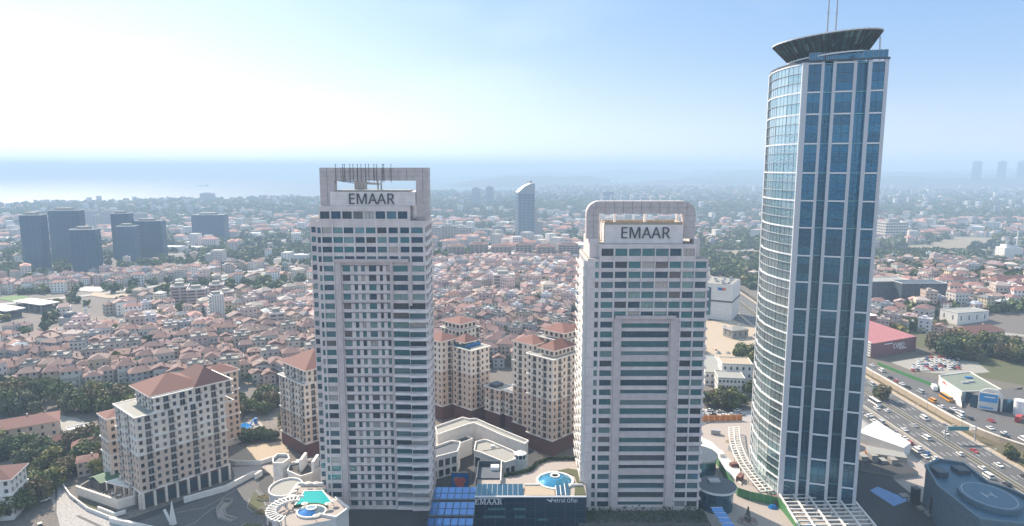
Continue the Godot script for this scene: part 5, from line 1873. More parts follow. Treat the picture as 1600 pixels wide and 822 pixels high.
func motorway() -> void:
	var b := MB.new()
	strip(b, M.asphalt, 196, 207.2, 0.12)
	struct("frontage_road", b)
	b = MB.new()
	strip(b, M.asphalt, 208.8, 222.2, 0.12)
	strip(b, M.asphalt, 225.4, 238.4, 0.12)
	struct("motorway", b)
	b = MB.new()
	strip(b, M.sand, 206.6, 209, 0.24)
	strip(b, M.dry_grass, 222, 225.6, 0.24)
	strip(b, M.sand, 238.2, 241.2, 0.2)
	struct("verge", b)
	b = MB.new()
	for i in 48:
		var z := ROAD_S - i * 15.0
		b.quad(M.dry_grass, Vector3(241 + bend(z), 0.5, z), Vector3(243.4 + bend(z) + sweep(z), 0.5, z), Vector3(243.4 + bend(z - 15) + sweep(z - 15), 0.5, z - 15), Vector3(241 + bend(z - 15), 0.5, z - 15))
	struct("planted_strip", b)
	b = MB.new()
	for x in [209.3, 221.6, 225.9, 237.8, 196.6]:
		strip(b, M.marking, x, x + 0.2, 0.135)
	for x in [212.3, 215.4, 218.5, 229.0, 232.0, 235.0, 202.5]:
		for k in 58:
			var z := ROAD_S - k * 12.5
			b.quad(M.marking, Vector3(x + bend(z), 0.135 + ground(x, z), z), Vector3(x + 0.2 + bend(z), 0.135 + ground(x, z), z), Vector3(x + 0.2 + bend(z), 0.135 + ground(x, z), z - 4.5), Vector3(x + bend(z), 0.135 + ground(x, z), z - 4.5))
	struct("road_markings", b)
	b = MB.new()
	for x in [210.7, 213.8, 216.9, 220.0, 227.4, 230.5, 233.5, 236.4, 200.2, 204.6]:
		for e in [-0.85, 0.55]:
			strip(b, M.asphalt_worn, x + e, x + e + 0.42, 0.128)
	struct("tyre_tracks", b)
	for x in [222.6, 225.0, 207.0]:
		b = MB.new()
		for i in 40:
			var z := -200.0 - i * 10
			b.bar(M.steel, Vector3(x + bend(z), 0.95, z), Vector3(x + bend(z - 10), 0.95, z - 10), 0.1, 0.35)
			b.slab(M.steel, Vector3(x + bend(z), 0.5, z), Vector3(0.12, 0.8, 0.12))
		tag(part(self, "guard_rail", b), {222.6: "steel guard rail on the near edge of the motorway median", 225.0: "steel guard rail on the far edge of the motorway median", 207.0: "steel guard rail between the frontage road and the motorway"}[x], "guard rail")
	b = MB.new()
	for i in 52:
		var z := -180.0 - i * 7.0
		var x := 243.3 + bend(z) + sweep(z)
		var x2 := 243.3 + bend(z - 7) + sweep(z - 7)
		b.bar(M.sand, Vector3(x, 1.35, z), Vector3(x2, 1.35, z - 7), 0.8, 4.7)
		b.bar(M.cream, Vector3(x, 4.0, z), Vector3(x2, 4.0, z - 7), 1.0, 0.6)
	tag(part(self, "retaining_wall", b), "long sunlit beige retaining wall holding up the service road beside the motorway", "wall")
	# raised ground to the right of the wall
	b = MB.new()
	var edge := PackedVector2Array()
	for i in 53:
		var z := -180.0 - i * 7
		edge.append(Vector2(243.9 + bend(z) + sweep(z), z))
	edge.append_array(P([300, -600, 620, -560, 640, -180]))
	b.prism(M.dry_grass, M.earth_plain, edge, -8, 3.5)
	struct("raised_ground", b)
	b = MB.new()
	for i in 50:
		var z := -180.0 - i * 7.2
		var u := 244.6 + bend(z) + sweep(z)
		var v := 244.6 + bend(z - 7.2) + sweep(z - 7.2)
		b.quad(M.asphalt, Vector3(u, 3.56, z), Vector3(u + 8, 3.56, z), Vector3(v + 8, 3.56, z - 7.2), Vector3(v, 3.56, z - 7.2))
	b.flat(M.asphalt, P([252, -352, 262, -348, 300, -332, 360, -318, 360, -308, 300, -320, 252, -326]), 3.57)
	struct("service_road", b)
	b = MB.new()
	b.flat(M.asphalt, P([262, -432, 270, -430, 300, -436, 330, -400, 345, -372, 420, -350, 420, -343, 340, -362, 322, -392, 296, -428, 300, -450, 335, -470, 332, -478, 290, -455]), 3.58)
	struct("east_lane", b)
	b = MB.new()
	b.flat(M.grass, P([300, -436, 332, -402, 348, -374, 470, -352, 560, -380, 600, -500, 470, -512, 400, -496, 330, -468, 302, -450]), 3.525)
	b.flat(M.grass, P([306, -505, 340, -482, 372, -500, 350, -530, 372, -560, 330, -560]), 3.53)
	struct("grove_grass", b)
	b = MB.new()
	b.flat(M.asphalt, P([253, -440, 253, -352, 300, -340, 306, -362, 300, -400, 268, -432]), 3.54)
	struct("forecourt", b)
	# sign gantry and lamp posts
	var t := thing("sign_gantry", "steel sign gantry with a teal direction board over the far motorway carriageway", "gantry")
	for x in [223.6, 239.2]:
		var p := MB.new()
		p.slab(M.steel, Vector3(x, 3.9, -331), Vector3(0.5, 7.8, 0.5))
		part(t, "post", p)
	var g := MB.new()
	for y in [6.2, 7.6]:
		g.slab(M.white_metal, Vector3(231.4, y, -331), Vector3(15.8, 0.25, 0.3))
	for i in 10:
		g.bar(M.white_metal, Vector3(224 + i * 1.5, 6.2, -331), Vector3(225.5 + i * 1.5, 7.6, -331), 0.14)
	part(t, "truss", g)
	g = MB.new()
	g.box(M.sign_teal, Vector3(224.6, 5.9, -330.7), Vector3(235.2, 8.1, -330.4))
	part(t, "sign_board", g)
	for i in 22:
		var left := i % 2 == 0
		var z := -238.0 - i * 15.0
		var l := thing("street_lamp", "%s street lamp from the near end on the %s" % [["first", "second", "third", "fourth", "fifth", "sixth", "seventh", "eighth", "ninth", "tenth", "eleventh"][i / 2], ("motorway median" if left else "sandy verge below the retaining wall")], "street lamp", Vector3((223.9 if left else 240.2) + bend(z), 0.2, z), 0.0, "street lamps along the motorway")
		var p := MB.new()
		p.cyl(M.steel, Vector3.ZERO, 0.14, 0.08, 9.5, 6)
		part(l, "post", p)
		p = MB.new()
		for s in ([-1, 1] if left else [-1]):
			p.bar(M.steel, Vector3(0, 9.4, 0), Vector3(s * 1.6, 9.9, 0), 0.1)
			p.box(M.white_metal, Vector3(s * 1.6 - 0.4, 9.8, -0.15), Vector3(s * 1.6 + 0.4, 9.98, 0.15))
		part(l, "lamp_head", p)

# ---- buildings right of the glass tower -------------------------------------------------------------------------------------
func east_side() -> void:
	var y := 3.5
	# helipad block in the tower's shadow, whose blue is painted into its colours
	var t := thing("helipad_building", "rounded flat-roofed building with a raised helipad disc in the glass tower's shadow", "building")
	var out := P([166.5, -247.5, 173, -266, 182, -272, 190, -268])
	out.append_array(ell(181, -236, 13.5, 17, 16, -PI * 0.32, PI * 0.55))
	out.append_array(P([165.8, -222.6]))
	var b := MB.new()
	b.prism(M.wall_shade_blue, M.roof_shade_blue, out, 0, 16)
	b.rim(M.wall_shade_blue, out, 16, 17.2, 0.9)
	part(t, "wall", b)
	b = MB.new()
	b.prism(M.wall_shade_blue, M.roof_shade_blue, ell(179.5, -238, 9.3, 11.5, 40), 16.02, 18)
	part(t, "helipad", b)
	b = MB.new()
	for i in 40:
		var a := TAU * i / 40
		var e := TAU * (i + 1) / 40
		b.quad(M.steel, Vector3(179.5 + cos(a) * 8.2, 18.02, -238 + sin(a) * 10.3), Vector3(179.5 + cos(e) * 8.2, 18.02, -238 + sin(e) * 10.3), Vector3(179.5 + cos(e) * 7.9, 18.02, -238 + sin(e) * 10), Vector3(179.5 + cos(a) * 7.9, 18.02, -238 + sin(a) * 10))
	b.box(M.steel, Vector3(177.6, 18.005, -240.2), Vector3(178.1, 18.03, -236))
	b.box(M.steel, Vector3(180.9, 18.005, -240.2), Vector3(181.4, 18.03, -236))
	b.box(M.steel, Vector3(178.1, 18.005, -238.3), Vector3(180.9, 18.03, -237.8))
	part(t, "helipad_marking", b)
	for q in [[167.5, -262, 1.5], [170, -253, 2.2], [168, -232, 2.0]]:
		b = MB.new()
		b.box(M.iron, Vector3(q[0] - 1.6, 2, q[1] - 1.5), Vector3(q[0] + 0.8, 9, q[1] + q[2]))
		part(t, "dark_opening", b)
	b = MB.new()
	b.box(M.slate, Vector3(172, 16.02, -262), Vector3(176, 18.4, -256))
	part(t, "roof_plant", b)
	b = MB.new()
	b.box(M.slate, Vector3(182, 16.02, -264), Vector3(187, 17.8, -259))
	part(t, "roof_plant", b)
	# stepped dark terraces and pool in the shadow
	t = thing("shaded_terrace", "stepped dark paved terrace with blue reflecting pool in the glass tower's shadow", "terrace")
	b = MB.new()
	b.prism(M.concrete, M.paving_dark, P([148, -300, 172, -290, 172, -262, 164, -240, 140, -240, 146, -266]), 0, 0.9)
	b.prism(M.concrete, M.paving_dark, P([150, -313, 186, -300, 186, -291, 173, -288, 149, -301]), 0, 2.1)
	part(t, "deck", b)
	b = MB.new()
	b.prism(M.concrete, M.pool_blue, P([155.3, -275, 160.8, -278.8, 168, -266.5, 158.2, -261.5]), 0.92, 1.15)
	part(t, "water", b)
	for i in 6:
		var s := MB.new()
		s.box(M.concrete, Vector3(166 + i * 0.5, 0.92, -272 + i * 5.2), Vector3(169.4 + i * 0.2, 1.5 + (i % 2) * 0.4, -268.6 + i * 5.2))
		part(t, "plinth", s)
	for i in 8:
		var s := MB.new()
		s.box(M.concrete if i % 2 else M.roof_grey, Vector3(150 + i * 4, 2.1, -311 + i * 1.2), Vector3(153 + i * 4, 3.4 + (i % 3), -307 + i * 1.2))
		part(t, "low_wall", s)
	var w := MB.new()
	w.prism(M.white, M.white, P([178, -330, 196, -346, 197, -316, 190, -310]), 0, 5.5)
	w.prism(M.concrete, M.roof_grey, P([176, -318, 190, -309.5, 188, -303, 172, -309]), 0, 3.4)
	tag(part(self, "white_showroom", w), "angular white showroom with a slanting end wall beside the frontage road", "building")
	simple_house("site_office", "long tan site office with yellow boards beside the white showroom", Vector3(164, 0, -324), 20.0, 24, 7, 4.2, 0.0, "sand", "concrete", 6, 1)
	for q in [[183, -306, "roof_red", "red lorry container on the ground between showroom and helipad building"], [176, -313, "hoarding", "orange material container behind the shaded terrace"]]:
		var c := thing("container", q[3], "container", Vector3(q[0], 0.1, q[1]), 0.5)
		var m := MB.new()
		m.box(M[q[2]], Vector3(-3, 0.2, -1.2), Vector3(3, 2.7, 1.2))
		for k in 10:
			m.box(M[q[2]], Vector3(-2.9 + k * 0.6, 0.3, 1.2), Vector3(-2.6 + k * 0.6, 2.6, 1.27))
		part(c, "body", m)
	# large reddish sheds
	t = thing("red_exhibition_hall", "large wedge-shaped hall with rosy roof and pale lettering on its shaded wall", "building")
	var hall := P([260, -471, 304, -492, 296, -546, 250, -525])
	b = MB.new()
	b.prism(M.hall_wall, M.hall_roof, hall, y, 14.5)
	part(t, "wall", b)
	b = MB.new()
	b.tri(M.hall_roof, Vector3(260, 14.5, -471), Vector3(304, 14.5, -492), Vector3(252, 24, -526))
	b.quad(M.hall_roof, Vector3(304, 14.5, -492), Vector3(296, 14.5, -546), Vector3(270, 24, -536), Vector3(252, 24, -526))
	b.tri(M.white, Vector3(250, 14.5, -525), Vector3(260, 14.5, -471), Vector3(252, 24, -526))
	part(t, "roof", b)
	for i in 6:
		b = MB.new()
		b.bar(M.white, Vector3(259.4 - i * 0.0, y + 1.5 + i * 1.9, -472), Vector3(250.0, y + 1.5 + i * 1.9, -524), 0.6, 1.1)
		part(t, "louvre_band", b)
	var dir := Vector3(44, 0, -21).normalized()
	lettering(t, "wall_lettering", "CVBO", Transform3D(Basis(dir, Vector3.UP, Vector3(-dir.z, 0, dir.x)), Vector3(286, 10.0, -483.1)), 3.6, 0.3, M.letters_pale)
	b = MB.new()
	b.slab(M.letters_pale, Vector3(-6, 12.4, 0), Vector3(9, 0.6, 0.1), Transform3D(Basis(dir, Vector3.UP, Vector3(-dir.z, 0, dir.x)), Vector3(281, 0, -480.9)))
	b.slab(M.letters_pale, Vector3(7, 7.4, 0), Vector3(8, 0.8, 0.1), Transform3D(Basis(dir, Vector3.UP, Vector3(-dir.z, 0, dir.x)), Vector3(284, 0, -482.3)))
	part(t, "wall_small_print", b)
	t = thing("white_roofed_shed", "long shed with white roof and rosy end wall behind the red hall", "building")
	b = MB.new()
	b.prism(M.hall_wall, M.white, P([268, -548, 312, -560, 306, -596, 262, -584]), 0, 15.5)
	b.prism(M.white, M.white, P([258, -548, 284, -553, 290, -545, 262, -538]), 0, 17)
	part(t, "wall", b)
	# supermarket with painted white wall
	t = thing("supermarket", "low supermarket with grey-green roof and bright pictures on its white side wall", "building")
	b = MB.new()
	b.prism(M.white, M.roof_moss, P([269, -407, 265, -381, 291, -385, 296, -420, 271, -412]), y, 9.0)
	b.rim(M.white, P([269, -407, 265, -381, 291, -385, 296, -420, 271, -412]), 9.0, 9.6, 0.4)
	part(t, "wall", b)
	var wd := Vector3(-4, 0, 26).normalized()
	var wx := Transform3D(Basis(wd, Vector3.UP, Vector3(-wd.z, 0, wd.x)), Vector3(267, 0, -394))
	var pics := [["screen_red", -8.5, 7.2, 3.2], ["screen_red", -6.0, 7.0, 2.0], ["marigold", -1.5, 6.3, 1.6], ["roof_green", 0.0, 5.6, 1.5], ["hoarding", 1.4, 6.6, 1.4], ["screen_red", 4.5, 6.4, 1.3], ["screen_red", 9.0, 6.0, 1.6], ["marigold", -2.4, 5.4, 1.2], ["pool_blue", 3.0, 5.6, 0.9]]
	for q in pics:
		var m := MB.new()
		m.cyl(M[q[0]], Vector3.ZERO, q[3] * 0.55, q[3] * 0.55, 0.08, 9, true, wx * Transform3D(Basis(Vector3.RIGHT, PI / 2), Vector3(q[1], q[2], 0.02)) * Transform3D(Basis().scaled(Vector3(1.5, 1, 0.8)), Vector3.ZERO))
		part(t, "wall_picture", m)
	for q in [[283, -400], [287, -408], [278, -398]]:
		b = MB.new()
		b.box(M.pool_blue if q[0] == 287 else M.steel, Vector3(q[0] - 2, 9.02, q[1] - 1), Vector3(q[0] + 2, 9.9, q[1] + 1))
		part(t, "roof_plant", b)
	b = MB.new()
	b.quad(M.white, Vector3(258, y + 1.5, -370), Vector3(264, y + 4, -381), Vector3(268.4, y + 4, -407), Vector3(262, y + 1.5, -396))
	b.prism(M.white, M.white, P([258, -370, 264, -380.8, 268, -406.5, 262.1, -396]), y, y + 1.4)
	part(t, "lean_to", b)
	# showroom with arch and blue board
	t = thing("arched_showroom", "showroom with a white arch frame and a big blue poster board", "building")
	b = MB.new()
	b.prism(M.deep_c, M.concrete_dark, P([266, -379, 280, -374, 306, -388, 292, -384]), y, 10)
	b.prism(M.deep_c, M.concrete_dark, P([264, -372, 276, -364, 296, -360, 300, -380, 280, -380]), y, 11)
	part(t, "glass_body", b)
	b = MB.new()
	for i in 12:
		var a := PI * i / 12
		var e := PI * (i + 1) / 12
		b.bar(M.white, Vector3(268 + (1 - cos(a)) * 4, 11 + sin(a) * 4.2, -370 + (1 - cos(a)) * 3), Vector3(268 + (1 - cos(e)) * 4, 11 + sin(e) * 4.2, -370 + (1 - cos(e)) * 3), 0.9, 1.6)
	b.slab(M.white, Vector3(268, 7, -370), Vector3(0.9, 8, 0.9))
	b.slab(M.white, Vector3(276, 7, -364), Vector3(0.9, 8, 0.9))
	part(t, "arch_frame", b)
	var bd := Vector3(8, 0, 4.6).normalized()
	var bxf := Transform3D(Basis(bd, Vector3.UP, Vector3(-bd.z, 0, bd.x)), Vector3(269.5, 0, -365.4))
	b = MB.new()
	b.slab(M.white, Vector3(0, 9, 0), Vector3(9.2, 10, 0.5), bxf)
	part(t, "poster_board", b)
	b = MB.new()
	b.slab(M.poster_blue, Vector3(0, 11, 0.3), Vector3(8.4, 4.6, 0.1), bxf)
	b.slab(M.marking, Vector3(0.5, 11.6, 0.36), Vector3(5, 0.7, 0.08), bxf)
	b.slab(M.poster_blue, Vector3(-0.6, 5.3, 0.3), Vector3(6.4, 0.9, 0.1), bxf)
	part(t, "poster", b)
	b = MB.new()
	b.cyl(M.white_metal, Vector3(283, y, -359), 3.0, 3.2, 8.5, 18)
	part(t, "grey_drum", b)
	t = thing("gridded_building", "white building with a red grid on its face at the right edge", "building")
	b = MB.new()
	b.prism(M.white, M.roof_grey, P([286, -347, 300, -336, 316, -352, 300, -366]), y, 12)
	part(t, "wall", b)
	var gd := Vector3(14, 0, 11).normalized()
	var gx := Transform3D(Basis(gd, Vector3.UP, Vector3(-gd.z, 0, gd.x)), Vector3(286, 0, -347))
	for i in 5:
		b = MB.new()
		b.slab(M.screen_red, Vector3(0.6 + i * 4.1, y + 4.2, 0.1), Vector3(0.3, 8.4, 0.2), gx)
		part(t, "red_mullion", b)
	for i in 3:
		b = MB.new()
		b.slab(M.deep_b, Vector3(8.9, y + 1.6 + i * 2.9, 0.05), Vector3(16, 1.0, 0.1), gx)
		part(t, "window_band", b)
	# school, white-walled depot, parking
	simple_house("school", "three-storey school with red roof and sunlit cream end wall above the grove", Vector3(365, y, -516), 17.0, 40, 17, 10, 4, "cream", "roof_red", 10, 3)
	simple_house("depot", "low depot with white end wall behind the red-roofed school", Vector3(402, -1, -585), 14.0, 34, 18, 9, 0, "white", "roof_grey", 4, 1)
	simple_house("long_house", "row house with orange-red roof right of the depot", Vector3(520, -3, -690), 14.0, 52, 14, 10, 4, "cream", "roof_red", 12, 3)
	simple_house("long_house", "pale three-storey house left of the orange-roofed row", Vector3(462, -3, -690), 20.0, 24, 14, 11, 3, "white", "roof_red_dark", 6, 3)
	simple_house("depot", "flat dark glass hall with white posts below the hillside houses", Vector3(398, -2, -648), 0.0, 44, 20, 20, 0, "slate", "slate", 8, 4)
	simple_house("arched_hall", "blue-framed hall with curved pale roof beside the glass tower's edge", Vector3(372, -2, -665), 5.0, 48, 24, 22, 0, "slate", "roof_grey", 6, 3)
	simple_house("white_house", "stack of small white flat-roofed buildings beside the glass tower's edge", Vector3(338, 0, -615), 8.0, 20, 12, 9, 0, "white", "roof_grey", 5, 2)
	simple_house("pale_shed", "low white-roofed shed in the shrubs below the school", Vector3(390, 0, -552), 5.0, 20, 8, 4, 0, "cream", "white", 3, 1)
	var lot := MB.new()
	lot.flat(M.concrete, P([268, -462, 300, -474, 330, -462, 322, -438, 296, -432, 272, -440]), 3.54)
	lot.flat(M.concrete, P([380, -545, 470, -520, 500, -560, 430, -600, 372, -572]), 3.55)
	struct("car_park", lot)
	b = MB.new()
	for i in 20:
		b.bar(M.fence_green, Vector3(255.5 + i * 0.9, 4.6, -455 + i * 4.6), Vector3(256.3 + i * 0.9, 4.6, -450.5 + i * 4.6), 0.12, 2.0)
	tag(part(self, "green_fence", b), "green mesh fence between the service road and the crowded car park", "fence")

# ---- landmarks of the middle and far distance -----------------------------------------------------------------------------
# a plain tower block whose storeys are real window bands between floor edges
func slab_tower(called: String, label: String, at: Vector2, turn: float, w: float, d: float, h: float, wall: String, glass: String, floors: int, category := "tower", group := "", cap := true) -> Node3D:
	var t := thing(called, label, category, Vector3(at.x, ground(at.x, at.y) - 1, at.y), deg_to_rad(turn), group)
	var b := MB.new()
	b.box(M[wall], Vector3(-w / 2, -4, -d / 2), Vector3(w / 2, h, d / 2))
	part(t, "wall", b)
	var fh := h / floors
	var n := maxi(2, int(w / 6.5))
	var k := maxi(2, int(d / 6.5))
	var g := MB.new()
	for f in floors:
		var y := f * fh + fh * 0.28
		for i in n:
			var x := -w / 2 + (i + 0.5) * w / n
			g.slab(M[glass], Vector3(x, y + fh * 0.25, d / 2), Vector3(w / n * 0.74, fh * 0.52, 0.3))
		for i in k:
			var z := -d / 2 + (i + 0.5) * d / k
			g.slab(M[glass], Vector3(-w / 2, y + fh * 0.25, z), Vector3(0.3, fh * 0.52, d / k * 0.74))
			g.slab(M[glass], Vector3(w / 2, y + fh * 0.25, z), Vector3(0.3, fh * 0.52, d / k * 0.74))
	part(t, "window_glazing", g, Transform3D(), true)
	if cap:
		var r := MB.new()
		r.box(M.roof_grey, Vector3(-w * 0.3, h, -d * 0.3), Vector3(w * 0.2, h + fh * 1.2, d * 0.25))
		r.rim(M.white, P([-w / 2, -d / 2, w / 2, -d / 2, w / 2, d / 2, -w / 2, d / 2]), h, h + 1.2, 0.5)
		part(t, "roof", r)
	return t

func drape(called: String, poly: PackedVector2Array, m: String, lift: float) -> void:
	var b := MB.new()
	var t := Geometry2D.triangulate_polygon(poly)
	var stack := []
	for i in range(0, t.size(), 3):
		stack.append([poly[t[i]], poly[t[i + 1]], poly[t[i + 2]]])
	while stack.size():
		var q: Array = stack.pop_back()
		var longest := 0
		for k in 3:
			if q[k].distance_to(q[(k + 1) % 3]) > q[longest].distance_to(q[(longest + 1) % 3]):
				longest = k
		if q[longest].distance_to(q[(longest + 1) % 3]) > 34:
			var mid: Vector2 = (q[longest] + q[(longest + 1) % 3]) / 2
			var o: Vector2 = q[(longest + 2) % 3]
			stack.append([q[longest], mid, o])
			stack.append([mid, q[(longest + 1) % 3], o])
			continue
		var v := []
		for k in 3:
			v.append(Vector3(q[k].x, ground(q[k].x, q[k].y) + lift, q[k].y))
		if (v[1] - v[0]).cross(v[2] - v[0]).y < 0:
			v.reverse()
		b.tri(M[m], v[0], v[1], v[2])
	struct(called, b)

func path_poly(pts: PackedVector2Array, w: float) -> PackedVector2Array:
	var l := PackedVector2Array()
	var r := PackedVector2Array()
	for i in pts.size():
		var d := (pts[mini(i + 1, pts.size() - 1)] - pts[maxi(i - 1, 0)]).normalized()
		l.append(pts[i] + Vector2(-d.y, d.x) * w / 2)
		r.append(pts[i] - Vector2(-d.y, d.x) * w / 2)
	r.reverse()
	l.append_array(r)
	return l

var reserved := []   # circles where no scattered house or tree may stand: x, z, radius

func keep(x: float, z: float, r: float) -> void:
	reserved.append(Vector3(x, z, r))

func landmarks() -> void:
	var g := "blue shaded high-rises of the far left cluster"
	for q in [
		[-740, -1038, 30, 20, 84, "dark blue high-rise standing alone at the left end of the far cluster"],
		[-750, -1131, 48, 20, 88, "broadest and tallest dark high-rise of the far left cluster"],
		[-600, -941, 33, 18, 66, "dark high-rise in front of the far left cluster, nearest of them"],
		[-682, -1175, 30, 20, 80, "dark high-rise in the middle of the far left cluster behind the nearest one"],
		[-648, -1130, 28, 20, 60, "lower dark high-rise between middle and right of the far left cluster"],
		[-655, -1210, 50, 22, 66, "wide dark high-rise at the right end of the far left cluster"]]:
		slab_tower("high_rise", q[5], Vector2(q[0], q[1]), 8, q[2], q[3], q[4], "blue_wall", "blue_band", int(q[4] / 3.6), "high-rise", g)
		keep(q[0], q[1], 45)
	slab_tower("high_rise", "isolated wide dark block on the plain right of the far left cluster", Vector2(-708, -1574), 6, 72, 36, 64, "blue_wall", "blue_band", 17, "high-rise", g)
	keep(-708, -1574, 60)
	var pale := "pale high-rises behind the far left cluster"
	for q in [[-1361, -2161, 46, 54, "pale hazy high-rise behind the tallest dark one"], [-1227, -2045, 40, 60, "pale hazy high-rise behind the middle of the far cluster"], [-1125, -2038, 30, 50, "slim pale hazy high-rise behind the right of the far cluster"], [-1290, -2100, 30, 46, "second slim pale high-rise between the two larger hazy ones"]]:
		slab_tower("high_rise", q[4], Vector2(q[0], q[1]), 10, q[2], 24, q[3], "town_pale", "blue_band", 15, "high-rise", pale)
		keep(q[0], q[1], 40)
	slab_tower("shore_block", "single square block on the wooded shore in front of the sea", Vector2(-1628, -3607), 5, 66, 40, 56, "town_pale", "blue_band", 12, "tower")
	# slant-topped tower
	var t := thing("slant_topped_tower", "slim grey-blue tower with a curved slanting top between the two stone towers", "tower", Vector3(29.4, ground(29, -1536) - 1, -1536.4), deg_to_rad(14))
	var b := MB.new()
	var top := [[-19.5, 112.0], [-15.0, 115.5], [-9.0, 121.0], [-3.0, 125.5], [4.0, 129.0], [12.0, 131.5], [19.5, 133.0]]
	for i in top.size() - 1:
		var x0: float = top[i][0]
		var x1: float = top[i + 1][0]
		var h0: float = top[i][1]
		var h1: float = top[i + 1][1]
		b.quad(M.spire_wall, Vector3(x0, -4, 14), Vector3(x1, -4, 14), Vector3(x1, h1, 14), Vector3(x0, h0, 14))
		b.quad(M.spire_wall, Vector3(x1, -4, -14), Vector3(x0, -4, -14), Vector3(x0, h0, -14), Vector3(x1, h1, -14))
		b.quad(M.white, Vector3(x0, h0, 14), Vector3(x1, h1, 14), Vector3(x1, h1, -14), Vector3(x0, h0, -14))
	b.quad(M.spire_wall, Vector3(-19.5, -4, -14), Vector3(-19.5, -4, 14), Vector3(-19.5, 112, 14), Vector3(-19.5, 112, -14))
	b.quad(M.spire_wall, Vector3(19.5, -4, 14), Vector3(19.5, -4, -14), Vector3(19.5, 133, -14), Vector3(19.5, 133, 14))
	part(t, "wall", b)
	b = MB.new()
	for f in 32:
		b.slab(M.blue_band, Vector3(0, 2 + f * 3.4, 14), Vector3(37, 1.9, 0.4))
		b.slab(M.blue_band, Vector3(-19.5, 2 + f * 3.4, 0), Vector3(0.4, 1.9, 26))
	part(t, "window_glazing", b, Transform3D(), true)
	b = MB.new()
	for x in [-10, 0, 10]:
		b.slab(M.spire_wall, Vector3(x, 56, 14.2), Vector3(0.9, 112, 0.6))
	part(t, "mullion", b, Transform3D(), true)
	b = MB.new()
	b.box(M.steel, Vector3(12, 131, -4), Vector3(17, 138, 2))
	b.bar(M.steel, Vector3(14, 137, 0), Vector3(3, 134, 0), 1.0)
	part(t, "roof_plant", b)
	b = MB.new()
	b.box(M.town_pale, Vector3(19.6, -4, -12), Vector3(27, 80, 10))
	b.box(M.town_pale, Vector3(27.1, -4, -12), Vector3(40, 45, 10))
	part(t, "lower_wing", b)
	keep(29, -1536, 55)
	for q in [[-179, -3367, 42, 92, "blue-grey twin slab on the far plain, left one"], [-112, -3367, 40, 96, "blue-grey twin slab on the far plain, right one beside a white pier"], [-60, -3300, 24, 60, "thin pale slab just right of the far twin slabs"]]:
		slab_tower("far_slab", q[4], Vector2(q[0], q[1]), 4, q[2], 28, q[3], "town_pale" if q[2] < 30 else "blue_pale", "blue_band", 18, "tower", "far slabs on the plain")
	for q in [[514, -3607, 54, 66, "dark far tower showing behind the left end of the round-shouldered crown"], [600, -3607, 70, 52, "broad pale block showing over the round-shouldered crown"], [690, -3650, 80, 50, "second broad pale block showing over the round-shouldered crown's right half"]]:
		slab_tower("far_block", q[4], Vector2(q[0], q[1]), 0, q[2], 34, q[3], "town_pale" if q[2] > 60 else "blue_wall", "blue_band", 12, "tower", "far blocks over the crown")
	for q in [[4215, -6150, 115, "left of the three towers on the far right skyline"], [4455, -6170, 90, "middle of the three towers on the far right skyline"], [4640, -6180, 75, "right of the three towers on the far right skyline"]]:
		var s := slab_tower("skyline_tower", q[3], Vector2(q[0], q[1]), 30, q[2] * 0.7, 45, 165, "blue_wall", "blue_band", 24, "tower", "towers on the far right skyline")
		s.position.y = 30
	# rows of pinkish flats in the middle distance
	var row := "pink flats in a row below the slant-topped tower"
	var names := ["first", "second", "third", "fourth", "fifth", "sixth"]
	for i in 6:
		var x := -92.0 + i * 37.0
		slab_tower("block_of_flats", "pink-roofed block of flats, %s from the left in the row below the slant-topped tower" % names[i], Vector2(x, -1107 - (i % 2) * 8), 3, 27 + (i % 3) * 3, 16, 22 + (i % 2) * 3, "town_pink", "pane_grey", 7, "flats", row)
		hip_part(get_child(get_child_count() - 1), 28 + (i % 3) * 3, 17, 22 + (i % 2) * 3.0, 3.5)
		keep(x, -1107, 18)
	for q in [[-143, -1499, 40, 36, "tall pale block of flats just right of the flat-crowned tower's edge"], [-107, -1498, 34, 32, "second pale block of flats right of the flat-crowned tower's edge"], [-30, -1558, 30, 32, "blue-grey office block left of the slant-topped tower's foot"], [-62, -1560, 24, 26, "lower pale block beside the blue-grey office block"], [-170, -1470, 26, 34, "pale block of flats closest to the flat-crowned tower's edge"]]:
		slab_tower("block_of_flats", q[4], Vector2(q[0], q[1]), 2, q[2], 20, q[3], "town_pale" if q[0] < -70 else "blue_pale", "pane_grey", 10, "flats", "pale flats in the middle distance")
		keep(q[0], q[1], 24)
	for q in [[-349, -696, 17, 20, "pink block of flats, left one of three beyond the old town"], [-326, -684, 18, 19, "pink block of flats, middle one of three beyond the old town"], [-318, -713, 14, 19, "pink block of flats, right one of three beyond the old town"], [-298, -690, 13, 15, "low pink block of flats next to the white striped tower"]]:
		slab_tower("block_of_flats", q[4], Vector2(q[0], q[1]), 20, q[2], 14, q[3], "town_pink", "pane_grey", 6, "flats", "pink flats beyond the old town")
		keep(q[0], q[1], 13)
	t = thing("striped_tower", "slim white tower with balcony stripes rising out of the old town", "tower", Vector3(-275, ground(-275, -614) - 1, -614), deg_to_rad(38))
	b = MB.new()
	b.box(M.white, Vector3(-5.5, -2, -5), Vector3(5.5, 26, 5))
	part(t, "wall", b)
	for f in 8:
		b = MB.new()
		b.box(M.white, Vector3(-6.6, 2 + f * 3.1, -5.2), Vector3(-5.52, 3.1 + f * 3.1, 5.2))
		b.box(M.pane_dark, Vector3(-5.6, 3.2 + f * 3.1, -4.6), Vector3(-5.49, 4.9 + f * 3.1, 4.6))
		part(t, "balcony", b)
	for i in 5:
		b = MB.new()
		b.box(M.steel, Vector3(-4.6 + i * 2.1, 1, 5.0), Vector3(-3.6 + i * 2.1, 25, 5.12))
		part(t, "window_strip", b)
	b = MB.new()
	b.box(M.roof_grey, Vector3(-4, 26, -3), Vector3(3, 28.2, 3))
	part(t, "roof", b)
	keep(-275, -614, 12)
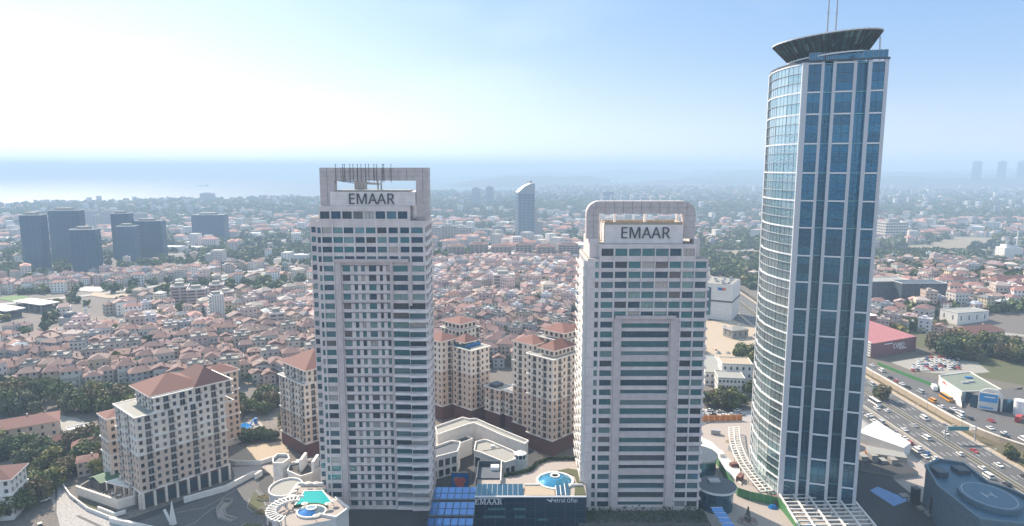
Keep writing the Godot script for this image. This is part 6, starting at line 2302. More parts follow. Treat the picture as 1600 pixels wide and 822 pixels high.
	slab_tower("grid_fronted_building", "pale building with an even grid of windows in the old town between the towers", Vector2(-9.7, -769), 4, 24, 20, 21, "town_pale", "pane_grey", 6, "building")
	keep(-9.7, -769, 18)
	slab_tower("white_flats", "white-grey flats with an awning roof in the old town left of the flat-crowned tower", Vector2(-204, -570), 25, 12, 11, 17, "town_pale", "pane_grey", 5, "flats")
	keep(-204, -570, 11)
	# mosque, stadium, ship
	t = thing("mosque", "small domed mosque with one white minaret in the old town at the left", "mosque", Vector3(-391, ground(-391, -604), -604))
	b = MB.new()
	b.box(M.town_pale, Vector3(-22, -2, -8), Vector3(-8, 6, 6))
	part(t, "hall", b)
	b = MB.new()
	for i in 6:
		var a := i / 6.0 * PI / 2
		var e := (i + 1) / 6.0 * PI / 2
		b.cyl(M.slate, Vector3(-15, 6 + sin(a) * 5, -1), cos(a) * 6, maxf(cos(e) * 6, 0.05), (sin(e) - sin(a)) * 5, 18, false)
	part(t, "dome", b)
	b = MB.new()
	b.cyl(M.white, Vector3(0, -2, 0), 1.1, 0.9, 18, 10)
	b.cyl(M.white, Vector3(0, 13, 0), 1.7, 1.7, 0.9, 10)
	b.cyl(M.slate, Vector3(0, 16, 0), 1.0, 0.05, 4.5, 10)
	part(t, "minaret", b)
	keep(-400, -604, 16)
	t = thing("hillside_mosque", "white mosque with a tall thin minaret above the hillside houses at the right", "mosque", Vector3(905, ground(905, -1215), -1215))
	b = MB.new()
	b.box(M.white, Vector3(-16, -3, -12), Vector3(16, 20, 12))
	b.box(M.white, Vector3(-11, 20, -8), Vector3(11, 25, 8))
	part(t, "hall", b)
	b = MB.new()
	b.cyl(M.slate, Vector3(0, 25, 0), 9, 2, 7, 16)
	part(t, "dome", b)
	b = MB.new()
	b.cyl(M.white, Vector3(8, 0, 8), 1.8, 1.3, 52, 10)
	b.cyl(M.slate, Vector3(8, 52, 8), 1.4, 0.1, 10, 10)
	part(t, "minaret", b)
	keep(905, -1215, 40)
	slab_tower("cream_hall", "sunlit cream building with trees before it in the middle distance beside the glass tower", Vector2(960, -1690), 6, 60, 34, 42, "cream", "pane_grey", 6, "building")
	keep(960, -1690, 45)
	t = thing("sports_ground", "flat white grandstand roof beside the green football pitch at the left edge", "grandstand", Vector3(-490, ground(-490, -655), -655), deg_to_rad(-25))
	b = MB.new()
	for s in [-1, 1]:
		b.box(M.white, Vector3(-24, 8, s * 16 - 9), Vector3(24, 8.8, s * 16 + 9))
		b.box(M.concrete_dark, Vector3(-22, -3, s * 16 - 6), Vector3(22, 5, s * 16 + 6))
		for k in 5:
			b.slab(M.steel, Vector3(-20 + k * 10, 3, s * 16 + 7), Vector3(0.6, 10, 0.6))
	part(t, "grandstand", b)
	keep(-490, -655, 34)
	drape("football_pitch", P([-585, -745, -515, -700, -500, -712, -570, -765]), "pitch", 0.35)
	keep(-545, -730, 42)
	t = thing("cargo_ship", "cargo ship on the pale sea to the left of the flat-crowned tower", "ship", Vector3(-3420, SEA, -7480), deg_to_rad(12))
	b = MB.new()
	b.prism(M.ship_hull, M.ship_hull, P([-62, -8, 50, -8, 64, 0, 50, 8, -62, 8]), -2, 9)
	part(t, "hull", b)
	b = MB.new()
	b.box(M.town_pale, Vector3(40, 9, -7), Vector3(54, 25, 7))
	b.box(M.town_pale, Vector3(45, 25, -4), Vector3(50, 31, 4))
	part(t, "superstructure", b)
	b = MB.new()
	for i in 4:
		b.bar(M.ship_hull, Vector3(-50 + i * 22, 9, 0), Vector3(-50 + i * 22, 18, 0), 1.2)
	part(t, "mast", b)
	# pale yards, fields and roads
	var n := 0
	for q in [
		[-505, -800, 60, 16, 0.35], [-455, -752, 46, 14, 0.5], [-540, -1010, 90, 22, 0.15], [-470, -1045, 80, 20, 0.25], [-470, -1330, 95, 40, 0.1], [-610, -1610, 110, 40, 0.0], [-262, -823, 42, 22, 0.3], [-640, -890, 50, 12, -0.4], [-600, -945, 45, 14, 0.3], [-350, -980, 60, 16, 0.2], [-900, -1500, 110, 30, 0.1], [-220, -960, 40, 18, -0.2], [-300, -1250, 70, 25, 0.0], [-1150, -2600, 160, 40, 0.1], [-520, -2200, 180, 50, 0.0], [250, -2400, 150, 40, 0.1], [75, -1150, 60, 14, 0.0], [140, -1120, 55, 16, 0.1], [900, -2700, 150, 50, 0.2], [1500, -2500, 170, 40, 0.1], [1300, -3300, 160, 50, 0.0]]:
		var poly := ell(q[0], q[1], q[2], q[3], 9)
		var tf := Transform2D(q[4], Vector2(q[0], q[1]))
		for i in poly.size():
			poly[i] = tf * ((poly[i] - Vector2(q[0], q[1])) * rng.randf_range(0.75, 1.15))
		drape("pale_yard", poly, ["white_yard", "sand", "roof_grey"][n % 3], 0.5)
		keep(q[0], q[1], q[3] * 0.9)
		n += 1
	drape("bare_field", P([740, -1250, 850, -1345, 1020, -1480, 1180, -1590, 1300, -1760, 1190, -1830, 990, -1650, 800, -1460, 700, -1330]), "dry_field", 0.6)
	for q in [[790, -1300, 60], [860, -1390, 70], [950, -1460, 70], [1040, -1540, 70], [1130, -1640, 70], [1210, -1740, 60], [410, -1235, 55], [455, -1255, 35]]:
		keep(q[0], q[1], q[2])
	drape("bare_field", P([360, -1235, 470, -1290, 480, -1225, 370, -1180]), "dry_field", 0.6)
	for q in [[P([-560, -690, -480, -760, -420, -850, -380, -950, -300, -1060, -200, -1150, -60, -1260]), 16.0], [P([-900, -950, -640, -985, -470, -1080, -250, -1290, -100, -1500]), 18.0], [P([262, -900, 300, -1000, 380, -1120, 420, -1260, 600, -1420, 700, -1340]), 15.0], [P([700, -1230, 820, -1250, 980, -1370, 1200, -1540]), 12.0], [P([-700, -1250, -420, -1240, -150, -1330, 100, -1330]), 12.0], [P([270, -840, 360, -800, 470, -820, 620, -900]), 11.0]]:
		drape("distant_road", path_poly(q[0], q[1]), "road_pale", 0.45)
		for i in q[0].size() - 1:
			for k in 9:
				var c: Vector2 = q[0][i].lerp(q[0][i + 1], k / 9.0)
				keep(c.x, c.y, q[1] * 0.75)

func hip_part(t: Node, w: float, d: float, y: float, h: float) -> void:
	var b := MB.new()
	b.hip(M.roof_red, w, d, y + 1.3, h, d * 0.45, 0.8)
	part(t, "tiled_roof", b)

# ---- the town ---------------------------------------------------------------------------------------------------------------
func house_mb(kind: int, wall: Color, roof: Color, m, mr, mg) -> Array:   # [walls, roof, windows] as mesh builders
	var dims := [[9.0, 10.0, 9.0, 2.4], [11.0, 9.0, 12.0, 2.6], [8.0, 8.5, 7.0, 2.2], [12.0, 11.0, 14.0, 2.6], [10.0, 13.0, 10.0, 2.8], [13.0, 9.0, 12.0, 2.5], [9.0, 9.0, 13.0, 0.0], [11.0, 10.0, 16.0, 0.0], [14.0, 10.0, 9.0, 3.0], [8.0, 11.0, 11.0, 2.4]]
	var q: Array = dims[kind % 10]
	var w: float = q[0]
	var d: float = q[1]
	var h: float = q[2]
	var a := MB.new()
	a.colored = true
	a.col = wall
	a.box(m, Vector3(-w / 2, -5, -d / 2), Vector3(w / 2, h, d / 2))
	if kind % 3 == 1:
		a.box(m, Vector3(-w / 2 + 1, h * 0.3, d / 2), Vector3(w / 2 - 1.5, h * 0.3 + 1.0, d / 2 + 1.1))
		a.box(m, Vector3(-w / 2 + 1, h * 0.62, d / 2), Vector3(w / 2 - 1.5, h * 0.62 + 1.0, d / 2 + 1.1))
	var r := MB.new()
	r.colored = true
	r.col = roof
	if q[3] > 0:
		r.hip(mr, w, d, h, q[3], (0.0 if kind in [2, 9, 4] else d * 0.42), 0.55, Transform3D(Basis(Vector3.UP, PI / 2 if d > w else 0.0), Vector3.ZERO))
	else:
		r.box(mr, Vector3(-w / 2 - 0.1, h, -d / 2 - 0.1), Vector3(w / 2 + 0.1, h + 0.3, d / 2 + 0.1))
		r.col = wall
		r.rim(mr, P([-w / 2, -d / 2, w / 2, -d / 2, w / 2, d / 2, -w / 2, d / 2]), h + 0.3, h + 1.0, 0.3)
		r.box(mr, Vector3(-2, h + 0.3, -2), Vector3(1, h + 2.6, 1))
	r.col = Color(0.35, 0.25, 0.2)
	r.box(mr, Vector3(w * 0.2, h, -0.5), Vector3(w * 0.2 + 0.7, h + q[3] + 0.8, 0.2))
	var g := MB.new()
	g.colored = true
	g.col = Color(0.05, 0.055, 0.07)
	if kind % 2 == 0:
		a.col = Color(0.8, 0.8, 0.8)
		a.box(m, Vector3(-w * 0.3, h + q[3] * 0.5, 0.6), Vector3(-w * 0.3 + 1.7, h + q[3] * 0.5 + 0.75, 1.5))
	var nf := int(h / 3.0)
	for f in nf:
		var y := f * 3.0 + 1.1
		for s in [-1, 1]:
			var n := int(w / 2.9)
			for i in n:
				var x := -w / 2 + (i + 0.5) * w / n
				g.slab(mg, Vector3(x, y + 0.7, s * d / 2), Vector3(1.25, 1.4, 0.16))
			n = int(d / 3.1)
			for i in n:
				var z := -d / 2 + (i + 0.5) * d / n
				g.slab(mg, Vector3(s * w / 2, y + 0.7, z), Vector3(0.16, 1.4, 1.25))
	return [a, r, g]

func big_mb(kind: int, wall: Color, roof: Color, m) -> MB:    # larger blocks for the far town
	var q: Array = [[26.0, 14.0, 18.0], [18.0, 16.0, 24.0], [34.0, 15.0, 15.0], [42.0, 26.0, 8.0], [16.0, 16.0, 34.0]][kind]
	var b := MB.new()
	b.colored = true
	b.col = wall
	b.box(m, Vector3(-q[0] / 2, -7, -q[1] / 2), Vector3(q[0] / 2, q[2], q[1] / 2))
	b.col = roof
	if kind in [0, 2]:
		b.hip(m, q[0], q[1], q[2], 3.5, q[1] * 0.45, 0.7)
	else:
		b.box(m, Vector3(-q[0] / 2 + 0.5, q[2], -q[1] / 2 + 0.5), Vector3(q[0] / 2 - 0.5, q[2] + 0.8, q[1] / 2 - 0.5))
	b.col = Color(0.07, 0.08, 0.10)
	if kind != 3:
		for f in int(q[2] / 3.2):
			var y := f * 3.2 + 1.7
			var n := int(q[0] / 3.6)
			for i in n:
				b.slab(m, Vector3(-q[0] / 2 + (i + 0.5) * q[0] / n, y, q[1] / 2), Vector3(1.7, 1.5, 0.2))
			for i in 3:
				b.slab(m, Vector3(-q[0] / 2, y, -q[1] / 2 + (i + 0.5) * q[1] / 3), Vector3(0.2, 1.5, 1.7))
	return b

func hidden_by_tower(x: float, z: float) -> bool:
	var k := x / -z
	if z < -300 and (k > -0.275 and k < -0.122 or k > 0.113 and k < 0.285):
		return z > -900
	return z < -330 and k > 0.375 and k < 0.50 and z > -900

func taken_spot(x: float, z: float, r: float) -> bool:
	if z > -455 and x > -75 and x < 260: return true           # the complex
	if z > -420 and x > -340 and x < -75 and z > -402 - 0.18 * (x + 340): return true
	if z > -375 and x < -70: return true
	if z > -905 and absf(x - 224 - bend(z)) < 34: return true     # motorway
	if z > -640 and x > 60 and x < 240: return true               # building site and offices
	if z > -548 and x >= 240: return true
	if x > 330 and x < 430 and z > -690 and z < -625: return true
	if x > 445 and x < 552 and z > -705 and z < -675: return true
	if x > 370 and x < 480 and z > -600: return true
	for q in reserved:
		if absf(q.x - x) < q.z + r and absf(q.y - z) < q.z + r:
			return true
	return false

var near_houses := []

func houses_and_town() -> void:
	var white := smat("town_paint", Color.WHITE, 0.85)
	white.vertex_color_use_as_albedo = true
	var walls := [Color(0.62, 0.55, 0.48), Color(0.68, 0.64, 0.58), Color(0.58, 0.46, 0.42), Color(0.55, 0.53, 0.52), Color(0.66, 0.54, 0.40), Color(0.70, 0.68, 0.64), Color(0.46, 0.47, 0.50), Color(0.62, 0.48, 0.45), Color(0.5, 0.42, 0.36), Color(0.66, 0.60, 0.55)]
	var wall_names := ["beige", "off-white", "pinkish", "grey", "ochre", "white", "blue-grey", "pink", "brown", "cream"]
	var roofs := [Color(0.255, 0.15, 0.135), Color(0.21, 0.12, 0.115), Color(0.30, 0.18, 0.15), Color(0.19, 0.115, 0.115), Color(0.25, 0.175, 0.165), Color(0.265, 0.145, 0.125), Color(0.36, 0.35, 0.34), Color(0.29, 0.285, 0.28), Color(0.23, 0.14, 0.135), Color(0.285, 0.195, 0.175)]
	var roof_names := ["red", "dark red", "orange-red", "maroon", "faded red", "red", "grey", "dark grey", "red-brown", "faded orange"]
	var dense := []      # [x, z, yaw, kind]
	var big := []
	var f := FastNoiseLite.new()
	f.seed = 21
	f.frequency = 0.0035
	var z := -378.0
	while z > -7600:
		var d0 := -z
		var step := 12.2 if d0 < 1080 else 24.0 if d0 < 2400 else 46.0
		var reach := d0 * 0.86 + 60
		var x := -reach
		while x < reach:
			x += step
			var px := x + rng.randf_range(-0.22, 0.22) * step
			var pz := z + rng.randf_range(-0.22, 0.22) * step
			var az := rad_to_deg(atan2(px, -pz))
			var d := Vector2(px, pz).length()
			var k := f.get_noise_2d(px, pz)
			if d > coast(az) - 150: continue
			var p := 0.0
			var bigger := 0.0
			if d < 1080 and az < 11.5:
				p = 0.97
				if d > 660 and az < -17: p = 0.6 - (d - 660) / 200.0 + k * 0.8
				if d > 900 and az < -8: p = 0.45 + k
			elif az >= 11.5 and d < 1000:
				p = 0.98 + k * 0.6 if az > 22 else 0.1
				if az > 22 and d > 850: p *= 0.55
			elif az > 11 and az < 21 and d < 1500: p = 0.06
			elif az >= 21 and d < 1500: p = 0.2 + k
			elif d < 2400:
				p = (0.62 if az > 20 else 0.5) + k * 1.3
				bigger = 0.4 if az < 12 else 0.15
				if az < -14 and d < 1700: p *= 0.22
			else:
				p = 0.3 + k * 1.0
				bigger = 0.6
			if rng.randf() > p: continue
			if taken_spot(px, pz, 5.0 if d < 1080 else 9.0): continue
			var yaw := f.get_noise_2d(px * 0.5 + 500, pz * 0.5) * 2.2 + (PI / 2 if rng.randf() < 0.3 else 0.0) + rng.randf_range(-0.09, 0.09)
			if rng.randf() < bigger:
				big.append([px, pz, yaw, rng.randi() % 4 if d < 3000 or rng.randf() < 0.8 else 4])
			else:
				var kind: int = [0, 1, 2, 3, 4, 5, 8, 9, 0, 1, 4, 5, 6, 7, 10, 11, 12, 13, 2, 9][rng.randi() % 20]
				dense.append([px, pz, yaw, kind])
		z -= step
	# streets behind the viewer, seen in the window reflections
	z = 70.0
	while z < 1150:
		var x := -700.0
		while x < 700:
			x += 16
			if rng.randf() < 0.8:
				dense.append([x + rng.randf_range(-3, 3), z + rng.randf_range(-3, 3), f.get_noise_2d(x, z) * 2.0, rng.randi() % 10])
		z += 16
	dense.sort_custom(func(p, q): return Vector2(p[0], p[1]).length_squared() < Vector2(q[0], q[1]).length_squared())
	var protos := []
	var single := []
	for i in 14:
		if i < 10:
			var mw := smat("house_wall_%d" % i, walls[i], 0.85, fine, 0.12)
			var mr := smat("house_roof_%d" % i, roofs[i], 0.85, fine, 0.35)
			single.append([mw, mr])
		var over: Color = roofs[i] if i < 10 else [Color(0.55, 0.55, 0.55), Color(0.17, 0.17, 0.19), Color(0.30, 0.33, 0.37), Color(0.42, 0.36, 0.33)][i - 10]
		var parts := house_mb(i, walls[(i * 3 + 1) % 10] if i > 9 else walls[i], over, white, white, white)
		var all := MB.new()
		all.colored = true
		for q in parts:
			all.append(q, Transform3D())
		protos.append(all.mesh())
	# the 300 nearest in view stand as houses of their own
	var made := 0
	var rest := []
	var sources := {}
	for q in dense:
		var az := rad_to_deg(atan2(q[0], -q[1]))
		if made < 300 and q[1] < 0 and absf(az) < 38.5 and not hidden_by_tower(q[0], q[1]):
			q[3] = q[3] % 10
			var style: int = (q[3] * 3 + made * 7) % 10
			var tint: int = (style + made) % 10
			if q[3] in [6, 7]: tint = [6, 7][made % 2]
			elif tint in [6, 7]: tint = 8
			var key := "%d %d %d" % [q[3], style, tint]
			var o: Node3D
			if not sources.has(key):
				o = Node3D.new()
				var ps := house_mb(q[3], Color.WHITE, Color.WHITE, single[style][0], single[tint][1], M.pane_dark)
				part(o, "wall", strip_color(ps[0]))
				part(o, "roof", strip_color(ps[1]))
				part(o, "window_glazing", strip_color(ps[2]), Transform3D(), true)
				sources[key] = o
			else:
				o = sources[key].duplicate()
			o.name = numbered(self, "house")
			add_child(o, true)
			o.position = Vector3(q[0], ground(q[0], q[1]), q[1])
			o.rotation.y = q[2]
			var where := "in the town beyond the grey yard" if q[0] < -250 else "in the town behind the twin-roofed block" if q[0] < -130 else "in the town left of the flat-crowned tower" if q[0] < -75 else "in the town between the stone towers" if q[0] < 60 else "on the slope right of the glass tower"
			var storeys: String = {0: "three-storey", 1: "four-storey", 2: "two-storey", 3: "tall", 4: "long three-storey", 5: "broad four-storey", 6: "boxy four-storey", 7: "boxy five-storey", 8: "wide three-storey", 9: "narrow gabled"}[q[3]]
			tag(o, "%s %s house with %s roof %s" % [storeys, wall_names[style], roof_names[tint], where], "house", "houses of the old town and the slope")
			made += 1
		else:
			rest.append(q)
	scatter("distant_houses", rest, protos, 0.78, 1.12)
	var bp := []
	for i in 5:
		bp.append(big_mb(i, [Color(0.58, 0.51, 0.48), Color(0.62, 0.58, 0.55), Color(0.55, 0.46, 0.43), Color(0.66, 0.66, 0.66), Color(0.50, 0.50, 0.54)][i], [Color(0.36, 0.18, 0.14), Color(0.4, 0.39, 0.38), Color(0.34, 0.16, 0.12), Color(0.6, 0.6, 0.6), Color(0.4, 0.4, 0.4)][i], white).mesh())
	scatter("distant_blocks", big, bp, 0.85, 1.2)

func strip_color(b: MB) -> MB:
	for m in b.s:
		b.s[m].c = PackedColorArray()
	return b

func scatter(called: String, list: Array, protos: Array, lo: float, hi: float) -> void:
	var by := {}
	for q in list:
		if not by.has(q[3]): by[q[3]] = []
		by[q[3]].append(q)
	var holder := Node3D.new()
	holder.name = called
	add_child(holder)
	holder.set_meta("kind", "stuff")
	for k in by:
		var mm := MultiMesh.new()
		mm.transform_format = MultiMesh.TRANSFORM_3D
		mm.use_colors = true
		mm.mesh = protos[k]
		mm.instance_count = by[k].size()
		for i in by[k].size():
			var q: Array = by[k][i]
			var s := rng.randf_range(lo, hi)
			mm.set_instance_transform(i, Transform3D(Basis(Vector3.UP, q[2]).scaled(Vector3(s, s * rng.randf_range(0.85, 1.15), s)), Vector3(q[0], ground(q[0], q[1]), q[1])))
			var c := rng.randf_range(0.68, 1.22)
			mm.set_instance_color(i, Color(c * rng.randf_range(0.95, 1.06), c, c * rng.randf_range(0.94, 1.05)))
		var o := MultiMeshInstance3D.new()
		o.name = numbered(holder, called.trim_suffix("s").replace("distant_", "") + "_copies")
		o.multimesh = mm
		holder.add_child(o, true)

# ---- trees ---------------------------------------------------------------------------------------------------------------------
func crown_mesh(sd: int, leaves: int, size: float, tint: Color, m) -> ArrayMesh:
	var r := RandomNumberGenerator.new()
	r.seed = sd
	var lobes := []
	for i in 9:
		var a := r.randf() * TAU
		var h := r.randf_range(0.35, 0.95)
		lobes.append([Vector3(cos(a) * r.randf_range(0.1, 0.52), h, sin(a) * r.randf_range(0.1, 0.52)), r.randf_range(0.2, 0.38), r.randf_range(0.72, 1.25)])
	lobes.append([Vector3(0, 0.72, 0), 0.42, 1.0])
	var b := MB.new()
	b.colored = true
	for i in leaves:
		var l: Array = lobes[r.randi() % lobes.size()]
		var dir := Vector3(r.randf_range(-1, 1), r.randf_range(-0.8, 1), r.randf_range(-1, 1)).normalized()
		var p: Vector3 = l[0] + dir * l[1] * pow(r.randf(), 0.33)
		p.y = maxf(p.y, 0.2)
		var u := Vector3(r.randf_range(-1, 1), r.randf_range(-1, 1), r.randf_range(-1, 1)).normalized() * size * r.randf_range(0.6, 1.2)
		var v := u.cross(dir + Vector3(r.randf_range(-0.7, 0.7), r.randf_range(-0.7, 0.7), r.randf_range(-0.7, 0.7))).normalized() * size * r.randf_range(0.6, 1.1)
		var c: float = l[2] * r.randf_range(0.7, 1.35)
		b.col = Color(tint.r * c * r.randf_range(0.9, 1.15), tint.g * c, tint.b * c)
		b.quad(m, p - u - v, p + u - v * 0.6, p + u * 0.8 + v, p - u * 0.7 + v)
	return b.mesh()

func trunk_mesh() -> ArrayMesh:
	var b := MB.new()
	b.cyl(M.bark, Vector3(0, -0.1, 0), 0.045, 0.03, 0.55, 7)
	for i in 4:
		var a := TAU * i / 4 + 0.4
		b.bar(M.bark, Vector3(0, 0.38, 0), Vector3(cos(a) * 0.3, 0.7 + 0.05 * i, sin(a) * 0.3), 0.03)
	return b.mesh()

func trees() -> void:
	smat("bark", Color(0.09, 0.065, 0.045), 0.95)
	var leaf := smat("leaf", Color.WHITE, 0.75)
	leaf.vertex_color_use_as_albedo = true
	leaf.backlight_enabled = true
	leaf.backlight = Color(0.35, 0.42, 0.12)
	var tints := [Color(0.08, 0.11, 0.034), Color(0.11, 0.135, 0.04), Color(0.052, 0.08, 0.035), Color(0.155, 0.15, 0.045), Color(0.085, 0.10, 0.048), Color(0.12, 0.098, 0.045)]
	var tint_names := ["green", "light green", "dark green", "yellowish", "grey-green", "brownish"]
	var crowns := []
	for i in 6:
		crowns.append(crown_mesh(100 + i, 900, 0.062, tints[i], leaf))
	var trunk := trunk_mesh()
	# [x, z, spread x, spread z, how many, smallest, tallest, what they stand by]
	var groves := [
		[-274, -384, 52, 9, 26, 8, 13, "in the line behind the grey yard"], [-236, -372, 26, 8, 14, 8, 13, "right of the grey yard behind the villas"], [-290, -366, 22, 10, 9, 7, 11, "left of the grey yard"],
		[-252, -312, 26, 9, 16, 7, 11, "between the pink-roofed hall and the side street"], [-222, -300, 9, 8, 8, 6, 10, "at the top of the pale road"], [-212, -272, 6, 11, 11, 6, 9, "on the left side of the pale road"], [-203.5, -268, 4, 10, 12, 6, 9, "on the left kerb of the pale road"], [-203, -255, 4, 5, 5, 6, 9, "beside the near grey block"],
		[-211, -322, 11, 8, 12, 6, 10, "around the pale villa"], [-199, -306, 8, 8, 10, 6, 9, "behind the red-walled villa"], [-203, -290, 4, 8, 6, 6, 9, "on the right side of the pale road"], [-186, -300, 8, 10, 10, 6, 10, "behind the green-roofed shed"], [-202, -335, 14, 6, 9, 7, 11, "behind the low canteen"],
		[-137, -333, 16, 4, 22, 4, 6, "in the hedge-like row below the blue pool"], [-150, -372, 16, 10, 14, 6, 10, "beyond the blue pool"], [-140, -395, 18, 14, 16, 6, 10, "between the twin-roofed block and the cream block"], [-118, -352, 8, 8, 7, 5, 8, "beside the cream block's back corner"],
		[125, -384, 14, 6, 10, 6, 10, "in front of the white three-storey office"], [150, -392, 8, 7, 7, 7, 11, "right of the white three-storey office"], [176, -470, 14, 16, 9, 8, 12, "on the site behind the offices"],
		[225, -392, 1.2, 5, 4, 5, 8, "in the motorway median"], [241.6, -305, 0.8, 8, 3, 5, 7, "on the planted strip below the wall"],
		[345, -478, 34, 17, 34, 9, 14, "in the grove below the red-roofed school"], [395, -455, 40, 26, 30, 9, 14, "in the grove at the right edge"], [318, -455, 12, 12, 8, 8, 12, "at the left end of the school grove"], [281, -428, 9, 6, 9, 7, 11, "behind the supermarket"], [291, -352, 7, 5, 9, 3, 6, "in front of the arched showroom"],
		[372, -560, 26, 16, 14, 6, 10, "in the shrubs above the school"], [330, -560, 20, 20, 14, 7, 11, "between the red hall and the school"], [450, -560, 36, 24, 16, 7, 11, "right of the school"], [430, -625, 40, 10, 12, 7, 11, "before the pale three-storey house"],
		[-2.5, -261, 3, 2.5, 6, 2, 3, "in the tubs at the left of the roof terrace"], [1.5, -258, 4, 2.5, 5, 1.6, 2.6, "standing on the open roof terrace"], [-72, -236, 4, 3, 6, 2.2, 3.5, "on the planted corner below the round skylight"], [-86.5, -245, 2, 3, 4, 2, 3, "beside the sun loungers"]]
	var sources := {}
	var count := 0
	for q in groves:
		for i in q[4]:
			if count >= 300: break
			var a := rng.randf() * TAU
			var s := sqrt(rng.randf())
			var p := Vector2(q[0] + cos(a) * s * q[2], q[1] + sin(a) * s * q[3])
			var k := rng.randi() % 6
			if q[4] > 20 and q[6] < 7: k = 2
			var o: Node3D
			if not sources.has(k):
				o = Node3D.new()
				part(o, "crown", crowns[k])
				part(o, "trunk", trunk)
				sources[k] = o
			else:
				o = sources[k].duplicate()
			o.name = numbered(self, "tree")
			add_child(o, true)
			var h := rng.randf_range(q[5], q[6])
			var y := ground(p.x, p.y)
			if p.x > 250: y = maxf(y, 3.5) if p.y > -560 else y
			if absf(p.x) < 5 and p.y > -265: y = 12.6
			if p.x > -92 and p.x < -60 and p.y > -250: y = 9.6
			o.transform = Transform3D(Basis(Vector3.UP, rng.randf() * TAU).scaled(Vector3(h * rng.randf_range(0.85, 1.2), h, h * rng.randf_range(0.85, 1.2))), Vector3(p.x, y, p.y))
			tag(o, "%s %s %s" % [tint_names[k], "shrub" if h < 3.6 else "leafy tree", q[7]], "tree" if h >= 3.6 else "shrub", "trees and shrubs")
			count += 1
	# woods, street trees and scrub further off
	var light := []
	for i in 6:
		light.append(crown_mesh(200 + i, 90, 0.2, tints[i] * 1.1, leaf))
	var f := FastNoiseLite.new()
	f.seed = 41
	f.frequency = 0.0045
	var list := []
	for i in 70000:
		var az := rng.randf_range(-39, 39)
		var d := 420.0 * pow(16.0, rng.randf())
		var x := sin(deg_to_rad(az)) * d
		var z := -cos(deg_to_rad(az)) * d
		if d > coast(az) - 60: continue
		var k := f.get_noise_2d(x, z)
		var p := 0.10
		if d > 1080: p = 0.1 + 1.0 * maxf(0, k) + 0.5 * ss(2000, 3200, d)
		if az > 11 and az < 22 and d > 850 and d < 1600: p = 0.95
		elif az >= 22 and d > 820 and d < 1500: p = 0.42 + k
		elif az >= 22 and d < 820: p = 0.34
		elif az < -16 and d > 800 and d < 1500: p = 0.34 + k
		elif az > -14 and az < 11 and d > 1000 and d < 1200: p = 0.5
		if d > coast(az) - 700 and d > 3000: p = 0.7
		if rng.randf() > p or taken_spot(x, z, -4.0): continue
		if d < 1080 and az < 11.5 and rng.randf() < 0.85: continue
		var s := rng.randf_range(6, 11) * (1.0 if d < 1500 else 1.5 if d < 3000 else 2.3)
		list.append([x, z, rng.randf() * TAU, [0, 1, 2, 4, 2, 0, 3][rng.randi() % 7], s])
	# an extra belt of tall cypresses and planes at the field's edge and the foot of the row of flats
	for i in 420:
		var x := rng.randf_range(-110, 110)
		list.append([x, -1088 + rng.randf_range(-6, 8), 0.0, 2, rng.randf_range(6, 10)])
	for i in 900:
		var t := rng.randf()
		var c := Vector2(560, -1020).lerp(Vector2(860, -1290), t) + Vector2(rng.randf_range(-50, 50), rng.randf_range(-60, 40))
		list.append([c.x, c.y, rng.randf() * TAU, [0, 1, 2][rng.randi() % 3], rng.randf_range(7, 12)])
	var holder := Node3D.new()
	holder.name = "distant_trees"
	add_child(holder)
	holder.set_meta("kind", "stuff")
	for k in 6:
		var mine := list.filter(func(q): return q[3] == k)
		if mine.is_empty(): continue
		var mm := MultiMesh.new()
		mm.transform_format = MultiMesh.TRANSFORM_3D
		mm.use_colors = true
		mm.mesh = light[k]
		mm.instance_count = mine.size()
		for i in mine.size():
			var q: Array = mine[i]
			mm.set_instance_transform(i, Transform3D(Basis(Vector3.UP, q[2]).scaled(Vector3(q[4] * 1.05, q[4], q[4] * 1.05)), Vector3(q[0], ground(q[0], q[1]) - q[4] * 0.12, q[1])))
			var c := rng.randf_range(0.7, 1.3)
			mm.set_instance_color(i, Color(c, c, c))
		var o := MultiMeshInstance3D.new()
		o.name = numbered(holder, "tree_copies")
		o.multimesh = mm
		holder.add_child(o, true)

# ---- vehicles -----------------------------------------------------------------------------------------------------------------
var car_parts := {}

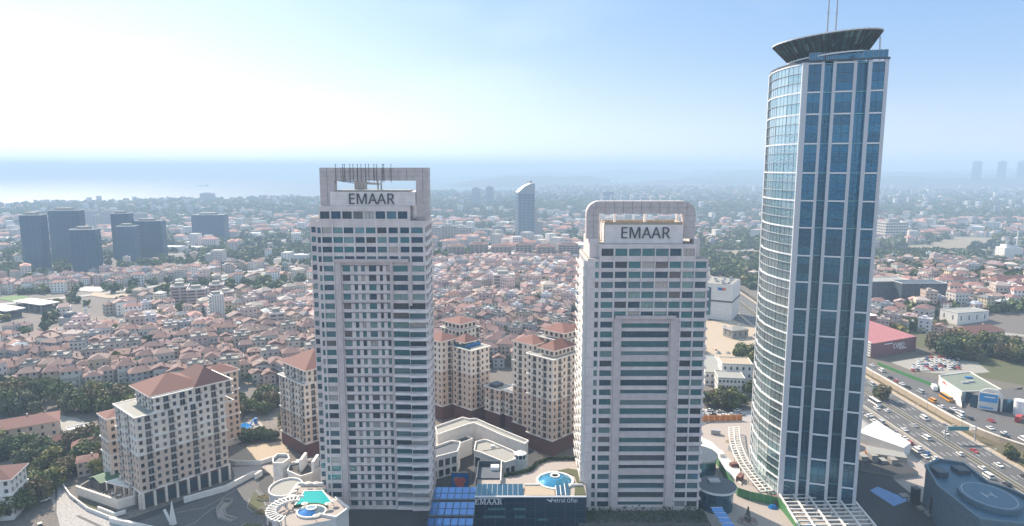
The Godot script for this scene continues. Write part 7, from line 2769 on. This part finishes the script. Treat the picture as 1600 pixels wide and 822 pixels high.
func car(kind: String, color: String, label: String, at: Vector3, turn: float, group: String) -> void:
	var m: Material = M["car_" + color]
	var key := kind + color
	if not car_parts.has(key):
		var long: float = {"saloon": 4.4, "hatchback": 3.9, "van": 5.2, "bus": 10.5, "lorry": 8.0}[kind]
		var wide: float = {"saloon": 1.78, "hatchback": 1.72, "van": 2.0, "bus": 2.5, "lorry": 2.4}[kind]
		var side := PackedVector2Array()      # profile: x along the car, y up
		var cab := PackedVector2Array()
		if kind == "saloon":
			side = P([-2.2, 0.35, 2.15, 0.35, 2.2, 0.62, 1.9, 0.82, 1.05, 0.93, -1.2, 0.98, -1.9, 0.98, -2.2, 0.85])
			cab = P([-1.6, 0.95, 1.05, 0.9, 0.35, 1.4, -0.9, 1.44])
		elif kind == "hatchback":
			side = P([-1.95, 0.35, 1.9, 0.35, 1.95, 0.65, 1.65, 0.85, 1.0, 0.95, -1.75, 1.02, -1.95, 0.9])
			cab = P([-1.8, 1.0, 1.05, 0.92, 0.35, 1.48, -1.35, 1.52])
		elif kind == "van":
			side = P([-2.6, 0.4, 2.5, 0.4, 2.6, 0.8, 2.3, 1.15, -2.6, 1.25])
			cab = P([-2.58, 1.2, 2.2, 1.1, 1.5, 2.05, -2.5, 2.1])
		elif kind == "bus":
			side = P([-5.2, 0.4, 5.2, 0.4, 5.25, 1.3, -5.25, 1.3])
			cab = P([-5.2, 1.3, 5.2, 1.3, 5.1, 3.0, -5.2, 3.0])
		else:
			side = P([-4, 0.5, 4, 0.5, 4, 1.4, -4, 1.4])
			cab = P([2.2, 1.4, 4, 1.4, 3.8, 2.6, 2.2, 2.6])
		var b := MB.new()
		extrude(b, m, side, wide)
		if kind == "lorry":
			b.box(m, Vector3(-4, 1.41, -1.2), Vector3(1.9, 3.2, 1.2))
		var g := MB.new()
		extrude(g, M.pane_dark, cab, wide - 0.22)
		var r := MB.new()
		var x0 := cab[2].x - 0.06
		var x1 := cab[3].x + 0.06
		r.box(m, Vector3(minf(x0, x1), maxf(cab[2].y, cab[3].y) - 0.04, -wide / 2 + 0.13), Vector3(maxf(x0, x1), maxf(cab[2].y, cab[3].y) + 0.05, wide / 2 - 0.13))
		if kind == "bus" or kind == "van":
			for k in 5:
				r.box(m, Vector3(lerpf(x0, x1, k / 4.0) - 0.07, 1.25, -wide / 2 + 0.09), Vector3(lerpf(x0, x1, k / 4.0) + 0.07, 2.0, wide / 2 - 0.09))
		var w := MB.new()
		w.cyl(M.tyre, Vector3.ZERO, 0.33, 0.33, 0.22, 12, true, Transform3D(Basis(Vector3.RIGHT, PI / 2), Vector3(0, 0.33, -0.11)))
		var lamp := MB.new()
		lamp.box(M.white_metal, Vector3(-0.03, -0.08, -0.16), Vector3(0.03, 0.08, 0.16))
		car_parts[key] = [b.mesh(), g.mesh(), r.mesh(), w.mesh(), lamp.mesh(), long, wide]
	var q: Array = car_parts[key]
	var t := thing("parked_car" if "parked" in label else kind if kind in ["bus", "van", "lorry"] else "car", label, kind if kind in ["bus", "van", "lorry"] else "car", at, turn, group)
	part(t, "body", q[0])
	part(t, "window_glass", q[1])
	part(t, "roof", q[2])
	for sx in [-1, 1]:
		for sz in [-1, 1]:
			part(t, "wheel", q[3], Transform3D(Basis(), Vector3(sx * q[5] * 0.3, 0, sz * (q[6] / 2 - 0.08))))
	for sz in [-1, 1]:
		part(t, "headlight", q[4], Transform3D(Basis(), Vector3(q[5] * 0.495, 0.68, sz * q[6] * 0.36)))

func extrude(b: MB, m, p: PackedVector2Array, wide: float) -> void:
	var a := 0.0
	for i in p.size():
		a += p[i].cross(p[(i + 1) % p.size()])
	if a < 0: p.reverse()
	var h := wide / 2
	for i in p.size():
		var u := p[i]
		var v := p[(i + 1) % p.size()]
		b.quad(m, Vector3(u.x, u.y, h), Vector3(u.x, u.y, -h), Vector3(v.x, v.y, -h), Vector3(v.x, v.y, h))
	var t := Geometry2D.triangulate_polygon(p)
	for i in range(0, t.size(), 3):
		var c := [p[t[i]], p[t[i + 1]], p[t[i + 2]]]
		if (c[1] - c[0]).cross(c[2] - c[0]) < 0: c.reverse()
		b.tri(m, Vector3(c[0].x, c[0].y, h), Vector3(c[1].x, c[1].y, h), Vector3(c[2].x, c[2].y, h))
		b.tri(m, Vector3(c[2].x, c[2].y, -h), Vector3(c[1].x, c[1].y, -h), Vector3(c[0].x, c[0].y, -h))

const ORD := ["first", "second", "third", "fourth", "fifth", "sixth", "seventh", "eighth", "ninth", "tenth", "eleventh", "twelfth", "thirteenth", "fourteenth", "fifteenth", "sixteenth", "seventeenth", "eighteenth", "nineteenth", "twentieth", "twenty-first", "twenty-second", "twenty-third", "twenty-fourth", "twenty-fifth", "twenty-sixth"]

func traffic() -> void:
	for q in [["w", Color(0.78, 0.78, 0.78)], ["s", Color(0.42, 0.44, 0.46)], ["r", Color(0.42, 0.03, 0.03)], ["k", Color(0.025, 0.027, 0.03)], ["b", Color(0.04, 0.12, 0.30)], ["o", Color(0.72, 0.30, 0.02)], ["g", Color(0.16, 0.17, 0.19)]]:
		var m := smat("car_" + q[0], q[1], 0.35)
		m.clearcoat_enabled = true
		m.clearcoat = 0.6
		m.clearcoat_roughness = 0.1
	smat("tyre", Color(0.02, 0.02, 0.02), 0.9)
	var words := {"w": "white", "s": "silver", "r": "red", "k": "black", "b": "blue", "o": "orange", "g": "grey"}
	var kinds := ["saloon", "hatchback", "saloon", "van", "hatchback"]
	var mw := [[231.5, -361.1, "w"], [220.0, -350.7, "s"], [229.8, -339.8, "w"], [215.8, -333.5, "w"], [220.2, -313.8, "w"], [229.8, -317.5, "r"], [230.4, -301.4, "w"], [220.2, -298.0, "w"], [217.2, -289.9, "w"], [217.2, -373.4, "w"], [220.2, -282.0, "k"], [213.9, -378, "w"], [227.4, -400, "w"], [233.6, -420, "s"], [214, -412, "g"], [220, -425, "w"], [230.5, -452, "w"], [214, -450, "w"], [227.4, -275, "w"], [236.4, -350, "g"], [233.5, -289, "k"], [211, -345, "w"], [217, -470, "k"], [220, -500, "w"], [228, -490, "w"], [231, -520, "s"], [212, -540, "w"], [228, -560, "w"], [218, -590, "w"]]
	var n := 0
	var nearer := func(p, q): return p[1] > q[1]
	mw.sort_custom(nearer)
	var seen := [0, 0]
	for q in mw:
		var near: bool = q[0] < 223.5
		var kind: String = kinds[n % 5]
		seen[int(near)] += 1
		car(kind, q[2], "%s %s, %s car from the near end on the motorway's %s carriageway" % [words[q[2]], kind, ORD[seen[int(near)] - 1], "near" if near else "far"], Vector3(q[0] + bend(q[1]), 0.13 + ground(q[0], q[1]), q[1]), PI / 2 if near else -PI / 2, "cars driving on the motorway")
		n += 1
	var fr := [[201.2, -364.7, "w"], [200.9, -357.6, "w"], [200.7, -350.7, "r"], [201.9, -345.6, "k"], [201.6, -340.2, "w"], [201.7, -335, "w"], [203.9, -355.3, "s"], [203.6, -327.5, "r"], [200.7, -330.0, "w"], [204.3, -321, "w"], [201.3, -317.9, "w"], [204.8, -315, "b"], [201.4, -311, "w"], [204.9, -309, "w"], [204.9, -303, "s"], [205, -297, "k"], [201.5, -290, "k"], [201, -372, "w"], [200.8, -380, "s"], [201, -388, "w"], [203.8, -366, "w"], [204, -341, "g"], [204.2, -333.5, "w"], [201.4, -303, "w"]]
	fr.sort_custom(nearer)
	var at := 0
	for q in fr:
		at += 1
		var kind: String = kinds[(n * 3) % 5]
		car(kind, q[2], "%s %s, %s car from the near end of the queue on the frontage road" % [words[q[2]], kind, ORD[at - 1]], Vector3(q[0], 0.13, q[1]), PI / 2, "cars on the frontage road")
		n += 1
	var sv := [[246.6, -370.3, "w"], [247.1, -363.3, "k"], [250.9, -366.3, "w"], [250.1, -359.4, "w"], [250.8, -352.4, "k"], [259.6, -349.1, "r"], [247.1, -354.6, "w"], [249.9, -338.6, "w"], [250.1, -331.3, "w"], [247.1, -328.2, "k"], [250.6, -323.2, "w"], [271.8, -337.1, "k"], [247.5, -380.1, "o"], [249.9, -439.7, "w"], [247.5, -424.5, "k"], [247.2, -416.8, "r"], [247.5, -411.6, "w"], [247.7, -405.4, "k"], [250.4, -318, "w"], [284, -331, "w"], [250, -396, "s"], [250.2, -452, "w"], [296, -329, "s"]]
	sv.sort_custom(nearer)
	at = 0
	for q in sv:
		at += 1
		var kind: String = "van" if q[2] == "o" else kinds[(n * 2) % 5]
		car(kind, q[2], "%s %s, %s car from the near end of the service road" % [words[q[2]], kind, ORD[at - 1]], Vector3(q[0] + sweep(q[1]), 3.6, q[1]), PI / 2 + rng.randf_range(-0.1, 0.1), "cars on the service road")
		n += 1
	for q in [["bus", "o", 318, -391, 0.9, "orange bus on the lane behind the supermarket"], ["bus", "o", 258, -384, 1.5, "orange minibus parked below the supermarket's lean-to"], ["lorry", "r", 276, -350, 0.7, "red lorry in front of the arched showroom"], ["lorry", "w", 262, -402, 1.2, "white lorry beside the supermarket's white wall"], ["bus", "w", 216.8, -386, PI / 2, "white coach on the near carriageway beside the showroom"]]:
		car(q[0], q[1], q[5], Vector3(q[2], 3.62 if q[2] > 240 else 0.13, q[3]), q[4], "")
	var rows := ["front", "second", "third", "fourth", "fifth", "back"]
	for r in 6:
		for i in 11:
			if rng.randf() < 0.2: continue
			var c: String = ["w", "w", "w", "k", "s", "b", "g", "r", "w", "k"][rng.randi() % 10]
			var kind: String = kinds[rng.randi() % 3]
			var p := Vector3(272 + i * 3.4 + r * 3.5, 3.58, -441 - r * 5.6 - i * 0.5)
			if p.x > 324: continue
			car(kind, c, "%s %s parked in the %s row of the car park below the red hall" % [words[c], kind, rows[r]], p, 1.35 + rng.randf_range(-0.06, 0.06), "cars in the crowded car park")
	at = 0
	var lane := [[-221, -303, "k", 0.7], [-224, -306, "w", 0.7], [-228, -309.5, "k", 0.7], [-231, -312, "w", 0.75], [-235, -316, "s", 0.75], [-206, -284, "k", 1.0], [-198, -268, "w", 1.0], [-213, -294, "k", 1.0], [-214, -321, "b", 0.2], [-209, -326, "k", 0.3], [-238, -319, "w", 0.75], [-244, -300, "g", 0.8], [-186, -247.5, "k", 2.3], [-203.8, -278, "s", 1.0], [-201, -272.5, "w", 1.0]]
	lane.sort_custom(func(p, q): return Vector2(p[0] + 186, p[1] + 271).length() < Vector2(q[0] + 186, q[1] + 271).length())
	for q in lane:
		var kind: String = kinds[n % 3]
		car(kind, q[2], "%s %s parked by the pale road, %s car from the courtyard" % [words[q[2]], kind, ORD[at]], Vector3(q[0], 0.13, q[1]), q[3], "cars along the pale road")
		at += 1
		n += 1
	for i in 12:
		var c: String = ["w", "s", "k", "w"][i % 4]
		car(kinds[i % 3], c, "%s %s on the site road before the white offices" % [words[c], kinds[i % 3]], Vector3(104 + (i % 6) * 5.4, 0.12, -366 - (i / 6) * 6 - i % 3), 0.15 * (i % 4), "cars on the site road")
	for i in 10:
		var c: String = ["w", "k", "s", "w", "r"][i % 5]
		car(kinds[i % 3], c, "%s %s parked on the open building site behind the offices" % [words[c], kinds[i % 3]], Vector3(178 + (i % 5) * 6 + rng.randf() * 2, ground(180, -500) + 0.12, -498 - (i / 5) * 14 - rng.randf() * 4), rng.randf() * 3, "cars on the building site")
